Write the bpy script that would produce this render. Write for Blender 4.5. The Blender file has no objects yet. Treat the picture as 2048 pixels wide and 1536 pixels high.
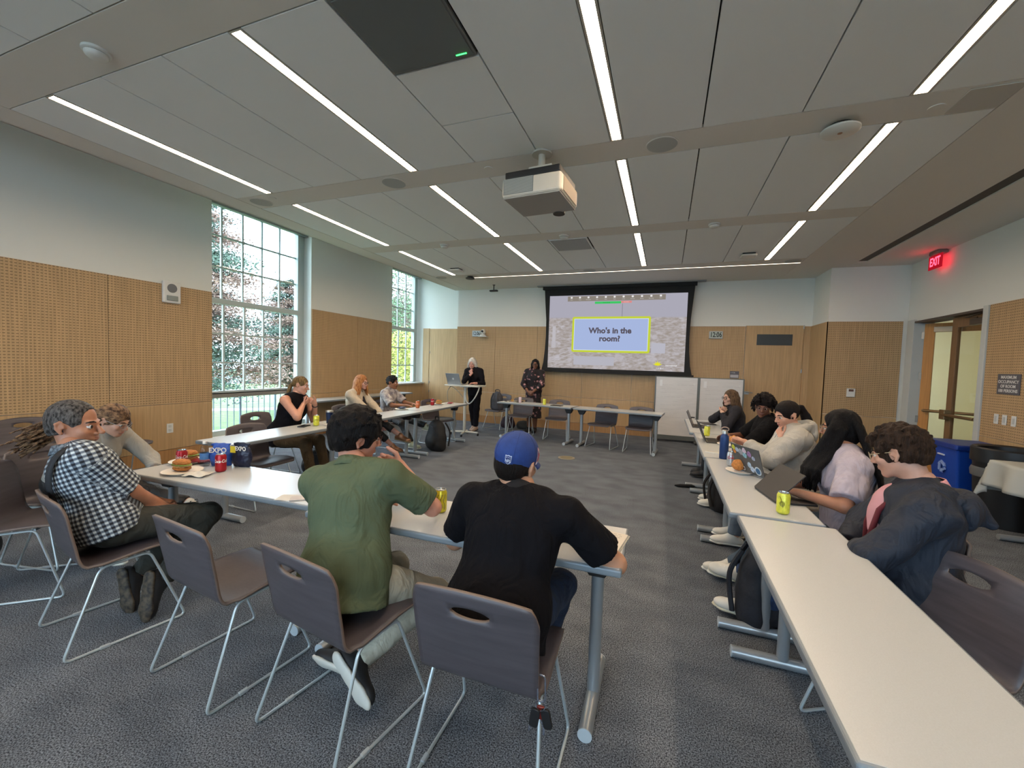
import bpy, bmesh, math, random
import numpy as np
from mathutils import Vector, Matrix, Quaternion, Euler
S = bpy.context.scene
COL = S.collection
PI = math.pi
R = math.radians
random.seed(7)
# ---------------------------------------------------------------- camera
cam_d = bpy.data.cameras.new('camera')
cam_d.sensor_width = 36.0
cam_d.lens = 828.24 / 2048 * 36.0
cam_d.clip_start = 0.05
cam_d.clip_end = 500
cam = bpy.data.objects.new('camera', cam_d)
COL.objects.link(cam)
yaw, pit, rol = -0.3546980, -0.0485265, 0.0325455
fw = Vector((math.sin(yaw) * math.cos(pit), math.cos(yaw) * math.cos(pit), math.sin(pit)))
rt = Vector((math.cos(yaw), -math.sin(yaw), 0))
up = rt.cross(fw)
r2 = rt * math.cos(rol) + up * math.sin(rol)
u2 = -rt * math.sin(rol) + up * math.cos(rol)
cam.matrix_world = Matrix(((r2.x, u2.x, -fw.x, 0), (r2.y, u2.y, -fw.y, 0), (r2.z, u2.z, -fw.z, 1.53), (0, 0, 0, 1)))
S.camera = cam
# ---------------------------------------------------------------- world, exposure
S.view_settings.view_transform = 'Standard'
S.view_settings.look = 'None'
S.view_settings.gamma = 1.0
S.view_settings.use_curve_mapping = False
S.view_settings.exposure = 0.62
LIGHT_W = 36.0
SKY_W = 7.2
w = bpy.data.worlds.new('sky')
S.world = w
w.use_nodes = True
nt = w.node_tree
bg = nt.nodes['Background']
tc = nt.nodes.new('ShaderNodeTexCoord')
nz = nt.nodes.new('ShaderNodeTexNoise')
nz.inputs['Scale'].default_value = 2.2
nz.inputs['Detail'].default_value = 5
cr = nt.nodes.new('ShaderNodeValToRGB')
cr.color_ramp.elements[0].position = 0.38
cr.color_ramp.elements[0].color = (0.46, 0.68, 0.95, 1)
cr.color_ramp.elements[1].position = 0.62
cr.color_ramp.elements[1].color = (0.78, 0.90, 1.0, 1)
nt.links.new(tc.outputs['Generated'], nz.inputs['Vector'])
nt.links.new(nz.outputs['Fac'], cr.inputs['Fac'])
nt.links.new(cr.outputs['Color'], bg.inputs['Color'])
bg.inputs['Strength'].default_value = SKY_W
sd = bpy.data.lights.new('sun', 'SUN')
sd.energy = 1.2
sd.angle = R(20)
sd.color = (1.0, 0.95, 0.88)
so = bpy.data.objects.new('sun', sd)
so.rotation_euler = (R(38), R(12), R(60))
COL.objects.link(so)
S.cycles.max_bounces = 7
S.cycles.diffuse_bounces = 4
S.cycles.glossy_bounces = 3
S.cycles.transmission_bounces = 4
S.cycles.transparent_max_bounces = 10
S.cycles.caustics_reflective = False
S.cycles.caustics_refractive = False
S.cycles.sample_clamp_indirect = 6

# ---------------------------------------------------------------- materials
def lin(c):
    if isinstance(c, str):
        c = [int(c[i:i + 2], 16) / 255 for i in (0, 2, 4)]
    return tuple((x / 12.92 if x <= 0.04045 else ((x + 0.055) / 1.055) ** 2.4) for x in c)
MATS = {}
def mat(name, col='808080', rough=0.6, metal=0.0, bump=0.0, bscale=200.0, var=0.0, vscale=8.0, stretch=(1, 1, 1), spec=0.5, emit=0.0, col2=None, sss=0.0, coat=0.0, bdetail=3.0, fold=0.0):
    if name in MATS: return MATS[name]
    m = bpy.data.materials.new(name); m.use_nodes = True
    n = m.node_tree.nodes; L = m.node_tree.links
    b = n['Principled BSDF']
    c = lin(col)
    b.inputs['Base Color'].default_value = (*c, 1)
    b.inputs['Roughness'].default_value = rough
    b.inputs['Metallic'].default_value = metal
    b.inputs['Specular IOR Level'].default_value = spec
    if coat: b.inputs['Coat Weight'].default_value = coat
    if emit:
        b.inputs['Emission Color'].default_value = (*c, 1)
        b.inputs['Emission Strength'].default_value = emit
    if sss:
        b.inputs['Subsurface Weight'].default_value = sss
        b.inputs['Subsurface Radius'].default_value = (0.01, 0.004, 0.002)
        b.inputs['Subsurface Scale'].default_value = 1.0
    if var or bump or col2 or fold:
        tc = n.new('ShaderNodeTexCoord'); mp = n.new('ShaderNodeMapping')
        mp.inputs['Scale'].default_value = stretch
        L.new(tc.outputs['Object'], mp.inputs['Vector'])
    if var or col2:
        nz = n.new('ShaderNodeTexNoise'); nz.inputs['Scale'].default_value = vscale; nz.inputs['Detail'].default_value = 5
        L.new(mp.outputs['Vector'], nz.inputs['Vector'])
        rp = n.new('ShaderNodeValToRGB')
        c2 = lin(col2) if col2 else tuple(min(1, x * (1 + var)) for x in c)
        c1 = c if col2 else tuple(x * (1 - var) for x in c)
        rp.color_ramp.elements[0].position = 0.35; rp.color_ramp.elements[0].color = (*c1, 1)
        rp.color_ramp.elements[1].position = 0.65; rp.color_ramp.elements[1].color = (*c2, 1)
        L.new(nz.outputs['Fac'], rp.inputs['Fac']); L.new(rp.outputs['Color'], b.inputs['Base Color'])
    if bump:
        n2 = n.new('ShaderNodeTexNoise'); n2.inputs['Scale'].default_value = bscale; n2.inputs['Detail'].default_value = bdetail
        L.new(mp.outputs['Vector'], n2.inputs['Vector'])
        bp = n.new('ShaderNodeBump'); bp.inputs['Strength'].default_value = bump; bp.inputs['Distance'].default_value = 0.01
        L.new(n2.outputs['Fac'], bp.inputs['Height']); L.new(bp.outputs['Normal'], b.inputs['Normal'])
    if fold:
        n3 = n.new('ShaderNodeTexNoise'); n3.inputs['Scale'].default_value = 9; n3.inputs['Detail'].default_value = 2.5; n3.inputs['Distortion'].default_value = 1.6
        mp3 = n.new('ShaderNodeMapping'); mp3.inputs['Rotation'].default_value = (.5, .4, .2); mp3.inputs['Scale'].default_value = (1.0, 1.0, .55); L.new(tc.outputs['Object'], mp3.inputs['Vector']); L.new(mp3.outputs[0], n3.inputs['Vector'])
        b3 = n.new('ShaderNodeBump'); b3.inputs['Strength'].default_value = fold; b3.inputs['Distance'].default_value = 0.05
        L.new(n3.outputs['Fac'], b3.inputs['Height'])
        if bump: L.new(bp.outputs['Normal'], b3.inputs['Normal'])
        L.new(b3.outputs['Normal'], b.inputs['Normal'])
    MATS[name] = m
    return m
def wood_mat(name, col, axis='y', perf=False, dark=0.86):
    """veneer with vertical grain; perf adds rows of short slots (pitch 32 mm)"""
    if name in MATS: return MATS[name]
    m = bpy.data.materials.new(name); m.use_nodes = True
    n = m.node_tree.nodes; L = m.node_tree.links; b = n['Principled BSDF']
    b.inputs['Roughness'].default_value = 0.5
    b.inputs['Specular IOR Level'].default_value = 0.3
    g = n.new('ShaderNodeNewGeometry'); sp = n.new('ShaderNodeSeparateXYZ'); L.new(g.outputs['Position'], sp.inputs[0])
    mp = n.new('ShaderNodeMapping'); mp.inputs['Scale'].default_value = (60, 60, 2.0); L.new(g.outputs['Position'], mp.inputs['Vector'])
    nz = n.new('ShaderNodeTexNoise'); nz.inputs['Scale'].default_value = 1.0; nz.inputs['Detail'].default_value = 6; L.new(mp.outputs[0], nz.inputs['Vector'])
    c = lin(col)
    rp = n.new('ShaderNodeValToRGB')
    rp.color_ramp.elements[0].position = 0.3; rp.color_ramp.elements[0].color = (*[x * dark for x in c], 1)
    rp.color_ramp.elements[1].position = 0.7; rp.color_ramp.elements[1].color = (*[min(1, x * (2 - dark)) for x in c], 1)
    L.new(nz.outputs['Fac'], rp.inputs['Fac'])
    out = rp.outputs['Color']
    if perf:
        def math1(op, a, bv):
            q = n.new('ShaderNodeMath'); q.operation = op
            if isinstance(a, (int, float)): q.inputs[0].default_value = a
            else: L.new(a, q.inputs[0])
            if isinstance(bv, (int, float)): q.inputs[1].default_value = bv
            else: L.new(bv, q.inputs[1])
            return q.outputs[0]
        u = sp.outputs['X' if axis == 'x' else 'Y']; v = sp.outputs['Z']
        fu = math1('ABSOLUTE', math1('SUBTRACT', math1('FRACT', math1('DIVIDE', u, 0.032), 0), 0.5), 0)
        fv = math1('ABSOLUTE', math1('SUBTRACT', math1('FRACT', math1('DIVIDE', v, 0.032), 0), 0.5), 0)
        mk = math1('MULTIPLY', math1('LESS_THAN', fu, 0.31), math1('LESS_THAN', fv, 0.105))
        mx = n.new('ShaderNodeMix'); mx.data_type = 'RGBA'
        L.new(mk, mx.inputs['Factor']); L.new(out, mx.inputs['A']); mx.inputs['B'].default_value = (*[x * 0.30 for x in c], 1)
        out = mx.outputs['Result']
        bp = n.new('ShaderNodeBump'); bp.inputs['Strength'].default_value = 0.6; bp.inputs['Distance'].default_value = 0.004
        L.new(math1('SUBTRACT', 1.0, mk), bp.inputs['Height']); L.new(bp.outputs['Normal'], b.inputs['Normal'])
    L.new(out, b.inputs['Base Color'])
    MATS[name] = m
    return m
def glass_mat(name, col=(1, 1, 1), gloss=0.06):
    if name in MATS: return MATS[name]
    m = bpy.data.materials.new(name); m.use_nodes = True
    n = m.node_tree.nodes; L = m.node_tree.links
    n.remove(n['Principled BSDF'])
    t = n.new('ShaderNodeBsdfTransparent'); t.inputs[0].default_value = (*col, 1)
    gl = n.new('ShaderNodeBsdfGlossy'); gl.inputs['Roughness'].default_value = 0.02
    lw0 = n.new('ShaderNodeLayerWeight'); lw0.inputs['Blend'].default_value = 0.5
    pw = n.new('ShaderNodeMath'); pw.operation = 'POWER'; pw.inputs[1].default_value = 5; L.new(lw0.outputs['Facing'], pw.inputs[0])
    lw = n.new('ShaderNodeMapRange'); lw.inputs['To Min'].default_value = 0.03; lw.inputs['To Max'].default_value = 0.9; L.new(pw.outputs[0], lw.inputs['Value'])
    mx = n.new('ShaderNodeMixShader')
    L.new(lw.outputs[0], mx.inputs[0]); L.new(t.outputs[0], mx.inputs[1]); L.new(gl.outputs[0], mx.inputs[2])
    L.new(mx.outputs[0], n['Material Output'].inputs[0])
    MATS[name] = m
    return m
def emit_mat(name, col, s):
    if name in MATS: return MATS[name]
    m = bpy.data.materials.new(name); m.use_nodes = True
    n = m.node_tree.nodes; L = m.node_tree.links
    n.remove(n['Principled BSDF'])
    e = n.new('ShaderNodeEmission'); e.inputs[0].default_value = (*lin(col), 1); e.inputs[1].default_value = s
    L.new(e.outputs[0], n['Material Output'].inputs[0])
    MATS[name] = m
    return m

# ---------------------------------------------------------------- mesh helpers
class MB:
    def __init__(s): s.v = []; s.f = []; s.m = []; s.cur = 0
    def add(s, vs, fs):
        o = len(s.v); s.v.extend([tuple(x) for x in vs]); s.f.extend([tuple(o + i for i in f) for f in fs]); s.m.extend([s.cur] * len(fs)); return s
    def box(s, x0, x1, y0, y1, z0, z1, M=None):
        vs = [Vector((x, y, z)) for z in (z0, z1) for y in (y0, y1) for x in (x0, x1)]
        if M: vs = [M @ q for q in vs]
        return s.add(vs, [(0, 2, 3, 1), (4, 5, 7, 6), (0, 1, 5, 4), (2, 6, 7, 3), (0, 4, 6, 2), (1, 3, 7, 5)])
    def cyl(s, p0, p1, r, n=16, r1=None, caps=True):
        p0 = Vector(p0); p1 = Vector(p1); r1 = r if r1 is None else r1
        d = (p1 - p0).normalized(); a = d.orthogonal().normalized(); b = d.cross(a)
        vs = []
        for p, rr in ((p0, r), (p1, r1)):
            for i in range(n):
                t = 2 * PI * i / n; vs.append(p + a * rr * math.cos(t) + b * rr * math.sin(t))
        fs = [(i, (i + 1) % n, n + (i + 1) % n, n + i) for i in range(n)]
        if caps: fs += [tuple(range(n))[::-1], tuple(range(n, 2 * n))]
        return s.add(vs, fs)
    def tube(s, pts, r, n=8, closed=False):
        pts = [Vector(p) for p in pts]; N = len(pts); vs = []
        rr = r if isinstance(r, (list, tuple)) else [r] * N
        a = None
        for i, p in enumerate(pts):
            if closed: d = (pts[(i + 1) % N] - pts[i - 1])
            else: d = (pts[min(i + 1, N - 1)] - pts[max(i - 1, 0)])
            d = d.normalized()
            if a is None: a = d.orthogonal().normalized()
            a = (a - d * a.dot(d))
            a = a.normalized() if a.length > 1e-6 else d.orthogonal().normalized()
            b = d.cross(a)
            for k in range(n):
                t = 2 * PI * k / n; vs.append(p + a * rr[i] * math.cos(t) + b * rr[i] * math.sin(t))
        fs = []
        for i in range(N if closed else N - 1):
            j = (i + 1) % N
            for k in range(n):
                fs.append((i * n + k, i * n + (k + 1) % n, j * n + (k + 1) % n, j * n + k))
        if not closed: fs += [tuple(range(n))[::-1], tuple(range((N - 1) * n, N * n))]
        return s.add(vs, fs)
    def lathe(s, prof, c=(0, 0, 0), n=24, M=None, capb=True, capt=True):
        vs = []
        for r, z in prof:
            for i in range(n):
                t = 2 * PI * i / n; q = Vector((c[0] + r * math.cos(t), c[1] + r * math.sin(t), c[2] + z)); vs.append(M @ q if M else q)
        fs = []
        for j in range(len(prof) - 1):
            for i in range(n):
                fs.append((j * n + i, j * n + (i + 1) % n, (j + 1) * n + (i + 1) % n, (j + 1) * n + i))
        if capb: fs.append(tuple(range(n))[::-1])
        if capt: fs.append(tuple(range((len(prof) - 1) * n, len(prof) * n)))
        return s.add(vs, fs)
    def prism(s, pts, z0, z1, M=None):
        n = len(pts)
        vs = [Vector((p[0], p[1], z0)) for p in pts] + [Vector((p[0], p[1], z1)) for p in pts]
        if M: vs = [M @ q for q in vs]
        return s.add(vs, [tuple(range(n))[::-1], tuple(range(n, 2 * n))] + [(i, (i + 1) % n, n + (i + 1) % n, n + i) for i in range(n)])
    def build(s, name, ms, parent=None, smooth=False, bevel=0.0, segs=2, loc=None):
        me = bpy.data.meshes.new(name)
        me.from_pydata(s.v, [], s.f)
        if not isinstance(ms, (list, tuple)): ms = [ms]
        for q in ms: me.materials.append(q)
        if len(ms) > 1: me.polygons.foreach_set('material_index', s.m)
        if smooth:
            me.polygons.foreach_set('use_smooth', [True] * len(s.f))
            me.set_sharp_from_angle(angle=R(40)) if smooth != 2 else None
        me.update()
        o = bpy.data.objects.new(name, me); COL.objects.link(o)
        if parent is not None: o.parent = parent
        if loc: o.location = loc
        if bevel:
            b = o.modifiers.new('bevel', 'BEVEL'); b.width = bevel; b.segments = segs; b.limit_method = 'ANGLE'; b.angle_limit = R(40)
        return o
def tag(o, label=None, cat=None, group=None, kind=None):
    if label: o['label'] = label
    if cat: o['category'] = cat
    if group: o['group'] = group
    if kind: o['kind'] = kind
    return o
def thing(name, label, cat, loc=(0, 0, 0), rz=0.0, group=None):
    o = bpy.data.objects.new(name, None); COL.objects.link(o)
    o.empty_display_size = 0.1
    o.location = loc; o.rotation_euler = (0, 0, rz)
    return tag(o, label, cat, group)
def struct(name, mb, m, parent=None, **k):
    o = mb.build(name, m, parent, **k)
    if parent is None: o['kind'] = 'structure'
    return o
def struct_empty(name, loc=(0, 0, 0)):
    o = bpy.data.objects.new(name, None); COL.objects.link(o); o.location = loc; o['kind'] = 'structure'; o.empty_display_size = 0.1
    return o
def copy_tree(o, parent=None):
    c = o.copy(); COL.objects.link(c); c.parent = parent
    for ch in list(o.children): copy_tree(ch, c)
    return c
def place(src, first, loc, rz, label, group=None):
    """the first call moves the source itself, later calls copy it"""
    o = src if first else copy_tree(src)
    o.location = loc; o.rotation_euler = (0, 0, rz); o['label'] = label
    if group: o['group'] = group
    return o
def text_mesh(name, body, size, m, parent=None, M=None, ext=0.0005, bold=0.0, align='CENTER', sx=1.0):
    cu = bpy.data.curves.new(name, 'FONT'); cu.body = body; cu.size = size; cu.extrude = ext; cu.offset = bold
    cu.align_x = align; cu.align_y = 'CENTER'; cu.resolution_u = 3
    o = bpy.data.objects.new(name, cu)
    COL.objects.link(o)
    dg = bpy.context.evaluated_depsgraph_get()
    me = bpy.data.meshes.new_from_object(o.evaluated_get(dg))
    COL.objects.unlink(o); bpy.data.objects.remove(o)
    if M: me.transform(M @ Matrix.Diagonal((sx, 1, 1, 1)))
    me.materials.clear(); me.materials.append(m)
    o = bpy.data.objects.new(name, me); COL.objects.link(o)
    if parent: o.parent = parent
    return o
def frameM(o, xdir, zdir):
    """matrix with local x along xdir, local y up = zdir, facing normal x cross y"""
    x = Vector(xdir).normalized(); y = Vector(zdir).normalized(); z = x.cross(y)
    return Matrix(((x.x, y.x, z.x, o[0]), (x.y, y.y, z.y, o[1]), (x.z, y.z, z.z, o[2]), (0, 0, 0, 1)))

# ---------------------------------------------------------------- common materials
WHITE = mat('painted_white_wall', 'd6d7d1', 0.8, bump=0.05, bscale=300)
GYP = mat('gypsum_ceiling', 'd8d5d0', 0.85)
PANELC = mat('ceiling_panel_paint', 'e6eaec', 0.85, bump=0.04, bscale=400)
DARKGAP = mat('dark_joint', '1b1b1b', 0.9)
WOODY = wood_mat('veneer_perforated_side', 'b2946e', 'y', True)
WOODX = wood_mat('veneer_perforated_back', 'b2946e', 'x', True)
WOOD = wood_mat('veneer_plain', 'b0926b')
WOODB = wood_mat('veneer_baseboard', 'a27a50')
TRIMW = mat('white_trim', 'b9bcb9', 0.5)
ALU = mat('silver_paint', '9fa6ab', 0.34, 0.55)
ROD = mat('chrome_rod', 'b4bfc4', 0.35, 0.45)
BLACKP = mat('black_plastic', '101012', 0.5)
WHITEP = mat('white_plastic', 'd0d0cc', 0.45)
GREYP = mat('grey_plastic', '6a6c6e', 0.5)
GLASS = glass_mat('window_glass', (0.97, 0.99, 0.98))

# ---------------------------------------------------------------- floor
def carpet():
    m = bpy.data.materials.new('grey_carpet'); m.use_nodes = True
    n = m.node_tree.nodes; L = m.node_tree.links; b = n['Principled BSDF']
    b.inputs['Roughness'].default_value = 0.95; b.inputs['Specular IOR Level'].default_value = 0.15
    tc = n.new('ShaderNodeTexCoord')
    def noise(sc, st=(1, 1, 1), det=4):
        mp = n.new('ShaderNodeMapping'); mp.inputs['Scale'].default_value = st; L.new(tc.outputs['Object'], mp.inputs['Vector'])
        q = n.new('ShaderNodeTexNoise'); q.inputs['Scale'].default_value = sc; q.inputs['Detail'].default_value = det; L.new(mp.outputs[0], q.inputs['Vector']); return q.outputs['Fac']
    f = noise(170, (1, 1, 1), 2); g = noise(3.2, (1, 1.7, 1), 9)
    rp = n.new('ShaderNodeValToRGB'); e = rp.color_ramp.elements
    e[0].position = 0.36; e[0].color = (*lin('2e3238'), 1); e[1].position = 0.68; e[1].color = (*lin('868d96'), 1)
    L.new(f, rp.inputs['Fac'])
    rp2 = n.new('ShaderNodeValToRGB'); e = rp2.color_ramp.elements
    e[0].position = 0.34; e[0].color = (0.78, 0.79, 0.81, 1); e[1].position = 0.66; e[1].color = (1.12, 1.11, 1.10, 1)
    L.new(g, rp2.inputs['Fac'])
    mx = n.new('ShaderNodeMix'); mx.data_type = 'RGBA'; mx.blend_type = 'MULTIPLY'; mx.inputs['Factor'].default_value = 1
    L.new(rp.outputs[0], mx.inputs['A']); L.new(rp2.outputs[0], mx.inputs['B']); L.new(mx.outputs['Result'], b.inputs['Base Color'])
    bp = n.new('ShaderNodeBump'); bp.inputs['Strength'].default_value = 0.7; bp.inputs['Distance'].default_value = 0.006
    L.new(f, bp.inputs['Height']); L.new(bp.outputs['Normal'], b.inputs['Normal'])
    return m
struct('floor', MB().box(-6.42, 3.75, -3.0, 10.06, -0.2, 0), carpet())
CZ = 3.4; LX = -6.42; BY = 9.7; RX = 3.75

# ---------------------------------------------------------------- left wall with two tall windows
wl = MB()
wl.box(-6.76, -6.44, -3.0, 4.30, -0.2, 4.0)
wl.box(-6.76, -6.44, 6.15, 8.65, -0.2, 4.0)
wl.box(-6.76, -6.44, 4.30, 6.15, -0.2, 0.24)
wl.box(-6.76, -6.44, 8.65, 10.06, -0.2, 0.90)
wl.box(-6.76, -6.44, 4.30, 6.15, 3.93, 4.0)
wl.box(-6.76, -6.44, 8.65, 10.06, 3.93, 4.0)
wleft = struct('wall_left', wl, WHITE)
def wood_run(parent, edges, pos, axis, ztop=2.457, perf=True, lo=0.82, flip=1):
    """upper perforated and lower plain veneer panels, 5 mm joints, 2 cm proud of the wall"""
    for a, b in zip(edges[:-1], edges[1:]):
        for z0, z1, up in ((0.19, lo - 0.003, False), (lo + 0.003, ztop, True)):
            m = MB(); g = 0.003
            if axis == 'y':
                m.box(min(pos, pos - 0.02 * flip), max(pos, pos - 0.02 * flip), a + g, b - g, z0, z1)
                mt = WOODY if (up and perf) else WOOD
            else:
                m.box(a + g, b - g, min(pos, pos - 0.02 * flip), max(pos, pos - 0.02 * flip), z0, z1)
                mt = WOODX if (up and perf) else WOOD
            m.build('wood_panel', mt, parent, bevel=0.0015, segs=1)
wood_run(wleft, [-3.05, -1.83, -0.61, 0.61, 1.83, 3.05, 4.29], LX, 'y')
wood_run(wleft, [6.16, 7.42, 8.64], LX, 'y')
m = MB().box(LX - 0.02, LX, 8.66, 10.05, 0.19, 0.895); m.build('wood_panel', WOOD, wleft)
struct('baseboard_left', MB().box(LX - 0.02, LX - 0.004, -3, 4.29, 0, 0.185).box(LX - 0.02, LX - 0.004, 6.16, 10.05, 0, 0.185), WOODB)
FRW = mat('window_frame_paint', 'aeb9b7', 0.45)
RAILB = mat('brown_grey_rail', '83807c', 0.5)
def window(name, y0, y1, zs, nx=5, bottom=0.94, spandrel=False):
    w = struct_empty(name, (-6.65, y0, bottom))
    def P(nm, mb, mt, **k): return mb.build(nm, mt, w, **k)
    W = y1 - y0; T = 3.90 - bottom
    # outer frame
    P('window_frame', MB().box(-0.05, 0.05, 0, 0.07, -0.02, T).box(-0.05, 0.05, W - 0.16, W - 0.10, -0.02, T).box(-0.09, 0.03, W - 0.10, W, -0.02, T).box(-0.05, 0.05, 0, W, T - 0.06, T), FRW, bevel=0.004)
    P('shade_cassette', MB().box(0.05, 0.13, 0.0, W + 0.05, T - 0.09, T - 0.02), mat('cassette_grey', '8b9392', 0.5))
    cols = [0.07 + (W - 0.23) * i / nx for i in range(nx + 1)]
    rows_u = [2.40 - bottom, 2.90 - bottom, 3.385 - bottom, T - 0.06]
    rows_l = [0.0, 0.46 * 1.0, 0.93, 1.38]
    zl = 2.32 - bottom
    rows_l = [0.0, zl / 3, 2 * zl / 3, zl]
    for rows, dx in ((rows_u, -0.02), (rows_l, 0.02)):
        for i in range(nx):
            for j in range(3):
                P('pane', MB().box(dx - 0.003, dx + 0.003, cols[i] + 0.006, cols[i + 1] - 0.006, rows[j] + 0.006, rows[j + 1] - 0.006), GLASS)
        for i in range(1, nx):
            P('muntin', MB().box(dx - 0.016, dx + 0.016, cols[i] - 0.013, cols[i] + 0.013, rows[0], rows[-1]), FRW)
        for j in (1, 2):
            P('muntin', MB().box(dx - 0.014, dx + 0.014, cols[0], cols[-1], rows[j] - 0.012, rows[j] + 0.012), FRW)
    P('meeting_rail', MB().box(-0.02, 0.06, 0.02, W - 0.10, zl - 0.0, zl + 0.085), FRW, bevel=0.004)
    P('bottom_rail', MB().box(-0.02, 0.06, 0.02, W - 0.10, -0.035, 0.012), FRW)
    if spandrel:
        P('transom_bar', MB().box(-0.05, 0.06, 0.0, W, -0.10, -0.02), RAILB)
        P('pane', MB().box(-0.003, 0.003, 0.02, W - 0.1, -0.62, -0.10), GLASS)
        P('bottom_frame', MB().box(-0.05, 0.07, 0, W, -0.70, -0.62), FRW)
    return w
w1 = window('window_1', 4.18, 6.15, None, 5, 0.94, True)
w2 = window('window_2', 8.10, 10.03, None, 5, 0.94)
struct('trim_1', MB().box(-6.74, -6.36, 8.63, 10.05, 0.90, 0.94), TRIMW, bevel=0.008)

# ---------------------------------------------------------------- back wall, recess and niche
wb = MB()
wb.box(-5.17, 2.65, BY + 0.02, 10.3, -0.2, 4.0)
wb.box(-6.76, -5.17, 10.07, 10.3, -0.2, 4.0)
wback = struct('wall_back', wb, WHITE)
wood_run(wback, [-5.17, -4.08, -2.97, -1.85, -0.72, 0.39, 1.50], BY, 'x', flip=-1, lo=0.785)
MB().box(2.515, 2.648, BY, BY + 0.02, 0.19, 2.457).build('wood_panel', WOOD, wback)
MB().box(-6.42, -6.22, 10.045, 10.07, 0.0, 2.44).build('wood_panel', WOOD, wback)
struct('baseboard_back', MB().box(-5.17, 1.50, BY + 0.004, BY + 0.02, 0, 0.185), WOODB)
d1 = struct_empty('door_1', (1.505, BY, 0))
MB().box(0, 1.005, -0.012, 0.02, 0.005, 2.47).build('door_leaf', WOOD, d1, bevel=0.002)
MB().box(0.21, 0.81, -0.022, -0.010, 2.085, 2.285).box(0.20, 0.82, -0.016, -0.008, 2.075, 2.295).build('door_window', mat('smoked_glass', '3b3e40', 0.2), d1)
MB().box(0.03, 0.11, -0.03, -0.012, 1.06, 1.12).cyl((0.05, -0.07, 1.10), (0.17, -0.07, 1.10), 0.010).cyl((0.05, -0.03, 1.10), (0.05, -0.07, 1.10), 0.010).build('door_handle', mat('satin_steel', '9a9a98', 0.3, 0.8), d1)
for z in (0.35, 1.57, 2.44):
    MB().cyl((1.0, -0.02, z - 0.035), (1.0, -0.02, z + 0.035), 0.011).build('hinge', mat('satin_steel'), d1)
d2 = struct_empty('door_2', (-6.20, 10.05, 0))
MB().box(0, 1.03, -0.01, 0.015, 0.005, 2.43).build('door_leaf', WOOD, d2, bevel=0.002)
for z in (0.7, 1.78, 0.95):
    MB().cyl((0.012, -0.018, z - 0.03), (0.012, -0.018, z + 0.03), 0.01).build('hinge', mat('satin_steel'), d2)
# right return and niche wall
wr = MB().box(2.65, 3.95, 8.87, 10.3, -0.2, 4.0)
wn = struct('wall_niche', wr, WHITE)
MB().box(2.63, 2.65, 8.85, BY - 0.003, 0.19, 2.457).build('wood_panel', WOOD, wn)
for z0, z1, mt in ((0.19, 0.817, WOOD), (0.823, 2.457, WOODX)):
    MB().box(2.633, 3.70, 8.85, 8.87, z0, z1).build('wood_panel', mt, wn)
struct('baseboard_niche', MB().box(2.634, 2.65, 8.856, BY, 0, 0.185).box(2.634, 3.74, 8.856, 8.87, 0, 0.185), WOODB)

# ---------------------------------------------------------------- right wall with glazed double door
wq = MB()
wq.box(3.77, 3.98, -3.0, 7.04, -0.2, 4.0)
wq.box(3.77, 3.98, 8.62, 8.87, -0.2, 4.0)
wq.box(3.77, 3.98, 7.04, 8.62, 2.42, 4.0)
wright = struct('wall_right', wq, WHITE)
wood_run(wright, [-3.0, -1.6, -0.4, 0.82, 2.05, 3.27, 4.5, 5.73, 6.95], RX, 'y', flip=-1, ztop=2.46)
struct('baseboard_right', MB().box(3.754, 3.77, -3, 6.95, 0, 0.185), WOODB)
struct('trim_2', MB().box(3.735, 3.99, 6.955, 7.045, 0, 2.46).box(3.735, 3.99, 8.60, 8.80, 0, 2.46), TRIMW, bevel=0.003)
struct('trim_3', MB().box(3.74, 3.99, 7.04, 8.62, 2.40, 2.43), mat('dark_frame', '4a4038', 0.5))
DW = wood_mat('door_oak_painted_lit', 'b57f45'); DWD = wood_mat('door_oak', '7c5f42')  # DW: same oak with the corridor's light painted into its colour
BRASS = mat('bronze_bar', '8c7556', 0.35, 0.8)
HG = glass_mat('door_glass', (0.975, 0.975, 0.96))
def door_leaf(nm, loc, ang, flip, dw):
    d = struct_empty(nm, loc); d.rotation_euler = (0, 0, ang)
    L = 0.775
    def P(n2, mb, mt, **k): return mb.build(n2, mt, d, **k)
    f = flip
    def Bx(a, b, x0, x1, z0, z1, mb=None):
        a, b = sorted((a * f, b * f)); return (mb or MB()).box(x0, x1, a, b, z0, z1)
    P('stile', Bx(0, 0.12, -0.022, 0.022, 0.01, 2.39), dw, bevel=0.003)
    P('stile', Bx(L - 0.12, L, -0.022, 0.022, 0.01, 2.39), dw, bevel=0.003)
    P('rail', Bx(0.12, L - 0.12, -0.022, 0.022, 2.25, 2.39), dw)
    P('rail', Bx(0.12, L - 0.12, -0.022, 0.022, 0.01, 0.27), dw)
    P('glass_pane', Bx(0.12, L - 0.12, -0.004, 0.004, 0.27, 2.25), HG)
    P('push_bar', MB().cyl((-0.085, f * 0.07, 1.0), (-0.085, f * (L - 0.06), 1.0), 0.022).cyl((-0.02, f * 0.07, 1.0), (-0.085, f * 0.07, 1.0), 0.022).box(-0.10, -0.02, min(f * (L - 0.13), f * (L - 0.01)), max(f * (L - 0.13), f * (L - 0.01)), 0.93, 1.07), BRASS, bevel=0.006)
    return d, P, L
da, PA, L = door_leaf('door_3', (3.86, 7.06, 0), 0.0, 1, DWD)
PA('door_closer', MB().box(-0.085, -0.022, 0.03, 0.30, 2.25, 2.33), mat('closer_bronze', '5c5148', 0.4, 0.6), bevel=0.005)
PA('closer_arm', MB().tube([(-0.06, 0.2, 2.34), (-0.07, 0.42, 2.36), (-0.03, 0.12, 2.40)], 0.009, 6), mat('closer_bronze'))
db, PB, L = door_leaf('door_4', (3.88, 8.60, 0), R(52), -1, DW)
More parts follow.
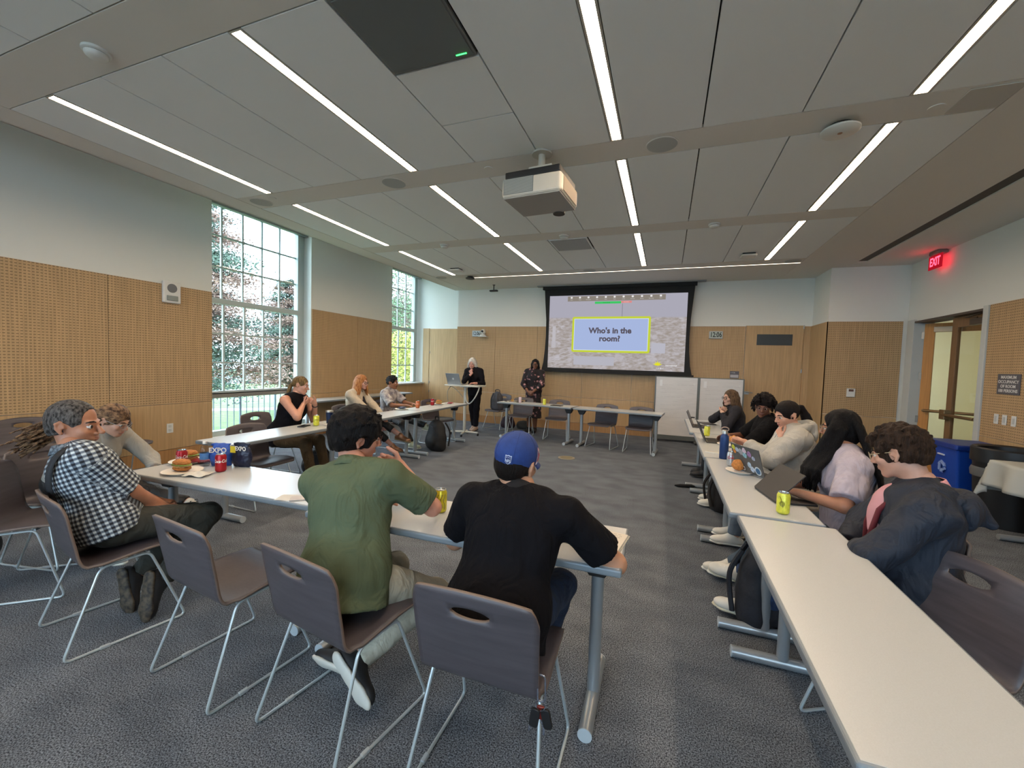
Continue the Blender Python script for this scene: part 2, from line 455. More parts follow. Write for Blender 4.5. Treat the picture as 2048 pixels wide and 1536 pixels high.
PB('door_closer', MB().box(-0.085, -0.022, -0.42, -0.12, 2.25, 2.33), mat('closer_pale', 'a89b88', 0.4, 0.4), bevel=0.005)
for z in (0.3, 0.85, 1.55, 2.2):
    PB('hinge', MB().box(-0.03, 0.03, -0.004, 0.03, z - 0.055, z + 0.055), mat('satin_steel'))
# corridor beyond the doors
CORR = mat('corridor_cream', 'd6c9a4', 0.8)
struct('wall_corridor', MB().box(6.3, 6.5, 5.0, 12.0, -0.2, 3.0).box(3.98, 6.5, 11.8, 12.0, -0.2, 3.0).box(3.98, 6.5, 4.8, 5.0, -0.2, 3.0), CORR)
struct('floor_corridor', MB().box(3.75, 6.5, 4.8, 12.0, -0.2, -0.001), mat('corridor_floor', '8d826e', 0.5))
struct('ceiling_corridor', MB().box(3.98, 6.5, 4.8, 12.0, 2.75, 2.9), mat('corridor_ceiling', 'b09c7c', 0.8))
cl = thing('corridor_light', 'recessed round ceiling lamp in the corridor beyond the glazed doors', 'lamp', (5.1, 8.6, 2.745))
MB().cyl((0, 0, -0.004), (0, 0, 0.004), 0.13, 24).build('diffuser', emit_mat('corridor_lamp', 'fff0dc', 26), cl)
MB().lathe([(0.13, -0.006), (0.15, -0.006), (0.15, 0.005), (0.13, 0.005)], n=24, capb=False, capt=False).build('trim_ring', WHITEP, cl)
# rear wall behind the camera
RW = [(-5.6, -3.7), (-2.5, -0.6), (0.6, 2.5)]
wrr = MB(); xs_ = [-6.76] + [q for p in RW for q in p] + [3.98]
for i in range(0, len(xs_), 2): wrr.box(xs_[i], xs_[i + 1], -3.2, -3.0, -0.2, 4.0)
for a_, b_ in RW: wrr.box(a_, b_, -3.2, -3.0, -0.2, 0.8).box(a_, b_, -3.2, -3.0, 3.35, 4.0)
struct('wall_rear', wrr, WHITE)
for i, (a_, b_) in enumerate(RW):
    w = struct_empty('window_%d' % (i + 3), (a_, -3.12, 0.8))
    W = b_ - a_
    MB().box(0, .06, -.04, .04, 0, 2.55).box(W - .06, W, -.04, .04, 0, 2.55).box(.06, W - .06, -.04, .04, 0, .06).box(.06, W - .06, -.04, .04, 2.49, 2.55).box(.06, W - .06, -.03, .03, 1.25, 1.31).build('window_frame', FRW, w)
    for z0, z1 in ((.06, 1.25), (1.31, 2.49)): MB().box(.06, W - .06, -.003, .003, z0, z1).build('pane', GLASS, w)

# ---------------------------------------------------------------- ceiling
ceil = struct('ceiling', MB().box(-5.27, 3.98, -3.0, 10.3, 3.43, 3.60).box(-6.76, -5.25, -3.0, 10.3, 4.0, 4.1), DARKGAP)
def cp(x0, x1, y0, y1, mt=PANELC, nm='ceiling_panel', g=0.005, t=0.03, z=CZ):
    return MB().box(x0 + g, x1 - g, y0 + g, y1 - g, z, z + t).build(nm, mt, ceil, bevel=0.002, segs=1)
cp(-5.27, -4.93, -3.0, 9.75, GYP, 'gypsum_border')
MB().box(-5.275, -5.25, -3.0, 9.75, CZ, 4.0).build('gypsum_border', GYP, ceil)
MB().box(-6.44, -5.25, -3.0, 10.07, 3.97, 4.0).build('gypsum_border', WHITE, ceil)
cp(2.05, 2.88, -3.0, 9.75, GYP, 'gypsum_border', 0.001)
cp(3.02, 3.78, -3.0, 9.75, GYP, 'gypsum_border', 0.001)
cp(2.88, 3.02, 8.50, 9.75, GYP, 'gypsum_border', 0.0)
MB().box(2.88, 3.02, -3.0, 8.50, 3.415, 3.43).build('slot_diffuser', mat('slot_dark', '4c4a48', 0.7), ceil)
BANDS = [(-0.74, -0.41), (1.42, 1.745), (3.58, 3.905), (5.745, 6.07)]
for a, b in BANDS:
    cp(-4.93, 2.05, a, b, GYP, 'gypsum_band', 0.002)
cp(-4.93, 2.05, 8.03, 8.335, GYP, 'gypsum_band', 0.002)
cp(-4.93, 2.05, 8.375, 9.75, GYP, 'gypsum_band', 0.001)
cp(-4.93, -4.25, 8.335, 8.375, GYP, 'gypsum_band', 0.0)
LXS = [-4.38, -2.43, -0.47, 1.485]
JX = [-4.93, -4.38, -3.73, -3.08, -2.43, -1.765, -1.155, -0.47, 0.175, 0.83, 1.485, 2.05]
CELLS = [(-0.41, 1.42), (1.745, 3.58), (3.905, 5.745), (6.07, 8.03)]
for (a, b) in CELLS:
    for x0, x1 in zip(JX[:-1], JX[1:]):
        l = 0.05 if x0 in LXS else 0; r = 0.05 if x1 in LXS else 0
        if x0 == -1.765 and a == 1.745:
            cp(x0, x1, 2.36, 2.965); cp(x0, x1, 2.965, b)
        elif x0 == -1.765 and a == 6.07:
            cp(x0, x1, 6.70, b)
        else:
            cp(x0 + l, x1 - r, a, b)
LAMP = emit_mat('warm_light_strip', 'ffe2c0', LIGHT_W)
LAMPT = mat('light_trim', 'b6b1a8', 0.5)
first = None
k = 0
rowsn = ['segment above the camera', 'nearest segment in view', 'middle segment', 'segment nearest the screen']
coln = ['leftmost row, beside the windows', 'second row from the windows', 'row right of the projector', 'rightmost row, beside the exit wall']
for ci, x in enumerate(LXS):
    for ri, (a, b) in enumerate(CELLS):
        L_ = b - a - 0.012
        t = thing('linear_ceiling_light', 'warm strip light, %s, %s' % (coln[ci], rowsn[ri]), 'light', (x, a + 0.006, CZ), 0, 'recessed strip lights in the ceiling')
        MB().box(-0.036, 0.036, 0.01, L_ - 0.01, 0.004, 0.012).build('diffuser', LAMP, t)
        MB().box(-0.05, -0.036, 0, L_, -0.001, 0.03).box(0.036, 0.05, 0, L_, -0.001, 0.03).box(-0.036, 0.036, 0, 0.01, -0.001, 0.03).box(-0.036, 0.036, L_ - 0.01, L_, -0.001, 0.03).build('light_trim', LAMPT, t)
t = thing('cross_ceiling_light', 'thin warm strip light crossing the ceiling in front of the screen', 'light', (-4.25, 8.335, CZ))
MB().box(0, 6.30, 0.006, 0.034, 0.002, 0.01).build('diffuser', emit_mat('warm_light_thin', 'ffe8cc', 5.0), t)
MB().box(0, 6.30, 0, 0.006, -0.001, 0.03).box(0, 6.30, 0.034, 0.04, -0.001, 0.03).build('light_trim', LAMPT, t)
# ================================================================ furniture
def fillet(pts, r, n=5, closed=True):
    pts = [Vector(p) for p in pts]; N = len(pts); out = []
    for i, p in enumerate(pts):
        if not closed and i in (0, N - 1): out.append(p); continue
        a = (pts[i - 1] - p).normalized(); b = (pts[(i + 1) % N] - p).normalized()
        rr = min(r, (pts[i - 1] - p).length * 0.45, (pts[(i + 1) % N] - p).length * 0.45)
        p0 = p + a * rr; p1 = p + b * rr
        for k in range(n + 1):
            t = k / n; out.append(p0 * (1 - t) ** 2 + p * 2 * t * (1 - t) + p1 * t * t)
    return out
SHELL = mat('stained_plywood', '4a4448', 0.42, var=0.14, vscale=5, stretch=(1, 1, 9), bump=0.05, bscale=60)
SHELLE = mat('plywood_edge', '6f6058', 0.6)
def make_chair():
    t = thing('stacking_chair', 'x', 'chair')
    prof = [(0.238, .418), (0.225, .434), (0.195, .443), (.10, .445), (.0, .437), (-.08, .428), (-.125, .426), (-.155, .434), (-.175, .455), (-.188, .49), (-.203, .55), (-.222, .62), (-.240, .69), (-.256, .75), (-.270, .805)]
    P = [Vector((0, a, b)) for a, b in prof]
    S_ = [0]
    for i in range(1, len(P)): S_.append(S_[-1] + (P[i] - P[i - 1]).length)
    TOT = S_[-1]
    def at(s):
        s = max(0, s)
        if s >= TOT: return P[-1] + (P[-1] - P[-2]).normalized() * (s - TOT)
        for i in range(1, len(S_)):
            if s <= S_[i]:
                q = (s - S_[i - 1]) / (S_[i] - S_[i - 1]); return P[i - 1].lerp(P[i], q)
    def mp(u, s):
        q = s / TOT
        ww = 0.215 + 0.012 * math.sin(q * PI) if q < .45 else 0.215 + 0.013 * min(1, (q - .45) / .5)
        top = max(0, (q - 0.80) / 0.20)
        s2 = s - 0.030 * u * u * top
        e = max(0, (abs(u) - 0.86) / 0.14)
        if q > .9: s2 -= 0.022 * e * e * ((q - .9) / .1); ww -= 0.012 * e * e * ((q - .9) / .1)
        if q < .1: s2 += 0.03 * e * e * (1 - q / .1)
        p = at(s2)
        c = 0.026 * max(0, min(1, (q - .5) / .4))
        return (u * ww, p.y + c * u * u + (0.0 if q > .45 else 0), p.z + (0.006 * u * u if q < .5 else 0))
    nu, ns = 20, 34
    hole_c, hole_r = 10, 4
    s_rows = [TOT * j / ns for j in range(ns + 1)]
    r0, r1 = ns - 5, ns - 2
    vs = []; idx = {}
    def V_(i, j):
        if (i, j) not in idx:
            idx[(i, j)] = len(vs); vs.append(mp(-1 + 2 * i / nu, s_rows[j]))
        return idx[(i, j)]
    fs = []
    for j in range(ns):
        for i in range(nu):
            if r0 <= j < r1 and 6 <= i < 14: continue
            fs.append((V_(i, j), V_(i + 1, j), V_(i + 1, j + 1), V_(i, j + 1)))
    ring = [(i, r0) for i in range(6, 14)] + [(14, j) for j in range(r0, r1)] + [(i, r1) for i in range(14, 6, -1)] + [(6, j) for j in range(r1, r0, -1)]
    sc = (s_rows[r0] + s_rows[r1]) / 2
    el = []
    for (i, j) in ring:
        u = -1 + 2 * i / nu; s = s_rows[j]
        a = math.atan2((s - sc) / (s_rows[r1] - sc), u / 0.4)
        el.append(len(vs)); vs.append(mp(0.325 * math.cos(a), sc + 0.024 * math.sin(a)))
    n = len(ring)
    for k in range(n):
        fs.append((V_(*ring[k]), V_(*ring[(k + 1) % n]), el[(k + 1) % n], el[k]))
    m = MB(); m.add(vs, fs)
    o = m.build('seat_shell', [SHELL, SHELLE], t, smooth=2)
    sd = o.modifiers.new('thickness', 'SOLIDIFY'); sd.thickness = 0.012; sd.offset = 0; sd.material_offset_rim = 1
    for sgn in (-1, 1):
        pts = fillet([(sgn * .243, -.25, .007), (sgn * .243, .25, .007), (sgn * .205, .10, .424), (sgn * .205, -.10, .412)], .035)
        MB().tube(pts, 0.0068, 8, True).build('side_frame', ROD, t, smooth=True)
        MB().box(sgn * .243 - .0085, sgn * .243 + .0085, -.115, -.075, 0.0, .016).build('floor_glide', mat('glide_plastic', 'a5adb2', 0.5), t, bevel=0.003)
    for y, z in ((0.095, .424), (-.095, .411)):
        MB().tube([(-.205, y, z), (.205, y, z)], 0.0068, 8).build('cross_bar', ROD, t)
    return t
chair0 = make_chair()
CH = [  # x, y, degrees, label, group
    (-0.555, 1.42, 0.5, 'chair under the man in the blue cap, keys hanging from its frame'),
    (-1.245, 1.39, -9.5, 'chair under the man in the green shirt'),
    (-1.955, 1.41, -7.0, 'empty brown chair between the plaid shirt man and the green shirt man'),
    (-2.86, 1.365, -11.5, 'chair under the man in the checked shirt'),
    (-3.76, 1.41, -49, 'brown chair at the left edge with a black bag beneath its seat'),
    (-4.14, 1.72, -78, 'chair under the bent woman with long frizzy hair'),
    (0.97, 2.06, 119, 'dark empty chair at the right of the long near table'),
    (1.06, 2.62, 96, 'chair under the young man in the navy jacket'),
    (1.10, 3.30, 88, 'chair under the woman with very long black hair'),
    (1.10, 4.12, 92, 'chair under the woman in the cream hooded sweatshirt'),
    (1.12, 5.15, 92, 'chair under the person with curly black hair'),
    (1.02, 6.45, 95, 'chair under the woman in black with glasses by the whiteboards'),
    (-2.87, 8.36, 186, 'leftmost chair behind the far tables, in front of the floral dress'),
    (-2.07, 8.36, 184, 'second chair from the left behind the far tables'),
    (-1.09, 7.99, 168, 'third chair from the left behind the far tables'),
    (-0.41, 7.87, 176, 'rightmost chair behind the far tables, beside the whiteboard'),
    (-3.92, 3.12, -92, 'empty chair tucked under the near end of the left tables'),
    (-4.68, 3.84, -86, 'chair under the woman in the sleeveless black top'),
    (-4.55, 5.20, -90, 'chair under the red haired woman'),
    (-4.60, 6.15, -90, 'chair under the young man in the patterned shirt'),
    (-4.00, 6.82, -104, 'empty chair at the far end of the left tables'),
    (-3.66, 8.98, 165, 'chair behind the standing desk with a backpack on it'),
    (-6.03, 2.96, -88, 'rightmost chair against the left veneer wall'),
    (-6.02, 2.25, -92, 'middle chair against the left veneer wall'),
    (-6.02, 1.55, -88, 'leftmost chair against the left veneer wall'),
]
for i, (x, y, a, lb) in enumerate(CH):
    place(chair0, i == 0, (x, y, 0), R(a), lb, 'brown plywood sled chairs')

LAM = mat('table_laminate', 'b4b7b8', 0.28, var=0.03, vscale=300, spec=0.5)
EDGE = mat('table_edge_grey', '7d858c', 0.4, 0.2)
def make_table(L=1.545, D=0.46, both=True):
    t = thing('folding_table', 'x', 'table')
    MB().box(-L / 2, L / 2, -D / 2, D / 2, .702, .735).build('edge_band', EDGE, t, bevel=0.009, segs=3)
    MB().box(-L / 2 + .010, L / 2 - .010, -D / 2 + .010, D / 2 - .010, .72, .7358).build('table_top', LAM, t, bevel=0.001, segs=1)
    for s in (-1, 1):
        x = s * (L / 2 - 0.115)
        g = MB().cyl((x, 0, .05), (x, 0, .66), .028, 20).build('leg', ALU, t, smooth=True)
        fo = MB().cyl((x, -.235, .031), (x, .235, .031), .029, 20).build('foot', ALU, t, smooth=True)
        for y_ in (-.239, .234): MB().cyl((x, y_, .031), (x, y_ + .005, .031), .030, 20).build('end_cap', mat('end_cap_grey', 'a9b4bb', 0.4), fo)
        MB().box(x - .012, x + .012, -.20, -.17, .058, .0625).build('foot_pad', BLACKP, fo)
        M = Matrix.Translation((x, 0, 0)) @ Matrix.Rotation(PI / 2, 4, 'X')
        MB().prism([(-.035, .60), (.035, .60), (.07, .66), (.085, .702), (-.085, .702), (-.07, .66)], -.05, .05, M).build('bracket', BLACKP, t, bevel=0.004)
    return t
TB = [
    (-0.925, 1.853, 181.2, 'folding table in the near row with the notepad on it', 1.59),
    (-2.53, 1.888, 181.2, 'folding table at left carrying the sandwich plates and red cans', 1.59),
    (-3.79, 3.30, -90, 'nearest table of the left window side row, phone and tumbler on it', 1.545),
    (-3.79, 4.86, -90, 'middle table of the left row, in front of the red haired woman', 1.545),
    (-3.79, 6.42, -90, 'far table of the left row, with orange and red cans', 1.545),
    (-2.43, 8.06, -7.5, 'left table of the far pair under the projection screen', 1.62),
    (-0.80, 7.87, -5.5, 'right table of the far pair under the projection screen', 1.60),
    (0.635, 1.79, 90, 'empty pale table running out of the bottom right corner', 1.545),
    (0.60, 3.36, 90, 'right row table with the yellow can and two laptops', 1.545),
    (0.59, 4.92, 90, 'right row table with the blue bottle and an open laptop', 1.545),
    (0.545, 6.46, 90, 'far table of the right row, before the whiteboards', 1.50),
    (-6.13, 6.45, 90, 'nearer spare table pushed against the window wall', 1.545),
    (-6.13, 8.05, 90, 'farther spare table pushed against the window wall', 1.545),
]
for i, (x, y, a, lb, L) in enumerate(TB):
    t = make_table(L); t.location = (x, y, 0); t.rotation_euler = (0, 0, R(a)); tag(t, lb, None, 'grey edged folding tables')
TZ = 0.7358

# ---------------------------------------------------------------- projection screen
scr = thing('projection_screen', 'wide black bordered projection screen showing a lit slide', 'screen', (-1.16, 9.56, 0))
BLK = mat('screen_black', '0b0b0d', 0.75)
k = 9.56 / 9.7
xl, xr, zb, zt = -1.49, 1.52, 1.475, 3.155
pts = [(-1.63, 3.39), (-1.60, 3.0), (-1.565, 2.6), (-1.56, 2.2), (-1.575, 1.9), (-1.60, 1.60), (-1.645, 1.40), (1.675, 1.40), (1.63, 1.60), (1.60, 1.9), (1.59, 2.2), (1.60, 2.6), (1.63, 3.0), (1.66, 3.39)]
MY = Matrix.Rotation(PI / 2, 4, 'X')
MB().prism(pts, -.004, .004, MY).build('screen_border', BLK, scr)
MB().box(-1.68, 1.71, -.02, .02, 1.375, 1.412).build('weight_bar', BLK, scr, bevel=0.006)
MB().box(-1.80, 1.86, -.06, .06, 3.375, 3.40).build('screen_housing', mat('housing_white', '8b8a88', 0.5), scr)
MB().box(-1.66, 1.69, -.05, .03, 3.30, 3.376).build('roller_slot', BLK, scr)
def slide_mat():
    m = bpy.data.materials.new('projected_slide'); m.use_nodes = True
    n = m.node_tree.nodes; L = m.node_tree.links; n.remove(n['Principled BSDF'])
    tc = n.new('ShaderNodeTexCoord'); sp = n.new('ShaderNodeSeparateXYZ'); L.new(tc.outputs['Object'], sp.inputs[0])
    def noise(st, det=6, dist=0.0):
        mp = n.new('ShaderNodeMapping'); mp.inputs['Scale'].default_value = st; L.new(tc.outputs['Object'], mp.inputs['Vector'])
        q = n.new('ShaderNodeTexNoise'); q.inputs['Scale'].default_value = 1; q.inputs['Detail'].default_value = det; q.inputs['Distortion'].default_value = dist; L.new(mp.outputs[0], q.inputs['Vector']); return q.outputs['Fac']
    a = noise((9, 1, 22), 8, 0.4); b = noise((3, 1, 5), 3)
    r1 = n.new('ShaderNodeValToRGB'); e = r1.color_ramp.elements
    e[0].position = 0.35; e[0].color = (*lin('9a9088'), 1); e[1].position = 0.68; e[1].color = (*lin('b9b3b6'), 1)
    L.new(a, r1.inputs['Fac'])
    r2 = n.new('ShaderNodeValToRGB'); e = r2.color_ramp.elements
    e[0].position = 0.55; e[0].color = (0, 0, 0, 1); e[1].position = 0.62; e[1].color = (.45, .45, .45, 1)
    L.new(b, r2.inputs['Fac'])
    m1 = n.new('ShaderNodeMix'); m1.data_type = 'RGBA'; L.new(r2.outputs[0], m1.inputs['Factor']); L.new(r1.outputs[0], m1.inputs['A']); m1.inputs['B'].default_value = (*lin('c9c6d0'), 1)
    mr = n.new('ShaderNodeMapRange'); mr.inputs['From Min'].default_value = 2.62; mr.inputs['From Max'].default_value = 2.66; L.new(sp.outputs['Z'], mr.inputs['Value'])
    m2 = n.new('ShaderNodeMix'); m2.data_type = 'RGBA'; L.new(mr.outputs[0], m2.inputs['Factor']); L.new(m1.outputs['Result'], m2.inputs['A']); m2.inputs['B'].default_value = (*lin('a9a7b4'), 1)
    em = n.new('ShaderNodeEmission'); em.inputs[1].default_value = 0.66; L.new(m2.outputs['Result'], em.inputs[0]); L.new(em.outputs[0], n['Material Output'].inputs[0])
    return m
MB().box(xl, xr, -.008, -.004, zb, zt).build('slide_image', slide_mat(), scr)
def scr_rect(x0, x1, z0, z1, col, nm, d=0.0, e=0.66):
    return MB().box(x0, x1, -.0095 - d, -.0085 - d, z0, z1).build(nm, emit_mat('slide_' + col, col, e), scr)
def rrect(x0, x1, y0, y1, r, n=5):
    out = []
    for cx, cy, a0 in ((x1 - r, y0 + r, -90), (x1 - r, y1 - r, 0), (x0 + r, y1 - r, 90), (x0 + r, y0 + r, 180)):
        for i in range(n + 1):
            a = R(a0 + 90 * i / n); out.append((cx + r * math.cos(a), cy + r * math.sin(a)))
    return out
MB().prism(rrect(-.93, .80, 1.855, 2.665, .04), .0095, .0105, MY).build('slide_box_border', emit_mat('slide_lime', 'c2cf3c', 0.66), scr)
MB().prism(rrect(-.885, .755, 1.90, 2.62, .008), .011, .012, MY).build('slide_box', emit_mat('slide_pale', 'd8e4ee', 0.66), scr)
MB().prism(rrect(-.875, .745, 1.91, 2.61, .008), .0125, .0135, MY).build('slide_box', emit_mat('slide_blue', 'a5b5dc', 0.66), scr)
def TX(body, size, x, z, col, bold=0.0, d=0.015, sx=1.0, nm='slide_text'):
    return text_mesh(nm, body, size, emit_mat('slide_t' + col, col, 0.62), scr, frameM((x, -d, z), (1, 0, 0), (0, 0, 1)), bold=bold, sx=sx)
TX("Who's in the", .175, -.07, 2.345, '5b5560', .0068, sx=1.02)
TX("room?", .175, -.07, 2.165, '5b5560', .0068, sx=1.02)
scr_rect(-1.06, 1.08, 3.02, 3.135, '8a8279', 'slide_toolbar')
for i in range(11):
    x = -.97 + i * .195
    MB().prism(rrect(x - .022, x + .022, 3.085, 3.125, .012), .0105, .0115, MY).build('slide_icon', emit_mat('slide_white', 'e6e4e4', 0.66), scr)
for i, tx in enumerate(['Audio', 'Video', 'Participants', 'Chat', 'Share', 'Pause', 'Layout', 'Annotate', 'Remote', 'Recording', 'More']):
    TX(tx, .024, -.97 + i * .195, 3.055, 'dedcdc', d=.012, nm='slide_caption')
scr_rect(-.43, .15, 2.955, 3.005, '3fc463', 'slide_share_bar')
scr_rect(.15, .38, 2.965, 3.01, 'd98a86', 'slide_share_bar')
TX('Screen sharing', .026, -.17, 2.98, '1f6a35', d=.012, nm='slide_caption')
TX('Stop Share', .026, .265, 2.987, 'f0e0de', d=.012, nm='slide_caption')
scr_rect(.18, .188, 2.66, 2.95, '6c6a76', 'slide_tower')
# partnership mark
for i, a in enumerate((20, 55, 90, 125, 160)):
    c_, s_ = math.cos(R(a)), math.sin(R(a))
    MB().prism([(.98 - s_ * .008, 1.60 + c_ * .008 - .0), (.98 + c_ * .045 - s_ * .016, 1.60 + s_ * .045 + c_ * .016), (.98 + c_ * .10, 1.60 + s_ * .10), (.98 + c_ * .045 + s_ * .016, 1.60 + s_ * .045 - c_ * .016), (.98 + s_ * .008, 1.60 - c_ * .008)], .0095, .0105, MY).build('slide_mark', emit_mat('slide_yellow', 'd8d62a', 0.7), scr)
TX('PARTNERSHIP', .038, 1.26, 1.60, 'e8e6e8', .001, d=.012)
TX('f  in  @  x', .034, 1.03, 1.535, 'e8e6e8', .001, d=.012)
for x0, x1, z0, z1, c_ in ((-.87, .05, 1.56, 1.76, 'b3b2bc'), (-1.45, -.95, 1.6, 1.63, 'b5b0b0'), (-1.40, -1.32, 1.95, 2.45, 'bcb8bd'), (-1.42, -1.30, 1.95, 2.10, 'b3aeb2'), (.83, 1.12, 1.86, 2.08, 'b6b5c0')):
    scr_rect(x0, x1, z0, z1, c_, 'slide_shape')
for i in range(3):
    y0 = 1.50 + i * .1
    MB().prism([(-1.40, y0), (-1.40, y0 + .015), (-.90, y0 + .235), (-.90, y0 + .215)], .0085, .0095, MY).build('slide_shape', emit_mat('slide_b9b4b8', 'b9b4b8', 0.66), scr)

# ---------------------------------------------------------------- whiteboards
WBM = mat('whiteboard_paper', 'c9c6c4', 0.35, var=0.04, vscale=3, stretch=(1, 1, 6))
def whiteboard(loc, rz, lb, W, H, lines):
    t = thing('whiteboard', lb, 'whiteboard', loc, rz, 'rolling whiteboards')
    MB().box(-W / 2, W / 2, -.008, .008, .14, H).build('board', WBM, t)
    fr = mat('whiteboard_frame', '5f625f', 0.4, 0.3)
    for x0 in (-W / 2 - .025, W / 2): MB().box(x0, x0 + .025, -.015, .015, .05, H + .015).build('side_post', fr, t)
    for z0, z1, y0 in ((H, H + .015, -.012), (.05, .14, -.02)): MB().box(-W / 2, W / 2, y0, .012, z0, z1).build('frame_rail', fr, t)
    for s in (-1, 1):
        MB().box(s * W / 2 - .02, s * W / 2 + .02, -.2, .06, .03, .06).build('foot', fr, t)
        for y in (-.18, .04): MB().cyl((s * W / 2 - .01, y, .025), (s * W / 2 + .01, y, .025), .025, 12).build('caster', BLACKP, t)
    MB().box(-W / 2 + .07, -W / 2 + .12, -.03, -.008, H - .19, H - .06).box(-W / 2 + .08, -W / 2 + .11, -.033, -.03, H - .16, H - .09).build('magnet_clip', mat('magnet_white', 'd8d8d8', 0.4), t)
    MB().cyl((W / 2 - .06, -.02, H - .13), (W / 2 - .06, -.008, H - .13), .02, 12).build('magnet', WHITEP, t)
    mk = MB(); rr = random.Random(3)
    for j in range(lines):
        z = H - .16 - j * .085; x = -W / 2 + .1
        while x < W / 2 - .12:
            l = rr.uniform(.03, .12)
            if rr.random() < .8: mk.box(x, x + l, -.0086, -.008, z, z + .004)
            x += l + .02
    mk.build('faint_writing', mat('faint_marker', 'b0adae', 0.6), t)['kind'] = 'stuff'
    return t
whiteboard((.22, 9.30, 0), R(2), 'left white rolling board with faint writing under the screen corner', .80, 1.36, 9)
whiteboard((1.06, 9.32, 0), R(2), 'right white rolling board behind the seated woman with glasses', .78, 1.36, 4)

# ---------------------------------------------------------------- wall fixtures
def box_thing(name, lb, cat, loc, rz, boxes, group=None):
    t = thing(name, lb, cat, loc, rz, group)
    for (nm, bb, mt, bv) in boxes:
        MB().box(*bb).build(nm, mt, t, bevel=bv)
    return t
LCD = mat('lcd_grey', '9aa69a', 0.3)
c_ = box_thing('wall_clock', 'grey digital wall clock reading 12:06 right of the screen', 'clock', (.945, BY, 2.275), 0, [('case', (-.13, .13, -.035, -.002, -.08, .08), mat('clock_case', 'a5a7a5', 0.4), .008), ('display', (-.108, .108, -.037, -.034, -.06, .06), LCD, 0)])
text_mesh('digits', '12:06', .145, BLACKP, c_, frameM((0, -.038, 0), (1, 0, 0), (0, 0, 1)), bold=.003, sx=.70)
c_ = box_thing('wall_clock', 'pale digital wall clock beside the white camera, left of the screen', 'clock', (-4.60, BY, 2.275), 0, [('case', (-.12, .12, -.035, -.002, -.08, .08), mat('clock_case'), .008), ('display', (-.10, .10, -.037, -.034, -.06, .06), mat('lcd_pale', 'b7c9d2', 0.3), 0)])
text_mesh('digits', '12:06', .13, BLACKP, c_, frameM((0, -.038, 0), (1, 0, 0), (0, 0, 1)), bold=.003, sx=.70)
t = thing('conference_camera', 'white conference camera on a wall shelf left of the screen', 'camera', (-4.38, BY, 2.20))
MB().box(-.11, .11, -.16, -.002, -.012, .004).build('bracket', WHITEP, t, bevel=.004)
MB().lathe([(.085, .004), (.085, .03), (.06, .05), (.045, .06)], (0, -.085, 0), 20).build('base', WHITEP, t, smooth=True)
MB().lathe([(.0, -.065), (.045, -.05), (.06, -.02), (.06, .02), (.045, .05), (.0, .065)], (0, -.085, .12), 20).build('head', WHITEP, t, smooth=True)
MB().cyl((0, -.165, .125), (0, -.14, .125), .028, 16).build('lens', BLACKP, t)
t = box_thing('room_sign', 'small dark grey room sign above the right whiteboard', 'sign', (1.335, BY, 1.455), 0, [('plate', (-.085, .085, -.012, -.002, -.075, .075), mat('sign_grey', '56545a', 0.5), .002), ('name_strip', (-.075, .075, -.014, -.011, -.06, .0), mat('sign_pale', 'aba8ae', 0.5), 0)])
text_mesh('sign_text', '117A', .04, WHITEP, t, frameM((-.03, -.013, .04), (1, 0, 0), (0, 0, 1)))
box_thing('thermostat', 'small white thermostat on the veneer niche wall', 'thermostat', (3.04, 8.85, 1.22), 0, [('case', (-.06, .06, -.03, -.002, -.075, .075), WHITEP, .006), ('display', (-.035, .035, -.032, -.029, .02, .06), mat('thermo_brown', '5a4038', 0.3), 0)])
t = box_thing('occupancy_sign', 'dark grey occupancy sign on the right wall above the switches', 'sign', (RX, 6.53, 1.48), R(-90), [('plate', (-.17, .17, -.012, -.002, -.12, .12), mat('sign_grey'), .002)])
for j, s in enumerate(('MAXIMUM', 'OCCUPANCY', 'OF ROOM', '100 PERSONS')):
    text_mesh('sign_text', s, .05, WHITEP, t, frameM((0, -.013, .08 - j * .053), (1, 0, 0), (0, 0, 1)), bold=.001)
for j, y in enumerate((6.68, 6.55, 6.41)):
    box_thing('light_switch', 'white wall switch plate by the doors, %s of three' % ('left one', 'middle one', 'right one')[j], 'switch', (RX, y, 1.06), R(-90), [('plate', (-.035, .035, -.008, -.002, -.06, .06), WHITEP, .002), ('rocker', (-.016, .016, -.012, -.007, -.034, .034), TRIMW, .002)], 'white switch plates')
box_thing('wall_speaker', 'white square wall speaker with strobe high on the left veneer wall', 'speaker', (LX, 3.73, 2.37), R(90), [('case', (-.11, .11, -.04, -.002, -.16, .13), WHITEP, .012), ('strobe', (-.07, .07, -.055, -.038, -.13, -.06), mat('strobe_clear', '8f9490', 0.1), .01)])
MB().lathe([(0.06, 0), (.06, .004), (.0, .006)], n=24, M=Matrix.Translation((LX + .04, 3.73, 2.41)) @ Matrix.Rotation(PI / 2, 4, 'Y'), capb=False).build('wall_grille', GREYP, None)
g = bpy.data.objects['wall_grille']; g.name = 'speaker_grille'; g.parent = bpy.data.objects['wall_speaker']; g.matrix_parent_inverse = (Matrix.Translation((LX, 3.73, 2.37)) @ Matrix.Rotation(R(90), 4, 'Z')).inverted()
box_thing('wall_outlet', 'white outlet plate low on the left veneer wall', 'outlet', (LX, 3.71, .485), R(90), [('plate', (-.04, .04, -.008, -.002, -.065, .065), WHITEP, .002), ('socket', (-.018, .018, -.011, -.007, .01, .045), TRIMW, .002), ('socket', (-.018, .018, -.011, -.007, -.045, -.01), TRIMW, .002)])
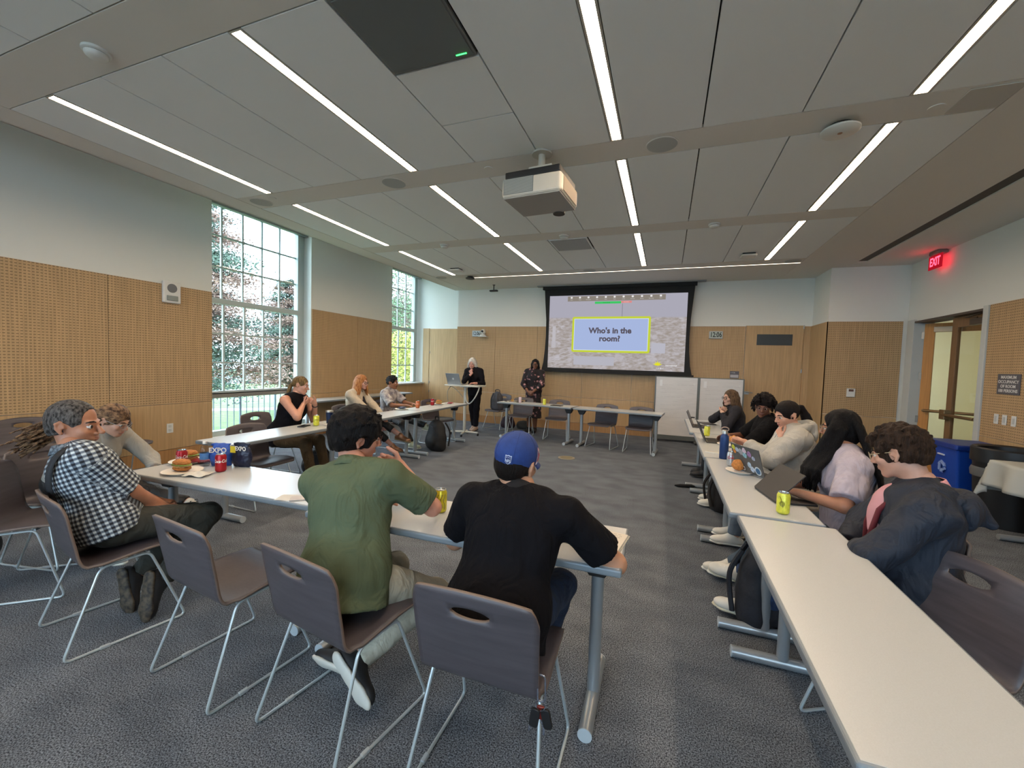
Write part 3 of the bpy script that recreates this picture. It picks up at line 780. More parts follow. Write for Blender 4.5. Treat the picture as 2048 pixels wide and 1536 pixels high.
# exit sign
t = thing('exit_sign', 'glowing red exit sign above the glazed doors', 'sign', (RX, 7.98, 3.24))
MB().box(-.13, .0, -.12, .12, .10, .16).build('canopy', mat('canopy_grey', '6d6a66', .5), t, bevel=.02)
MB().box(-.10, -.088, -.16, .16, -.10, .10).build('face_plate', emit_mat('exit_dim', '8c0f1c', 1.0), t)
ER = emit_mat('exit_red', 'ff2a3c', 7.0)
text_mesh('sign_letters', 'EXIT', .17, ER, t, frameM((-.102, 0, .0), (0, -1, 0), (0, 0, 1)), bold=.004, sx=.72)
MB().box(-.086, -.084, -.15, .15, -.09, .09).build('rear_glow_strip', emit_mat('exit_glow', 'ff2a3c', 2.0), t)

# ---------------------------------------------------------------- things on the ceiling
def ceil_thing(name, lb, cat, x, y, group=None, z=CZ): return thing(name, lb, cat, (x, y, z), 0, group)
for x, y, lb in ((-3.43, 1.59, 'white smoke detector on the ceiling nearest the camera'), (-3.43, 5.93, 'white smoke detector left on the third ceiling band'), (-1.47, 5.93, 'white smoke detector on the ceiling band beyond the projector'), (.49, 5.93, 'white smoke detector right on the third ceiling band')):
    t = ceil_thing('smoke_detector', lb, 'detector', x, y, 'white round smoke detectors')
    MB().lathe([(.072, 0), (.072, -.014), (.066, -.018)], n=28).build('base', WHITEP, t, smooth=True)
    MB().lathe([(.055, -.014), (.055, -.022)], n=28).build('vent_ring', BLACKP, t)
    MB().lathe([(.060, -.022), (.058, -.034), (.045, -.046), (.02, -.050)], n=28).build('cover', WHITEP, t, smooth=True)
SPK = mat('speaker_mesh', 'b2b4b2', 0.8, bump=.5, bscale=900)
for x, y, lb in ((-4.72, 3.74, 'by the tall window'), (-2.79, 3.74, 'left of the projector'), (-.12, 3.745, 'right of the projector'), (-4.80, 8.18, 'over the far left corner'), (-1.49, 8.16, 'in front of the screen'), (1.90, 8.17, 'over the far right corner')):
    t = ceil_thing('ceiling_speaker', 'round grey flush ceiling speaker %s' % lb, 'speaker', x, y, 'round ceiling speakers')
    MB().lathe([(.13, -.001), (.13, -.005), (.122, -.006)], n=32).build('rim', GYP, t)
    MB().lathe([(.121, -.002), (.121, -.0065), (.0, -.0075)], n=32, capt=False).build('grille', SPK, t)
for x, y, lb in ((-4.47, 3.68, 'beside the leftmost ceiling speaker'), (-1.69, 3.73, 'left of the projector mount'), (1.67, 3.78, 'near the right strip light'), (1.64, 8.17, 'beside the far right ceiling speaker'), (-1.73, 8.10, 'beside the speaker in front of the screen')):
    t = ceil_thing('sprinkler_cap', 'small round ceiling cap %s' % lb, 'cap', x, y, 'small round ceiling caps')
    MB().lathe([(.048, 0), (.048, -.006), (.0, -.008)], n=20, capt=False).build('cover', GYP, t)
for x, y, rr, lb, mt in ((1.14, 3.84, .125, 'large round white wireless access point at upper right', WHITEP), (-4.05, 7.50, .12, 'square pale access point near the far left strip light', WHITEP), (1.14, 7.56, .11, 'square pale access point near the far right strip light', WHITEP), (-4.09, 8.21, .10, 'dark round ceiling device over the thin strip light', BLACKP)):
    t = ceil_thing('access_point', lb, 'device', x, y)
    if 'square' in lb:
        MB().box(-.09, .09, -.09, .09, -.02, 0).build('mount', BLACKP, t)
        MB().box(-rr, rr, -rr, rr, -.05, -.02).build('cover', mt, t, bevel=.02, segs=3)
    else:
        MB().cyl((0, 0, 0), (0, 0, -.03), rr * .6, 24).build('mount', BLACKP, t)
        MB().lathe([(rr * .9, -.028), (rr, -.036), (rr, -.046), (rr * .9, -.056), (0, -.06)], n=40, capt=False).build('cover', mt, t, smooth=True)
        if mt is WHITEP: MB().lathe([(.016, -.0585), (.016, -.0615), (0, -.062)], n=16, capt=False).build('logo_dot', mat('dot_rust', 'a07860', 0.5), t)
t = ceil_thing('square_ceiling_panel', 'large faint square access panel in the band at upper right', 'panel', 1.90, 3.745)
MB().box(-.14, .14, -.14, .14, -.006, 0).build('cover', mat('panel_cover', 'bdbab5', .8), t, bevel=.002)
t = ceil_thing('microphone_array', 'dark square ceiling microphone panel with a green status light', 'microphone', -1.46, 2.055)
MB().box(-.295, .295, -.30, .29, -.004, .02).build('frame', mat('mic_frame', '6f7271', .5), t, bevel=.002)
MB().box(-.28, .28, -.285, .275, -.010, -.003).build('mesh_face', mat('mic_mesh', '6a6e6e', .8, bump=.4, bscale=1500), t, bevel=.003)
MB().box(.175, .245, .248, .256, -.012, -.0095).build('status_light', emit_mat('led_green', '2be04a', 6), t)
t = ceil_thing('air_vent', 'square grey air supply grille beyond the projector', 'vent', -1.46, 6.385)
MB().box(-.29, .29, -.30, .30, -.006, .01).build('frame', PANELC, t, bevel=.002)
MB().box(-.265, .265, -.275, .275, -.012, -.004).build('face', mat('vent_face', '9a9c9b', .5, bump=.3, bscale=900), t, bevel=.002)
t = ceil_thing('tracking_camera', 'small black camera bar hanging from the ceiling left of the screen', 'camera', -3.95, 9.20)
MB().cyl((0, 0, 0), (0, 0, -.12), .012, 10).cyl((0, 0, 0), (0, 0, -.01), .035, 14).build('stem', BLACKP, t)
MB().box(-.10, .10, -.035, .035, -.16, -.12).build('body', BLACKP, t, bevel=.008)
# projector
t = thing('projector', 'white ceiling projector with a grey ventilated side', 'projector', (-1.12, 3.60, -0.03), R(-4.5))
PW = mat('projector_white', 'bdbbb2', 0.4); PG = mat('projector_underside', '9d9b98', 0.5)
o = MB().box(-.27, .27, -.24, .24, 2.985, 3.15).build('body', PW, t, bevel=.03, segs=4)
MB().box(-.255, .255, -.225, .225, 2.981, 2.99).build('underside', PG, t, bevel=.004)
MB().box(-.25, .25, -.22, .22, 3.15, 3.21).build('top_housing', BLACKP, t, bevel=.01)
gr = MB()
for i in range(12):
    z = 3.015 + i * .0105
    gr.box(-.245, .02, -.243, -.2395, z, z + .006)
MB().box(-.25, .025, -.2415, -.235, 3.01, 3.14).build('vent_panel', mat('vent_grey', '6c7272', .5), t)
o = gr.build('vent_slats', mat('vent_light', '9aa09e', .5), t)
MB().box(.27, .273, -.18, .20, 3.01, 3.13).build('side_grille', mat('side_brown', '8a7a68', .6), t)
MB().lathe([(.0, .0), (.055, -.0), (.06, .03), (.06, .09)], (.09, .255, 2.975), 20).build('lens', BLACKP, t, smooth=True)
MB().box(-.16, .16, -.12, .12, 3.21, 3.235).build('mount_plate', PW, t, bevel=.004)
MB().box(-.10, .12, -.07, .07, 3.235, 3.30).build('mount_box', PW, t, bevel=.01)
MB().cyl((0, 0, 3.30), (0, 0, 3.43), .03, 16).cyl((0, 0, 3.415), (0, 0, 3.43), .09, 20).build('mount_pole', PW, t)
MB().tube([(-.26, -.02, 3.17), (-.31, -.05, 3.13), (-.32, -.03, 3.05), (-.29, .02, 3.02), (-.265, .05, 3.05)], .006, 6).tube([(-.26, .02, 3.12), (-.30, -.02, 3.10), (-.31, .03, 3.05), (-.27, .03, 3.04)], .005, 6).build('cable', BLACKP, t, smooth=True)

# ---------------------------------------------------------------- standing desk by the screen
t = thing('standing_desk', 'white wheeled standing desk with an open laptop on it', 'desk', (-3.92, 7.78, 0))
WD = mat('desk_white', 'b9b8b0', .4)
MB().prism(rrect(-.40, .40, -.21, .21, .05), 1.035, 1.06).build('desk_top', WD, t, bevel=.004)
MB().cyl((0, 0, .07), (0, 0, 1.035), .03, 20).box(-.10, .10, -.06, .06, 1.01, 1.035).build('column', WD, t)
for a in (12, 100, 192, 280):
    c_, s_ = math.cos(R(a)), math.sin(R(a))
    MB().tube([(0, 0, .075), (c_ * .30, s_ * .24, .065)], [.024, .018], 8).build('base_arm', WD, t, smooth=True)
    MB().cyl((c_ * .30 - .012, s_ * .24, .026), (c_ * .30 + .012, s_ * .24, .026), .026, 14).build('caster', BLACKP, t)
def bez(pts, n=16):
    pts = [Vector(p) for p in pts]; out = []
    P = [pts[0]] + pts + [pts[-1]]
    for i in range(1, len(P) - 2):
        for k in range(n):
            t_ = k / n; a, b, c, d = P[i - 1], P[i], P[i + 1], P[i + 2]
            out.append(0.5 * ((2 * b) + (c - a) * t_ + (2 * a - 5 * b + 4 * c - d) * t_ ** 2 + (3 * b - a - 3 * c + d) * t_ ** 3))
    out.append(pts[-1]); return out
tag(MB().tube(bez([(-3.56, 7.70, 1.05), (-3.55, 7.62, .95), (-3.62, 7.60, .80), (-3.74, 7.64, .69), (-3.84, 7.70, .72), (-3.90, 7.74, .88)], 8), .013, 8).build('white_cable', mat('cable_white', 'a9a8a0', .5), None, smooth=True), 'thick white cable looping below the standing desk top', 'cable')
tag(MB().tube(bez([(-4.22, 7.72, 1.03), (-4.27, 7.66, .92), (-4.24, 7.62, .75), (-4.20, 7.70, .5), (-4.18, 7.9, .25), (-4.28, 8.0, .02)], 8), .007, 6).tube(bez([(-4.25, 7.70, 1.02), (-4.12, 7.64, 1.0), (-4.0, 7.66, .90), (-3.93, 7.7, .8)], 8), .007, 6).build('thin_cable', mat('cable_thin', '8c887e', .5), None, smooth=True), 'thin cables hanging from the left of the standing desk', 'cable')

def laptop(loc, rz, lb, lid, deck, W=.31, D=.22, ang=110, name='laptop', cover=None, z=TZ):
    t = thing(name, lb, 'laptop', (loc[0], loc[1], z), rz, None)
    MB().box(-W / 2, W / 2, -D / 2, D / 2, .001, .014).build('base', deck, t, bevel=.004)
    MB().box(-W / 2 + .02, W / 2 - .02, -D / 2 + .10, D / 2 - .02, .0138, .0148).build('keyboard', mat('keys_black', '1a1a1c', .6), t)
    M = Matrix.Translation((0, D / 2, .012)) @ Matrix.Rotation(R(90 - ang), 4, 'X')
    MB().box(-W / 2, W / 2, -.003, .004, 0, D, M).build('lid', lid, t, bevel=.002)
    MB().box(-W / 2 + .012, W / 2 - .012, -.0045, -.003, .02, D - .012, M).build('display', mat('display_dark', '1a1c20', .25), t)
    return t, M
SILV = mat('laptop_silver', '9fa3a6', .35, .6); DKG = mat('laptop_dark', '3c3835', .4, .3)
lt, M = laptop((-4.10, 7.78), R(172), 'silver laptop open on the standing desk', SILV, SILV, .34, .24, 112, z=1.06)
MB().cyl(M @ Vector((0, .004, .12)), M @ Vector((0, .006, .12)), .022, 16).build('logo', mat('logo_pale', 'c4c8ca', .4), lt)

# ---------------------------------------------------------------- bins and food table at right
t = thing('recycling_bin', 'tall blue recycling bin beside the glazed doors', 'bin', (3.42, 6.50, 0), 0)
BB = mat('blue_bin', '0f3fa0', .4); BBL = mat('blue_bin_lid', '0c2f80', .4)
b_ = MB(); lo = [(-.17, -.22), (.17, -.22), (.17, .22), (-.17, .22)]; hi = [(-.24, -.29), (.24, -.29), (.24, .29), (-.24, .29)]
b_.add([(x, y, .0) for x, y in lo] + [(x, y, .72) for x, y in hi], [(3, 2, 1, 0), (4, 5, 6, 7), (0, 1, 5, 4), (1, 2, 6, 5), (2, 3, 7, 6), (3, 0, 4, 7)])
b_.build('body', BB, t, bevel=.02, segs=3)
MB().box(-.265, .265, -.31, .31, .70, .765).build('lid', BBL, t, bevel=.015)
RS = mat('recycle_pale', '7f9ad0', .5)
for a in (90, 210, 330):
    M = Matrix.Translation((-.222, .0, .46)) @ Matrix.Rotation(R(-90), 4, 'Z') @ Matrix.Rotation(R(90), 4, 'X') @ Matrix.Rotation(R(a), 4, 'Z')
    MB().prism([(-.05, .030), (.02, .030), (.02, .018), (.055, .045), (.02, .072), (.02, .06), (-.05, .06)], 0, .012, M).build('recycling_mark', RS, t)
MB().box(-.250, -.235, -.06, .06, .60, .615).build('brand_mark', mat('mark_white', 'c7d2e6', .5), t)
t = thing('trash_can', 'round black trash can with an open top by the right wall', 'bin', (3.42, 5.85, 0))
BK = mat('bin_black', '17181a', .4)
MB().lathe([(.235, 0), (.255, .4), (.27, .68)], n=36, capt=False).build('body', BK, t, smooth=True)
MB().lathe([(.27, .66), (.29, .66), (.29, .80), (.275, .815), (.24, .80), (.235, .60), (.0, .55)], n=36, capb=False, capt=False).build('rim', BK, t, smooth=True)
MB().lathe([(.272, .60), (.285, .56), (.278, .50)], n=30, capb=False, capt=False).build('liner_bag', mat('bag_film', '55585a', .3), t, smooth=True)
t = thing('food_table', 'table at right under a white cloth, seen end on', 'table', (3.34, 4.66, 0))
MB().box(-.30, .30, -.78, .78, .702, .735).build('table_top', EDGE, t, bevel=.008)
for y in (-.62, .62):
    MB().cyl((0, y, .05), (0, y, .70), .028, 18).build('leg', ALU, t, smooth=True)
    MB().cyl((-.29, y, .031), (.27, y, .031), .029, 18).build('foot', ALU, t, smooth=True)
def cloth():
    vs = []; fs = []; nx, ny = 40, 70
    rr = random.Random(5)
    for j in range(ny + 1):
        for i in range(nx + 1):
            u = -.56 + 1.12 * i / nx; v = -1.1 + 2.2 * j / ny
            x, y, z = u, v, .742
            dx = max(0, abs(u) - .305); dy = max(0, abs(v) - .79)
            if dx or dy:
                drop = max(dx, dy) if not (dx and dy) else math.hypot(dx, dy) * 1.05
                x = math.copysign(.305 + .10 * dx + (.04 * math.sin(v * 17) * min(1, dx * 5) if dx else 0), u) if dx else u
                y = math.copysign(.79 + .06 * dy + (.04 * math.sin(u * 19) * min(1, dy * 5)), v) if dy else v
                if dx and dy: x = math.copysign(.305 + .28 * min(dx, dy), u); y = math.copysign(.79 + .28 * min(dx, dy), v)
                z = .742 - drop
            vs.append((x, y, z))
    for j in range(ny):
        for i in range(nx):
            a = j * (nx + 1) + i; fs.append((a, a + 1, a + nx + 2, a + nx + 1))
    return vs, fs
m = MB(); m.add(*cloth()); o = m.build('tablecloth', mat('cloth_white', 'a9adaa', .7, bump=.3, bscale=9), None, smooth=2, loc=(3.34, 4.66, 0)); tag(o, 'white cloth draped over the food table at right', 'tablecloth')
o.modifiers.new('t', 'SOLIDIFY').thickness = .002
# floor outlet
t = thing('floor_box', 'round metal floor box cover in the carpet amid the tables', 'cover', (-1.48, 6.71, 0))
MB().lathe([(.14, .001), (.14, .006), (.12, .008), (.0, .008)], n=32, capt=False).build('cover', mat('brass_ring', 'a8a294', .35, .6), t)
MB().lathe([(.105, .0085), (.105, .0095), (.0, .0095)], n=32, capt=False).build('lid', mat('floor_lid', '8f8468', .5, .4), t)
# ================================================================ implicit-surface bodies
def nv(v):
    v = np.asarray(v, float); return v / max(1e-9, np.linalg.norm(v))
def seg(a, b, ra, rb=None, k=.02, w=None, q=1.0, cap=False, op=0):
    return ('s', np.asarray(a, float), np.asarray(b, float), ra, ra if rb is None else rb, k, w, q, cap, op)
def ell(c, r, ax=None, k=.02, op=0):
    return ('e', np.asarray(c, float), np.asarray(r, float), np.eye(3) if ax is None else np.asarray(ax, float), k, op)
def poly_mesh(prims, res, wr=0.0, wf=22.0, ws=(1, 1, 1), pad=None):
    """union of tapered limbs and ellipsoids with smooth blending, meshed with surface nets"""
    res = res * 1.27
    lo = np.full(3, 1e9); hi = np.full(3, -1e9); bb = []
    for p in prims:
        if p[0] == 's':
            r = max(p[3], p[4]) + p[5] + 3 * res
            l = np.minimum(p[1], p[2]) - r; h = np.maximum(p[1], p[2]) + r; sub = p[9]
        else:
            e = np.sqrt(((p[3] * p[2][:, None]) ** 2).sum(0)) + p[4] + 3 * res
            l = p[1] - e; h = p[1] + e; sub = p[5]
        bb.append((l, h))
        if not sub: lo = np.minimum(lo, l); hi = np.maximum(hi, h)
    lo -= wr; hi += wr
    n = np.ceil((hi - lo) / res).astype(int) + 2
    ax = [(lo[i] + np.arange(n[i]) * res).astype(np.float32) for i in range(3)]
    F = np.full(n, 0.25, np.float32)
    for p, (l, h) in zip(prims, bb):
        i0 = np.clip(np.floor((l - lo) / res).astype(int), 0, n); i1 = np.clip(np.ceil((h - lo) / res).astype(int) + 1, 0, n)
        if (i1 <= i0).any(): continue
        sl = tuple(slice(a, b) for a, b in zip(i0, i1))
        X = ax[0][sl[0]][:, None, None]; Y = ax[1][sl[1]][None, :, None]; Z = ax[2][sl[2]][None, None, :]
        if p[0] == 's':
            _, a, b, ra, rb, k, w_, q, cap, op = p
            d = b - a; L2 = max(d @ d, 1e-9); L = math.sqrt(L2)
            dx = X - a[0]; dy = Y - a[1]; dz = Z - a[2]
            t0 = (dx * d[0] + dy * d[1] + dz * d[2]) / L2
            t = np.clip(t0, 0, 1)
            ex = dx - t * d[0]; ey = dy - t * d[1]; ez = dz - t * d[2]
            d2 = ex * ex + ey * ey + ez * ez
            if w_ is not None:
                e = ex * w_[0] + ey * w_[1] + ez * w_[2]; d2 = d2 + (1 / q ** 2 - 1) * e * e
            D = np.sqrt(d2) - (ra + (rb - ra) * t)
            if w_ is not None: D = D * (0.5 + 0.5 * q)
            if cap: D = np.maximum(D, (t0 - 1) * L)
            if cap == 2: D = np.maximum(D, -t0 * L)
        else:
            _, c, r, A, k, op = p
            dx = X - c[0]; dy = Y - c[1]; dz = Z - c[2]
            u = [(dx * A[i][0] + dy * A[i][1] + dz * A[i][2]) / r[i] for i in range(3)]
            k0 = np.sqrt(u[0] ** 2 + u[1] ** 2 + u[2] ** 2) + 1e-9
            k1 = np.sqrt((u[0] / r[0]) ** 2 + (u[1] / r[1]) ** 2 + (u[2] / r[2]) ** 2) + 1e-9
            D = k0 * (k0 - 1) / k1
        G = F[sl]
        if op:
            D = -D; hh = np.maximum(k - np.abs(G - D), 0) / k
            F[sl] = np.maximum(G, D) + hh * hh * k * .25
        else:
            hh = np.maximum(k - np.abs(G - D), 0) / k
            F[sl] = np.minimum(G, D) - hh * hh * k * .25
    if wr:
        I = np.nonzero(np.abs(F) < wr * 3 + 2 * res)
        x = ax[0][I[0]] * wf * ws[0]; y = ax[1][I[1]] * wf * ws[1]; z = ax[2][I[2]] * wf * ws[2]
        nn = np.sin(x + 2.1 * np.sin(.7 * y + .9 * z)) * np.sin(1.1 * z + 1.7 * np.sin(.8 * x - .6 * y)) + .5 * np.sin(2.3 * y + 1.6 * np.sin(1.5 * z + x)) * np.sin(2.1 * x - 1.3 * z)
        F[I] += (wr * nn).astype(np.float32)
    Sg = F < 0
    a = Sg[:-1, :-1, :-1]; al = a.copy(); an = a.copy()
    for i in (0, 1):
        for j in (0, 1):
            for kk in (0, 1):
                q = Sg[i:n[0] - 1 + i, j:n[1] - 1 + j, kk:n[2] - 1 + kk]; al &= q; an |= q
    act = np.nonzero(an & ~al); N = len(act[0])
    idx = np.full(tuple(n - 1), -1, np.int32); idx[act] = np.arange(N)
    ai = np.stack(act, 1)
    pos = np.zeros((N, 3), np.float32); cnt = np.zeros(N, np.float32)
    cs = [(0, 0, 0), (1, 0, 0), (0, 1, 0), (1, 1, 0), (0, 0, 1), (1, 0, 1), (0, 1, 1), (1, 1, 1)]
    vals = [F[ai[:, 0] + c[0], ai[:, 1] + c[1], ai[:, 2] + c[2]] for c in cs]
    for e0, e1 in ((0, 1), (2, 3), (4, 5), (6, 7), (0, 2), (1, 3), (4, 6), (5, 7), (0, 4), (1, 5), (2, 6), (3, 7)):
        f0 = vals[e0]; f1 = vals[e1]; m = (f0 < 0) != (f1 < 0)
        t = np.where(m, f0 / np.where(m, f0 - f1, 1), 0)
        c0 = np.array(cs[e0]); c1 = np.array(cs[e1])
        pos += m[:, None] * (c0 + t[:, None] * (c1 - c0)); cnt += m
    V = (pos / cnt[:, None] + ai) * res + lo
    Q = []
    for axn, (u, v) in ((0, (1, 2)), (1, (2, 0)), (2, (0, 1))):
        s0 = [slice(1, n[i] - 1) for i in range(3)]; s1 = list(s0)
        s0[axn] = slice(0, n[axn] - 1); s1[axn] = slice(1, n[axn])
        A = Sg[tuple(s0)]; B = Sg[tuple(s1)]
        for flip, M in ((0, A & ~B), (1, ~A & B)):
            c = np.stack(np.nonzero(M), 1)
            if not len(c): continue
            c = c + np.array([0 if i == axn else 1 for i in range(3)])
            eu = np.zeros(3, int); eu[u] = 1; ev = np.zeros(3, int); ev[v] = 1
            g = [c - eu - ev, c - ev, c, c - eu]
            if flip: g = g[::-1]
            Q.append(np.stack([idx[q[:, 0], q[:, 1], q[:, 2]] for q in g], 1))
    Q = np.concatenate(Q)
    Q = Q[(Q >= 0).all(1)]
    return V.astype(np.float64), Q
def relax(V, Q, it=1, f=.5):
    for _ in range(it):
        s = np.zeros_like(V); c = np.zeros(len(V))
        for i in range(4):
            for j in (1, 3):
                np.add.at(s, Q[:, i], V[Q[:, (i + j) % 4]]); np.add.at(c, Q[:, i], 1)
        V = V * (1 - f) + f * s / np.maximum(c, 1)[:, None]
    return V
def np_obj(name, parts, mats_, parent, origin, uv=None, mi=None):
    V = np.concatenate([p[0] for p in parts]); o = 0; Qs = []
    for p in parts: Qs.append(p[1] + o); o += len(p[0])
    Q = np.concatenate(Qs)
    me = bpy.data.meshes.new(name)
    me.vertices.add(len(V)); me.vertices.foreach_set('co', (V - np.asarray(origin)).astype(np.float32).ravel())
    me.loops.add(Q.size); me.loops.foreach_set('vertex_index', Q.astype(np.int32).ravel())
    me.polygons.add(len(Q)); me.polygons.foreach_set('loop_start', np.arange(0, Q.size, 4, dtype=np.int32))
    me.polygons.foreach_set('use_smooth', np.ones(len(Q), bool))
    for q in (mats_ if isinstance(mats_, (list, tuple)) else [mats_]): me.materials.append(q)
    if mi is not None: me.polygons.foreach_set('material_index', mi.astype(np.int32))
    if uv is not None:
        at = me.attributes.new('cloth', 'FLOAT_VECTOR', 'POINT'); at.data.foreach_set('vector', uv.astype(np.float32).ravel())
    me.update(); me.validate()
    ob = bpy.data.objects.new(name, me); COL.objects.link(ob); ob.parent = parent
    return ob
def az(a): return np.array([math.sin(R(a)), math.cos(R(a)), 0.0])
def ik(S_, W_, E0, l1, l2):
    S_ = np.asarray(S_, float); W_ = np.asarray(W_, float); E0 = np.asarray(E0, float)
    d = W_ - S_; D = np.linalg.norm(d)
    if D > (l1 + l2) * .998: W_ = S_ + d / D * (l1 + l2) * .998; d = W_ - S_; D = np.linalg.norm(d)
    u = d / D; a = (l1 * l1 - l2 * l2 + D * D) / (2 * D); h = math.sqrt(max(0, l1 * l1 - a * a))
    m = S_ + u * a; p = E0 - m; p = p - u * (p @ u)
    return m + nv(p) * h, W_
def hand_prims(W_, d, n, side, curl=(25, 35, 25), s=1.0, spread=1.0, thumb=0.0):
    d = nv(d); n = np.asarray(n, float); n = nv(n - d * (n @ d)); t = np.cross(d, n) * (1 if side == 'R' else -1)
    W_ = np.asarray(W_, float); P = []
    for i, (o, fl) in enumerate(((.027, .92), (.009, 1.0), (-.009, .94), (-.026, .76))):
        K = W_ + (d * (.086 - .004 * abs(i - 1)) + t * o) * s
        P.append(seg(W_ + (d * .008 + t * o * .55) * s, K, .0135 * s, .0105 * s, .012))
        p = K; ang = 0
        dd0 = nv(d + t * o * 2.2 * spread)
        for j, (ln, ra, rb) in enumerate(((.043, .0092, .0085), (.026, .0085, .0078), (.021, .0078, .0062))):
            ang += curl[j]
            dd = dd0 * math.cos(R(ang)) + n * math.sin(R(ang))
            q = p + dd * ln * fl * s; P.append(seg(p, q, ra * s, rb * s, .003)); p = q
    b = W_ + (d * .018 + t * .020) * s
    t1 = nv(d * .62 + t * (.75 - thumb) + n * (.25 + thumb)); t2 = nv(d * .85 + t * (.25 - thumb) + n * (.25 + thumb))
    P.append(seg(b, b + t1 * .045 * s, .014 * s, .0105 * s, .01)); P.append(seg(b + t1 * .045 * s, b + (t1 * .045 + t2 * .030) * s, .0105 * s, .009 * s, .004)); P.append(seg(b + (t1 * .045 + t2 * .030) * s, b + (t1 * .045 + t2 * .052) * s, .009 * s, .007 * s, .004))
    return P
class Head:
    def __init__(h, c, a, pitch=0, roll=0, s=1.0):
        f = az(a); r = np.array([f[1], -f[0], 0]); u = np.array([0, 0, 1.0])
        cp, sp = math.cos(R(pitch)), math.sin(R(pitch))
        f2 = f * cp - u * sp; u2 = u * cp + f * sp
        cr_, sr = math.cos(R(roll)), math.sin(R(roll))
        h.r = r * cr_ - u2 * sr; h.u = u2 * cr_ + r * sr; h.f = f2; h.c = np.asarray(c, float); h.s = s
        h.A = np.stack([h.r, h.f, h.u])
    def __call__(h, x, y, z): return h.c + h.s * (h.r * x + h.f * y + h.u * z)
    def E(h, c, r, k=.015, op=0, tilt=0):
        return ell(h(*c), np.asarray(r) * h.s, h.A, k, op)
    def S(h, a, b, ra, rb=None, k=.012, op=0): return seg(h(*a), h(*b), ra * h.s, (ra if rb is None else rb) * h.s, k, op=op)
def head_prims(h, fem=False, fat=1.0, nose=1.0):
    j = .92 if fem else 1.0
    P = [h.E((0, -.014, .030), (.074, .093, .086)), h.E((0, .026, -.040), (.058 * j * fat, .064, .070), .03),
         h.S((.036 * j * fat, .0, -.060), (.015, .062, -.094), .020, .015, .02), h.S((-.036 * j * fat, .0, -.060), (-.015, .062, -.094), .020, .015, .02),
         h.E((0, .070, -.094), (.020 * j, .015, .015), .02),
         h.S((.036, .074, .017), (.010, .083, .014), .009, .009, .014), h.S((-.036, .074, .017), (-.010, .083, .014), .009, .009, .014),
         h.E((.038, .062, -.028), (.021, .020, .018), .02), h.E((-.038, .062, -.028), (.021, .020, .018), .02),
         h.E((.031, .100, -.001), (.017, .017, .010), .008, 1), h.E((-.031, .100, -.001), (.017, .017, .010), .008, 1),
         h.S((.018, .086, .006), (.045, .076, .005), .0045, .004, .004), h.S((-.018, .086, .006), (-.045, .076, .005), .0045, .004, .004),
         h.S((.020, .084, -.009), (.043, .077, -.009), .004, .004, .005), h.S((-.020, .084, -.009), (-.043, .077, -.009), .004, .004, .005),
         h.S((0, .086, .006), (0, .090 + .018 * nose, -.030), .0075, .0115, .010), h.E((.012, .096, -.036), (.008, .009, .0065), .005), h.E((-.012, .096, -.036), (.008, .009, .0065), .005),
         h.E((0, .084, -.062), (.026, .010, .012), .012)]
    for s_ in (1, -1):
        P += [h.S((s_ * .076, -.012, .022), (s_ * .086, -.024, .012), .008, .006, .005), h.S((s_ * .086, -.024, .012), (s_ * .083, -.022, -.012), .006, .006, .005),
              h.S((s_ * .083, -.022, -.012), (s_ * .076, -.006, -.034), .006, .0075, .005), h.S((s_ * .076, -.008, .022), (s_ * .075, .004, -.006), .005, .006, .006), h.E((s_ * .077, -.013, -.003), (.006, .014, .024), .004)]
    return P
SK = {}
def skin(nm, col, rough=.5): return mat('skin_' + nm, col, rough, bump=.08, bscale=350, var=.05, vscale=30, sss=.06)
def hairm(nm, col='5a4430', rough=.55, col2=None, st=(1, 1, .12)): return mat('hair_' + nm, col, max(rough, .5), bump=1.0, bscale=260, stretch=st, var=.28, vscale=90, col2=col2, spec=.18, bdetail=6)
def clothm(nm, col='808080', rough=.85, var=.06, bump=.12, bscale=500, col2=None, vs=9): return mat('cloth_' + nm, col, rough, bump=bump, bscale=bscale, var=var, vscale=vs, col2=col2, spec=.2, fold=.5)
EYEW = mat('eye_white', 'c9c4bf', .25); LENS = glass_mat('lens_glass', (.96, .97, .97))
def sphere(mb, c, r, A=None, n=14, m=9, dirs=None, cut=None):
    vs = []; fs = []
    for j in range(m + 1):
        for i in range(n):
            t = PI * j / m; p = 2 * PI * i / n
            q = np.array([math.sin(t) * math.cos(p), math.sin(t) * math.sin(p), math.cos(t)]) * r
            vs.append(np.asarray(c) + (q @ A if A is not None else q))
    o = len(mb.v)
    for j in range(m):
        for i in range(n):
            fs.append((j * n + i, (j + 1) * n + i, (j + 1) * n + (i + 1) % n, j * n + (i + 1) % n))
    mb.add(vs, fs)
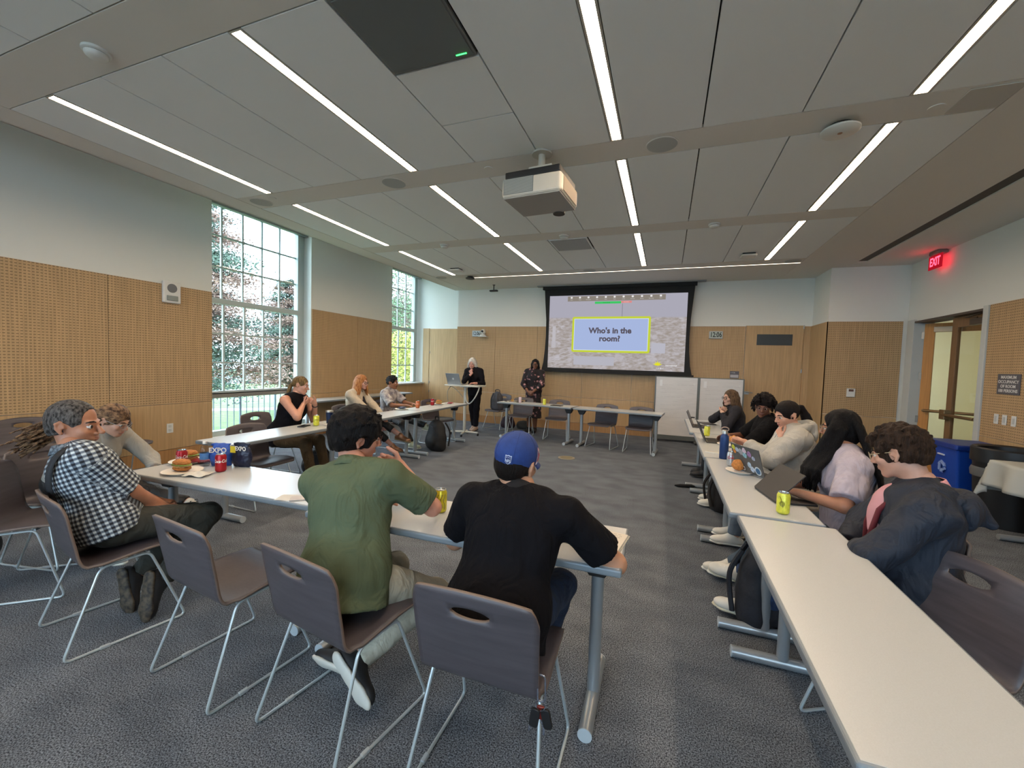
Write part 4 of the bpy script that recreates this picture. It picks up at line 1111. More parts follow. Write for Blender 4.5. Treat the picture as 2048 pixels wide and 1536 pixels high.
def face_extras(root, o, h, skincol, browm, lipcol, iris='2a1a12', glasses=None, gshape='round', eyes=True):
    O = Vector(o)
    def M_(mb): mb.v = [tuple(Vector(v) - O) for v in mb.v]; return mb
    for s_ in (1, -1):
        if eyes:
            b = MB(); Rm = np.stack([h.r, h.u, h.f]); sphere(b, h(s_ * .031, .0765, -.0015), np.array([.0125, .0125, .0125]) * h.s, Rm, 14, 12)
            # polar axis points forward: first rings are the pupil and iris
            b.m = []
            for j in range(12):
                for i in range(14): b.m.append(0 if j > 2 else (1 if j == 2 or j == 1 else 2))
            M_(b).build('eye', [EYEW, mat('iris_' + iris, iris, .2), BLACKP], root, smooth=2)
        b = MB(); b.tube([h(s_ * .014, .0915, .0195), h(s_ * .028, .0905, .0245), h(s_ * .040, .082, .0235), h(s_ * .049, .070, .018)], [.0028 * h.s, .0040 * h.s, .0035 * h.s, .0018 * h.s], 6)
        M_(b).build('eyebrow', browm, root, smooth=2)
    b = MB()
    b.tube([h(-.023, .079, -.0615), h(-.012, .0915, -.0585), h(0, .0945, -.0595), h(.012, .0915, -.0585), h(.023, .079, -.0615)], [.0015, .0035, .004, .0035, .0015], 6)
    b.tube([h(-.021, .080, -.0635), h(-.010, .091, -.0675), h(0, .0935, -.0685), h(.010, .091, -.0675), h(.021, .080, -.0635)], [.0015, .0042, .005, .0042, .0015], 6)
    M_(b).build('lips', mat('lips_' + lipcol, lipcol, .45), root, smooth=2)
    if glasses:
        gm = mat('glasses_' + glasses, glasses, .35, .3 if glasses != '141214' else 0)
        b = MB(); W_, Hh = (.023, .019) if gshape == 'round' else (.026, .018)
        pts_all = []
        for s_ in (1, -1):
            pts = []
            for i in range(20):
                t = 2 * PI * i / 20; e = 1 if gshape == 'round' else .6
                cx = math.copysign(abs(math.cos(t)) ** e, math.cos(t)); cz = math.copysign(abs(math.sin(t)) ** e, math.sin(t))
                x = s_ * .033 + W_ * cx; pts.append(h(x, .108 - .35 * max(0, abs(x) - .02), -.002 + Hh * cz))
            b.tube(pts, .0016 if glasses != '141214' else .0024, 6, True); pts_all.append(pts)
            b.tube([h(s_ * .057, .094, .004), h(s_ * .076, .075, .006), h(s_ * .079, -.01, .008), h(s_ * .077, -.03, -.008)], .0017, 6)
        b.tube([h(-.011, .108, .002), h(0, .111, .006), h(.011, .108, .002)], .0016, 6)
        g = M_(b).build('glasses', gm, root, smooth=2)
        for pts in pts_all:
            q = MB(); q.add(pts, [tuple(range(20))]); M_(q).build('lens', LENS, g)
def P_(root_loc, mesh): return mesh
PEOPLE = 0
def person(lb, Pv, N_, cy, py, head, armR, armL, legR, legL, s=1.0, bulk=1.0, sw=.175, skc=('light', 'b98c74'), fem=False,
           top=('t', '808080'), sleeve=.55, topm=None, bottomm=None, hair=None, hairmat=None, face=None, res=.007, hres=.004, shoes=None, infl=.014, wr=.003, skirt=None, extra=None, neckr=.054, hem=.0, bare=0.0, group=None, uvplaid=False, hs=None, fat=1.0, chest_flat=.70, collar=None, jacket=None, nose=1.0, seated=True):
    """Pv pelvis centre, N_ base of the neck, cy/py azimuth of chest and pelvis; arm = (elbow hint, wrist, hand dir, palm normal, curl); leg = (knee hint, ankle, toe dir)"""
    global PEOPLE
    PEOPLE += 1
    Pv = np.asarray(Pv, float); N_ = np.asarray(N_, float)
    org = (Pv[0], Pv[1], 0.0)
    root = thing('person', lb, 'person', org, 0, group)
    SKM = skin(*skc)
    cf = az(cy); cr_ = np.array([cf[1], -cf[0], 0]); pf = az(py); pr = np.array([pf[1], -pf[0], 0])
    up_ = nv(N_ - Pv); cf = nv(cf - up_ * (cf @ up_)); cr_ = nv(np.cross(cf, up_)); pf2 = nv(pf - up_ * (pf @ up_)); pr2 = nv(np.cross(pf2, up_))
    h = Head(*head, s=hs or (.94 if fem else 1.0))
    SH = {'R': N_ + cr_ * sw * s - up_ * .045 * s, 'L': N_ - cr_ * sw * s - up_ * .045 * s}
    HP = {'R': Pv + pr * .088 * s, 'L': Pv - pr * .088 * s}
    ua, fa, th, sh = .285 * s, .255 * s, .435 * s, .415 * s
    J = {}
    for sd, arm in (('R', armR), ('L', armL)):
        J['E' + sd], J['W' + sd] = ik(SH[sd], arm[1], arm[0], ua, fa)
    for sd, leg in (('R', legR), ('L', legL)):
        J['K' + sd], J['A' + sd] = ik(HP[sd], leg[1], leg[0], th, sh)
    bk = bulk
    A_c = np.stack([cr_, cf, up_]); A_p = np.stack([pr2, pf2, up_])
    T = np.linalg.norm(N_ - Pv)
    def torso(e, k=.05):
        c1 = Pv + up_ * T * .10; c2 = Pv + up_ * T * .42 + cf * .012 * bk; c3 = Pv + up_ * T * .72
        L = [ell(c1, np.array([.165 * bk * s + e, .118 * bk * s + e, .13 * s + e]), A_p, k),
             ell(c2, np.array([(.150 if not fem else .130) * bk * s + e, .105 * bk * s + e, .15 * s + e]), A_c, k),
             ell(c3, np.array([(.172 if not fem else .150) * (bk * .5 + .5) * s + e, .170 * chest_flat * (bk * .5 + .5) * s + e, .165 * s + e]), A_c, k),
             seg(SH['R'] - cr_ * .03, SH['L'] + cr_ * .03, .058 * s + e, None, k),
             seg(N_ + up_ * .0, (SH['R'] + N_) / 2 + up_ * .012, .046 * s + e * .6, .045 * s + e * .6, .04), seg(N_, (SH['L'] + N_) / 2 + up_ * .012, .046 * s + e * .6, .045 * s + e * .6, .04)]
        if fem:
            for q in (1, -1): L.append(ell(Pv + up_ * T * .68 + cf * .085 * s + cr_ * q * .062 * s, np.array([.062, .055, .062]) * s + e, A_c, .04))
        return L
    # ---- body: head and neck fine, limbs coarser, hands fine, all in one mesh
    hd = head_prims(h, fem, fat, nose)
    nb = N_ - up_ * .02; nt_ = h(0, -.030, -.045)
    hd.append(seg(nb, nt_, neckr * s * (.86 if fem else 1), (neckr - .004) * s * (.86 if fem else 1), .025))
    V1, Q1 = poly_mesh(hd, hres)
    V1 = relax(V1, Q1, 1, .35)
    bd = torso(-.004)
    for sd in 'RL':
        bd += [seg(SH[sd], J['E' + sd], .048 * s * (bk * .5 + .5), .039 * s * (bk * .5 + .5), .03), seg(J['E' + sd], J['W' + sd], .040 * s * (bk * .5 + .5), .026 * s, .02), ]
        bd += [seg(HP[sd], J['K' + sd], .078 * s * bk, .052 * s, .03), seg(J['K' + sd], J['A' + sd], .052 * s, .036 * s, .02), ell((J['K' + sd] * .68 + J['A' + sd] * .32) - pf * .01, np.array([.050, .055, .10]) * s, None, .03) if bare else seg(J['K' + sd], J['A' + sd], .052 * s, .036 * s, .02)]
    bd.append(seg(nb, N_ + up_ * .05, neckr * s * (.86 if fem else 1), (neckr - .004) * s * (.86 if fem else 1), .03))
    V2, Q2 = poly_mesh(bd, res * 1.35)
    parts = [(V1, Q1), (V2, Q2)]
    for sd, arm in (('R', armR), ('L', armL)):
        hp = hand_prims(J['W' + sd], arm[2], arm[3], sd, arm[4] if len(arm) > 4 else (20, 30, 20), (.93 if fem else 1.03) * s)
        fd = nv(J['W' + sd] - J['E' + sd])
        hp.append(seg(J['W' + sd] - fd * .05, J['W' + sd] + fd * .004, .0275 * s, .0235 * s, .015))
        parts.append(poly_mesh(hp, min(.0036, hres)))
    np_obj('body', parts, SKM, root, org)
    # ---- top garment
    tm = topm or clothm(*top)
    e = infl
    tp = torso(e)
    if fem: pass
    if hem: tp.append(seg(Pv + up_ * .05, Pv - up_ * hem + pf * .0, .15 * bk * s + e, .165 * bk * s + e, .05, pf2, .78, True))
    bx = 'torso'
    for sd in 'RL':
        if sleeve <= 0: continue
        E_ = J['E' + sd]; W_ = J['W' + sd]; Sv = SH[sd]
        if sleeve <= 1.0:
            en = Sv + (E_ - Sv) * sleeve
            tp.append(seg(Sv, en, .055 * s * (bk * .5 + .5) + e, (.052 + .006) * s * (bk * .5 + .5) + e, .035, None, 1, True))
        else:
            f_ = sleeve - 1
            tp.append(seg(Sv, E_, .052 * s * (bk * .5 + .5) + e, .042 * s * (bk * .5 + .5) + e, .035))
            tp.append(seg(E_, E_ + (W_ - E_) * f_, .044 * s * (bk * .5 + .5) + e, .031 * s + e * .9, .02, None, 1, True))
    tp.append(seg(N_ + up_ * .10, N_ + up_ * .03, .02, .02, .01, op=1)) if False else None
    if sleeve == 0:
        # sleeveless: cut the arm openings
        for q in (1, -1):
            tp.append(seg(SH['R' if q > 0 else 'L'] + cr_ * q * .005, SH['R' if q > 0 else 'L'] + cr_ * q * .2 - up_ * .05, .075, .12, .01, op=1))
    V3, Q3 = poly_mesh(tp, res, wr, 17, (1, 1, 1.0))
    V3 = relax(V3, Q3, 1, .4)
    uv = None
    if uvplaid:
        D = []; U = []
        for (a_, b_, kind) in ((Pv, N_, 0), (SH['R'], J['ER'], 1), (SH['L'], J['EL'], 1)):
            d = b_ - a_; L = np.linalg.norm(d); d = d / L; rel = V3 - a_; t = rel @ d
            x_ = nv(cr_ - d * (cr_ @ d)) if abs(cr_ @ d) < .9 else nv(np.cross(d, cf)); y_ = np.cross(d, x_)
            px, pyy = rel @ x_, rel @ y_; rad = np.hypot(px, pyy)
            dist = rad - (.155 if kind == 0 else .062); dist = np.where((t < -.05) & (kind == 1), 9, dist); dist = np.where((t > L + .02) & (kind == 0), np.maximum(dist, 0) + .02, dist)
            D.append(np.abs(dist) if kind == 1 else dist + .012)
            if kind == 1: D[-1] = np.where(rad < .085, -1, 9.0) * np.where(t > .0, 1, -9); D[-1] = np.where((rad < .088) & (t > .02), -1, 9.0)
            ang = np.arctan2(pyy, px) * (.17 if kind == 0 else .065)
            U.append(np.stack([ang, t, np.zeros_like(t)], 1))
        k_ = np.argmin(np.stack(D, 0), 0); uv = np.where((k_ == 0)[:, None], U[0], np.where((k_ == 1)[:, None], U[1], U[2]))
    np_obj('shirt' if not jacket else 'jacket', [(V3, Q3)], tm, root, org, uv)
    # ---- lower garment
    if skirt:
        sp_ = [ell(Pv, np.array([.17, .13, .14]) * s * bk, A_p, .05)]
        for a_, b_, ra, rb in skirt: sp_.append(seg(a_, b_, ra, rb, .06, pf, .8, True))
        V4, Q4 = poly_mesh(sp_, res, .004, 14); np_obj('skirt', [(relax(V4, Q4, 1, .4), Q4)], bottomm, root, org)
    else:
        lp = [ell(Pv, np.array([.168 * bk * s, .125 * bk * s, .115 * s]), A_p, .05)]
        for sd in 'RL':
            K_ = J['K' + sd]; A_ = J['A' + sd]; d = nv(A_ - K_)
            lp += [seg(HP[sd], K_, (.088 * bk) * s, .066 * s, .03), seg(K_, A_ - d * (.015 + bare), .066 * s, .055 * s, .03, None, 1, True)]
        V4, Q4 = poly_mesh(lp, res, .0035, 19); np_obj('trousers', [(relax(V4, Q4, 1, .4), Q4)], bottomm, root, org)
    # ---- shoes
    if shoes:
        for sd, leg in (('R', legR), ('L', legL)):
            A_ = J['A' + sd]; f = nv(leg[2]); u = np.array([0, 0, 1.0]) if len(leg) < 4 else np.asarray(leg[3], float); u = nv(u - f * (u @ f)); r_ = np.cross(f, u)
            heel = A_ - u * .052 * s - f * .045 * s; toe = heel + f * .205 * s
            P = [seg(A_ + u * .0, A_ - u * .02, .040 * s, .043 * s, .02), seg(heel + u * .010, toe - f * .02, .036 * s, .040 * s, .02, u, .85), seg(A_ - u * .01 + f * .02, heel + f * .13 * s + u * .012, .036 * s, .030 * s, .03),
                 seg(heel - u * .06, toe - u * .06, .034 * s, None, .004, u, .9, op=1) if False else seg(toe - f * .03, toe, .040 * s, .034 * s, .02, u, .62)]
            sp = [seg(heel - u * .022 * s, heel + f * .08 * s - u * .022 * s, .038 * s, .036 * s, .01, u, .38), seg(heel + f * .08 * s - u * .022 * s, toe - u * .022 * s - f * .03, .036 * s, .046 * s, .01, u, .36), seg(toe - f * .03 - u * .022 * s, toe - u * .018 * s + f * .01, .046 * s, .034 * s, .01, u, .36)]
            V5, Q5 = poly_mesh(P, .006); so = np_obj('shoe', [(V5, Q5)], shoes[0], root, org)
            V6, Q6 = poly_mesh(sp, .006); np_obj('sole', [(V6, Q6)], shoes[1], so, org)
            if len(shoes) > 2:
                b = MB()
                for i in range(4):
                    c_ = A_ + f * (.03 + .028 * i) * s - u * (.004 + .010 * i) * s
                    b.tube([c_ - r_ * .024, c_ + u * .022, c_ + r_ * .024], .0032, 5)
                for q in (-1, 1): b.tube([A_ + f * .03 + u * .02, A_ + f * .045 + u * .03 + r_ * q * .03, A_ + f * .05 + u * .008 + r_ * q * .035, A_ + f * .03 + u * .02], .0026, 5)
                b.v = [tuple(Vector(v) - Vector(org)) for v in b.v]; b.build('laces', shoes[2], so, smooth=2)
    # ---- hair
    if hair:
        HPm, hr, hw = hair(h)
        V7, Q7 = poly_mesh(HPm, hr, hw, 75, (1, 1, .35)); np_obj('hair', [(V7, Q7)], hairmat, root, org)
    if face is not None: face_extras(root, org, h, SKM, face[0], face[1], face[2] if len(face) > 2 else '2a1a12', face[3] if len(face) > 3 else None, face[4] if len(face) > 4 else 'round')
    if collar:
        b = MB(); pts = []
        for i in range(25):
            a = 2 * PI * i / 24 + PI / 2
            pts.append(N_ + up_ * (collar[1] + .018 * math.sin(a) * -1) + (cr_ * math.cos(a) + cf * math.sin(a) * 1.05) * collar[2] + cf * .004)
        if len(collar) > 3 and collar[3]:   # folded shirt collar: a sloping band
            vs = []; fs = []
            for i, p in enumerate(pts[:-1]):
                a = 2 * PI * i / 24 + PI / 2; o_ = cr_ * math.cos(a) + cf * math.sin(a)
                vs += [p + up_ * .022 - o_ * .004, p - up_ * .020 + o_ * .020, p + up_ * .022 - o_ * .009]
            for i in range(24):
                j = (i + 1) % 24
                if i in (0, 23): continue
                fs += [(3 * i, 3 * j, 3 * j + 1, 3 * i + 1), (3 * i + 2, 3 * j + 2, 3 * j, 3 * i)]
            b.add(vs, fs)
        else: b.tube(pts[:-1], collar[3] if len(collar) > 3 and not isinstance(collar[3], bool) else .012, 8, True)
        b.v = [tuple(Vector(v) - Vector(org)) for v in b.v]
        c_ = b.build('collar', collar[0], root, smooth=2)
        if len(collar) > 3 and collar[3] is True: c_.modifiers.new('t', 'SOLIDIFY').thickness = .003
    if extra: extra(root, org, h, J, SH, N_, Pv, cr_, cf, up_)
    return root, h, J
# ---------------------------------------------------------------- hair styles
def tufts(h, n, seed, r, rad=.012, down=.0, region=None, ln=.03, k=.01):
    rr = random.Random(seed); P = []
    while len(P) < n:
        t = rr.uniform(0, 2 * PI); ph = rr.uniform(-.5, 1.4)
        x, y, z = math.cos(t) * math.cos(ph), math.sin(t) * math.cos(ph), math.sin(ph)
        if y > .55 and z < .35: continue
        if z < -.2 and y > -.1: continue
        if region and not region(x, y, z): continue
        a = (x * .074 * r, -.014 + y * .093 * r, .030 + z * .086 * r)
        tx = rr.uniform(-1, 1) * ln * .6; ty = rr.uniform(-.3, 1) * ln * .6
        b = (a[0] + x * ln * .45 + tx, a[1] + y * ln * .45 + ty * (1 if z > .3 else .2), a[2] + z * ln * .35 - down * ln)
        P.append(h.S(a, b, rad, rad * .45, k))
    return P
def cap_hair(infl=.010, nape=-.075, front=.030, side=True, tuft=(0, 0), hr=.004, w=.0015, extra=None, sideb=.02, back=1.0):
    def f(h):
        P = [h.E((0, -.016, .032), (.074 + infl, .093 + infl, .086 + infl)), h.E((0, -.048, -.02), (.062 + infl * .8, .050 * back + infl, .055 + infl), .03)]
        if extra: P += extra(h)
        if tuft[0]: P += tufts(h, tuft[0], tuft[1], 1.0 + infl * 6, .013, region=None)
        P += [h.E((0, .118, -.040 + front), (.078, .078, .080), .012, 1), h.E((0, .02, -.135 + (nape + .075)), (.12, .13, .055), .01, 1),
              h.E((.088, .008, -.020), (.028, .030, .042), .006, 1), h.E((-.088, .008, -.020), (.028, .030, .042), .006, 1)]
        return P, hr, w
    return f
def long_hair(end=-.28, spread=.10, locks=46, seed=1, front=True, back=-.05, infl=.012, hr=.0048, r0=.017, r1=.007, wave=.0, fr=.030, part=0.0, arc=(-200, 20), jit=.02):
    """locks fall from the crown past the ears to height 'end' in head units"""
    def f(h):
        P = [h.E((0, -.016, .034), (.074 + infl, .093 + infl, .086 + infl)), h.E((0, -.040, -.03), (.066 + infl, .055 + infl, .07), .03),
             h.E((part, .112, -.040 + fr), (.058, .072, .080), .012, 1)]
        rr = random.Random(seed)
        for i in range(locks):
            a = R(arc[0] + (arc[1] - arc[0]) * (i + .5) / locks + rr.uniform(-3, 3))
            cx, cyy = math.cos(a), math.sin(a)
            p0 = (cx * .060, -.014 + cyy * .075, .07); p1 = (cx * (.080 + infl * .6), -.016 + cyy * (.095 + infl * .5), .0)
            p2 = (cx * (.082 + spread * .45) + rr.uniform(-jit, jit) * .4, back * .4 + cyy * (.090 + spread * .35), end * .5)
            e_ = end * rr.uniform(.86, 1.06)
            p3 = (cx * (.072 + spread * .95) + rr.uniform(-jit, jit), back + cyy * (.072 + spread * .7) + rr.uniform(-jit, jit), e_)
            mid = tuple((p2[q] + p3[q]) / 2 + (wave * math.sin(i * 1.7 + q) if q < 2 else 0) for q in range(3))
            P += [h.S(p0, p1, r0, r0, .012), h.S(p1, p2, r0, r0 * .95, .010), h.S(p2, mid, r0 * .95, r0 * .7, .008), h.S(mid, p3, r0 * .7, r1, .007)]
        return P, hr, .0015
    return f
# ================================================================ the people
SHOE_BK = mat('shoe_black', '17171a', .6); SOLE_BK = mat('sole_black', '1c1b1c', .7); SOLE_W = mat('sole_white', 'c9c8c0', .5); SHOE_W = mat('shoe_white', 'c6c5bd', .6, var=.05); LACE_W = mat('lace_white', 'd6d5cf', .7); LACE_B = mat('lace_black', '101012', .7)
BLK_HAIR = hairm('black', '0d0a0a', .4); DKBR = hairm('dark_brown', '2a1c14', .45)
UP = (0, 0, 1); DN = (0, 0, -1)
def loc_mb(mb, org):
    O = Vector(org); mb.v = [tuple(Vector(v) - O) for v in mb.v]; return mb
# 1 --- man in black tee and blue cap
def cap_extra(root, org, h, J, SH, N_, Pv, cr_, cf, up_):
    blue = mat('cap_blue', '1b3774', .8, var=.10, vscale=40, bump=.25, bscale=500)
    V, Q = poly_mesh([h.E((0, -.016, .052), (.086, .104, .082)), h.S((0, -.016, .012), (0, -.016, .03), .088, .088, .01),
                      h.E((0, .0, -.165), (.2, .25, .160), .006, 1)], .004, 0)
    V, Q = poly_mesh([h.E((0, -.016, .040), (.085, .104, .090)), h.E((0, -.016, -.062), (.2, .25, .062), .006, 1)], .0038, .0)
    co = np_obj('cap', [(V, Q)], blue, root, org)
    vs = []; fs = []
    for i in range(13):
        a = R(-62 + 124 * i / 12)
        for rr_, zz in ((0, .004), (.035, .002), (.068, -.006)):
            x = math.sin(a) * (.080 + rr_ * .15); y = -.016 + math.cos(a) * .098 + rr_ * max(0, math.cos(a * 1.35))
            vs.append(h(x, y, zz - .012 * math.sin(a) ** 2 + .004))
    for i in range(12):
        for j in range(2):
            a = i * 3 + j; fs.append((a, a + 1, a + 4, a + 3))
    m = MB(); m.add(vs, fs); o = loc_mb(m, org).build('brim', blue, co, smooth=2); o.modifiers.new('t', 'SOLIDIFY').thickness = .003
    # button, seams, shield badge at the back and patch on the right side
    m = MB(); sphere(m, h(0, -.016, .129), np.array([.007, .007, .004]), h.A); loc_mb(m, org).build('button', blue, co, smooth=2)
    def surf(az_, z_, off=.001):
        th = math.sqrt(max(0, 1 - ((z_ - .040) / .090) ** 2)); x = math.sin(az_) * .085 * th; y = math.cos(az_) * .104 * th
        nrm = Vector((x / .085 ** 2, y / .104 ** 2, (z_ - .04) / .09 ** 2)).normalized() * off
        return h(x + nrm.x, -.016 + y + nrm.y, z_ + nrm.z)
    m = MB()
    for k_ in range(6):
        a = PI / 6 + k_ * PI / 3
        m.tube([surf(a, z_) for z_ in (.005, .03, .06, .09, .11, .124)], .0011, 5)
    loc_mb(m, org).build('seams', mat('cap_seam', '0f2a66', .8), co)
    WB = mat('badge_white', 'd2d6e2', .6); NB = mat('badge_navy', '1c2c66', .6); RB = mat('badge_red', 'b5585c', .6)
    def badge(outline, off, m_, nm, ca, cz, sc=1.0, th=.0012):
        t_ = []; b_ = []
        for x, z_ in outline: t_.append(surf(ca - x * sc / .098, cz + z_ * sc, off + th)); b_.append(surf(ca - x * sc / .098, cz + z_ * sc, off))
        n_ = len(outline); q = MB(); q.add(b_ + t_, [tuple(range(n_)), tuple(range(n_, 2 * n_))[::-1]] + [(i, (i + 1) % n_, n_ + (i + 1) % n_, n_ + i) for i in range(n_)])
        return loc_mb(q, org).build(nm, m_, co)
    sh = [(0, .017), (.006, .0145), (.0135, .0155), (.013, .004), (.0125, -.008), (.007, -.014), (0, -.018), (-.007, -.014), (-.0125, -.008), (-.013, .004), (-.0135, .0155), (-.006, .0145)]
    CA = PI - .30; CZ = .010
    badge(sh, .0006, WB, 'shield_badge', CA, .022, 1.05)
    badge([(x * .84, z_ * .84) for x, z_ in sh], .0020, NB, 'shield_field', CA, .022, 1.05)
    badge([(-.011, .001), (.011, .001), (.0105, -.008), (.006, -.0118), (0, -.0148), (-.006, -.0118), (-.0105, -.008)], .0030, NB, 'shield_field', CA, .022, 1.0)
    cu = text_mesh('shield_letters', 'NFL', .0155, WB, None, None, ext=.0003, bold=.0003)
    for v in cu.data.vertices:
        p = v.co.copy(); v.co = Vector(surf(CA - p.x * -1 * .95 / .098 * -1, .0175 + p.y, .0045 + p.z)) - Vector(org)
    cu.parent = co
    for x in (-.007, 0, .007): badge([(x - .0015, .0085), (x, .0115), (x + .0015, .0085), (x, .0065)], .0034, WB, 'shield_star', CA, .022, 1.0)
    badge([(-.006, .028), (.008, .020), (.012, .0), (.010, -.018), (.004, -.030), (-.006, -.026), (-.011, -.006), (-.010, .016)], .0006, mat('patch_pink', 'd7a9ae', .6), 'side_patch', R(68), .045, 1.25)
    badge([(-.004, .012), (.008, .006), (.009, -.014), (.0, -.018), (-.006, -.004)], .0020, RB, 'side_patch', R(68), .045, 1.25)
    badge([(-.003, -.018), (.006, -.020), (.002, -.028), (-.004, -.025)], .0020, WB, 'side_patch', R(68), .045, 1.25)
def beard(h):
    return [h.S((.055, .0, -.055), (.018, .066, -.100), .028, .024, .02), h.S((-.055, .0, -.055), (-.018, .066, -.100), .028, .024, .02), h.E((0, .066, -.098), (.034, .026, .028), .02), h.S((.066, -.004, -.03), (.055, .0, -.055), .016, .025, .01), h.S((-.066, -.004, -.03), (-.055, .0, -.055), .016, .025, .01)]
person('man in a black tee and blue cap seated with his back to the camera', (-.565, 1.42, .565), (-.553, 1.63, .975), 2, 0, ((-.588, 1.68, 1.105), 12, 8, 7),
       ((-.17, 1.62, .79), (-.36, 1.86, .79), (-.8, .55, .0), DN), ((-.90, 1.60, .79), (-.70, 1.86, .79), (.8, .5, .0), DN),
       ((-.40, 1.84, .56), (-.52, 1.92, .10), (0, 1, 0)), ((-.76, 1.84, .56), (-.66, 1.92, .10), (0, 1, 0)),
       s=1.03, hs=1.06, bulk=1.12, sw=.205, skc=('tan', 'b58468'), topm=mat('cloth_black_tee', '0d0c10', .9, bump=.1, bscale=600, spec=.15, fold=0.5), sleeve=.76, bottomm=mat('denim_dark', '16263f', .85, var=.2, vscale=30, bump=.2, bscale=500, fold=0.5), res=.0065, hres=.0036, wr=.004, hem=.07,
       shoes=(SHOE_BK, SOLE_BK), hair=cap_hair(.004, -.055, .05, extra=beard), hairmat=hairm('near_black', '17100d', .5), face=(DKBR, 'a06a5c'), extra=cap_extra, collar=(mat('tee_collar', '111015', .9), .020, .072, .010))
# 2 --- man in green shirt, hand on his chin
person('man in a green button shirt and pale trousers, chin on his hand', (-1.28, 1.42, .565), (-1.375, 1.57, 1.0), -8, -10, ((-1.42, 1.65, 1.15), 36, 10, 4),
       ((-.99, 1.64, .79), (-1.245, 1.775, .985), (-.75, -.25, .22), (-.2, -.6, .25), (55, 60, 40)), ((-1.62, 1.62, .80), (-1.42, 1.86, .79), (.9, .3, .0), DN),
       ((-1.00, 1.80, .56), (-1.25, 1.48, .17), (.80, -.20, -.42), (.2, .95, .1)), ((-1.30, 1.80, .55), (-1.37, 1.58, .09), (-1, .1, -.05), (0, .8, .55)),
       s=1.02, bulk=1.10, sw=.195, skc=('fair_pink', 'b98470'), topm=mat('cloth_olive', '535d47', .85, var=.06, vscale=6, bump=.16, bscale=400, spec=.2, fold=0.5), sleeve=.80, bottomm=mat('cloth_stone', 'a3a193', .85, var=.05, bump=.12, bscale=400, fold=0.5), res=.0065, hres=.0036, wr=.0045, hem=.12, infl=.018, hs=1.07,
       shoes=(SHOE_BK, SOLE_W), hair=cap_hair(.026, -.035, .012, tuft=(150, 3), hr=.0042, w=.003), hairmat=hairm('black_thick', '100c0c', .38), face=(DKBR, 'a56a60', '2a1a12', '4a2a24', 'round'),
       collar=(mat('cloth_olive'), .022, .074, True))
# 3 --- checked shirt man
def plaid():
    m = bpy.data.materials.new('checked_shirt'); m.use_nodes = True
    n = m.node_tree.nodes; L = m.node_tree.links; b = n['Principled BSDF']; b.inputs['Roughness'].default_value = .85
    a = n.new('ShaderNodeAttribute'); a.attribute_name = 'cloth'; sp = n.new('ShaderNodeSeparateXYZ'); L.new(a.outputs['Vector'], sp.inputs[0])
    def st(o):
        q = n.new('ShaderNodeMath'); q.operation = 'MULTIPLY'; q.inputs[1].default_value = 2 * PI / .0235; L.new(o, q.inputs[0])
        s_ = n.new('ShaderNodeMath'); s_.operation = 'SINE'; L.new(q.outputs[0], s_.inputs[0])
        r = n.new('ShaderNodeMapRange'); r.inputs['From Min'].default_value = -.25; r.inputs['From Max'].default_value = .35; L.new(s_.outputs[0], r.inputs['Value']); return r.outputs[0]
    ad = n.new('ShaderNodeMath'); ad.operation = 'ADD'; L.new(st(sp.outputs['X']), ad.inputs[0]); L.new(st(sp.outputs['Y']), ad.inputs[1])
    rp = n.new('ShaderNodeValToRGB'); e = rp.color_ramp.elements; e[0].position = 0; e[0].color = (*lin('14161f'), 1); e[1].position = 1; e[1].color = (*lin('bcc4c6'), 1)
    k = e.new(.5); k.color = (*lin('5d6672'), 1)
    dv = n.new('ShaderNodeMath'); dv.operation = 'MULTIPLY'; dv.inputs[1].default_value = .5; L.new(ad.outputs[0], dv.inputs[0]); L.new(dv.outputs[0], rp.inputs['Fac']); L.new(rp.outputs[0], b.inputs['Base Color'])
    return m
def strap(root, org, h, J, SH, N_, Pv, cr_, cf, up_):
    m = MB(); pts = []
    for t, x, y, z in ((0, .02, -.145, -.28), (1, .07, -.145, -.12), (2, .105, -.10, -.01), (3, .10, -.02, .030), (4, .075, .06, .015), (5, .03, .125, -.07), (6, -.05, .165, -.20), (7, -.12, .15, -.34)):
        pts.append(Vector(N_ + cr_ * x + cf * y + up_ * z))
    pts = bez(pts, 5); vs = []; fs = []
    for i, p in enumerate(pts):
        d = (pts[min(i + 1, len(pts) - 1)] - pts[max(0, i - 1)]).normalized(); o_ = Vector(nv(np.array(p) - (N_ - up_ * .14))); s_ = d.cross(o_).normalized()
        vs += [p + s_ * .018 + o_ * .010, p - s_ * .018 + o_ * .010]
    for i in range(len(pts) - 1): fs.append((2 * i, 2 * i + 1, 2 * i + 3, 2 * i + 2))
    m.add(vs, fs); o = loc_mb(m, org).build('shoulder_strap', mat('strap_black', '15161c', .7), root, smooth=2); o.modifiers.new('t', 'SOLIDIFY').thickness = .003
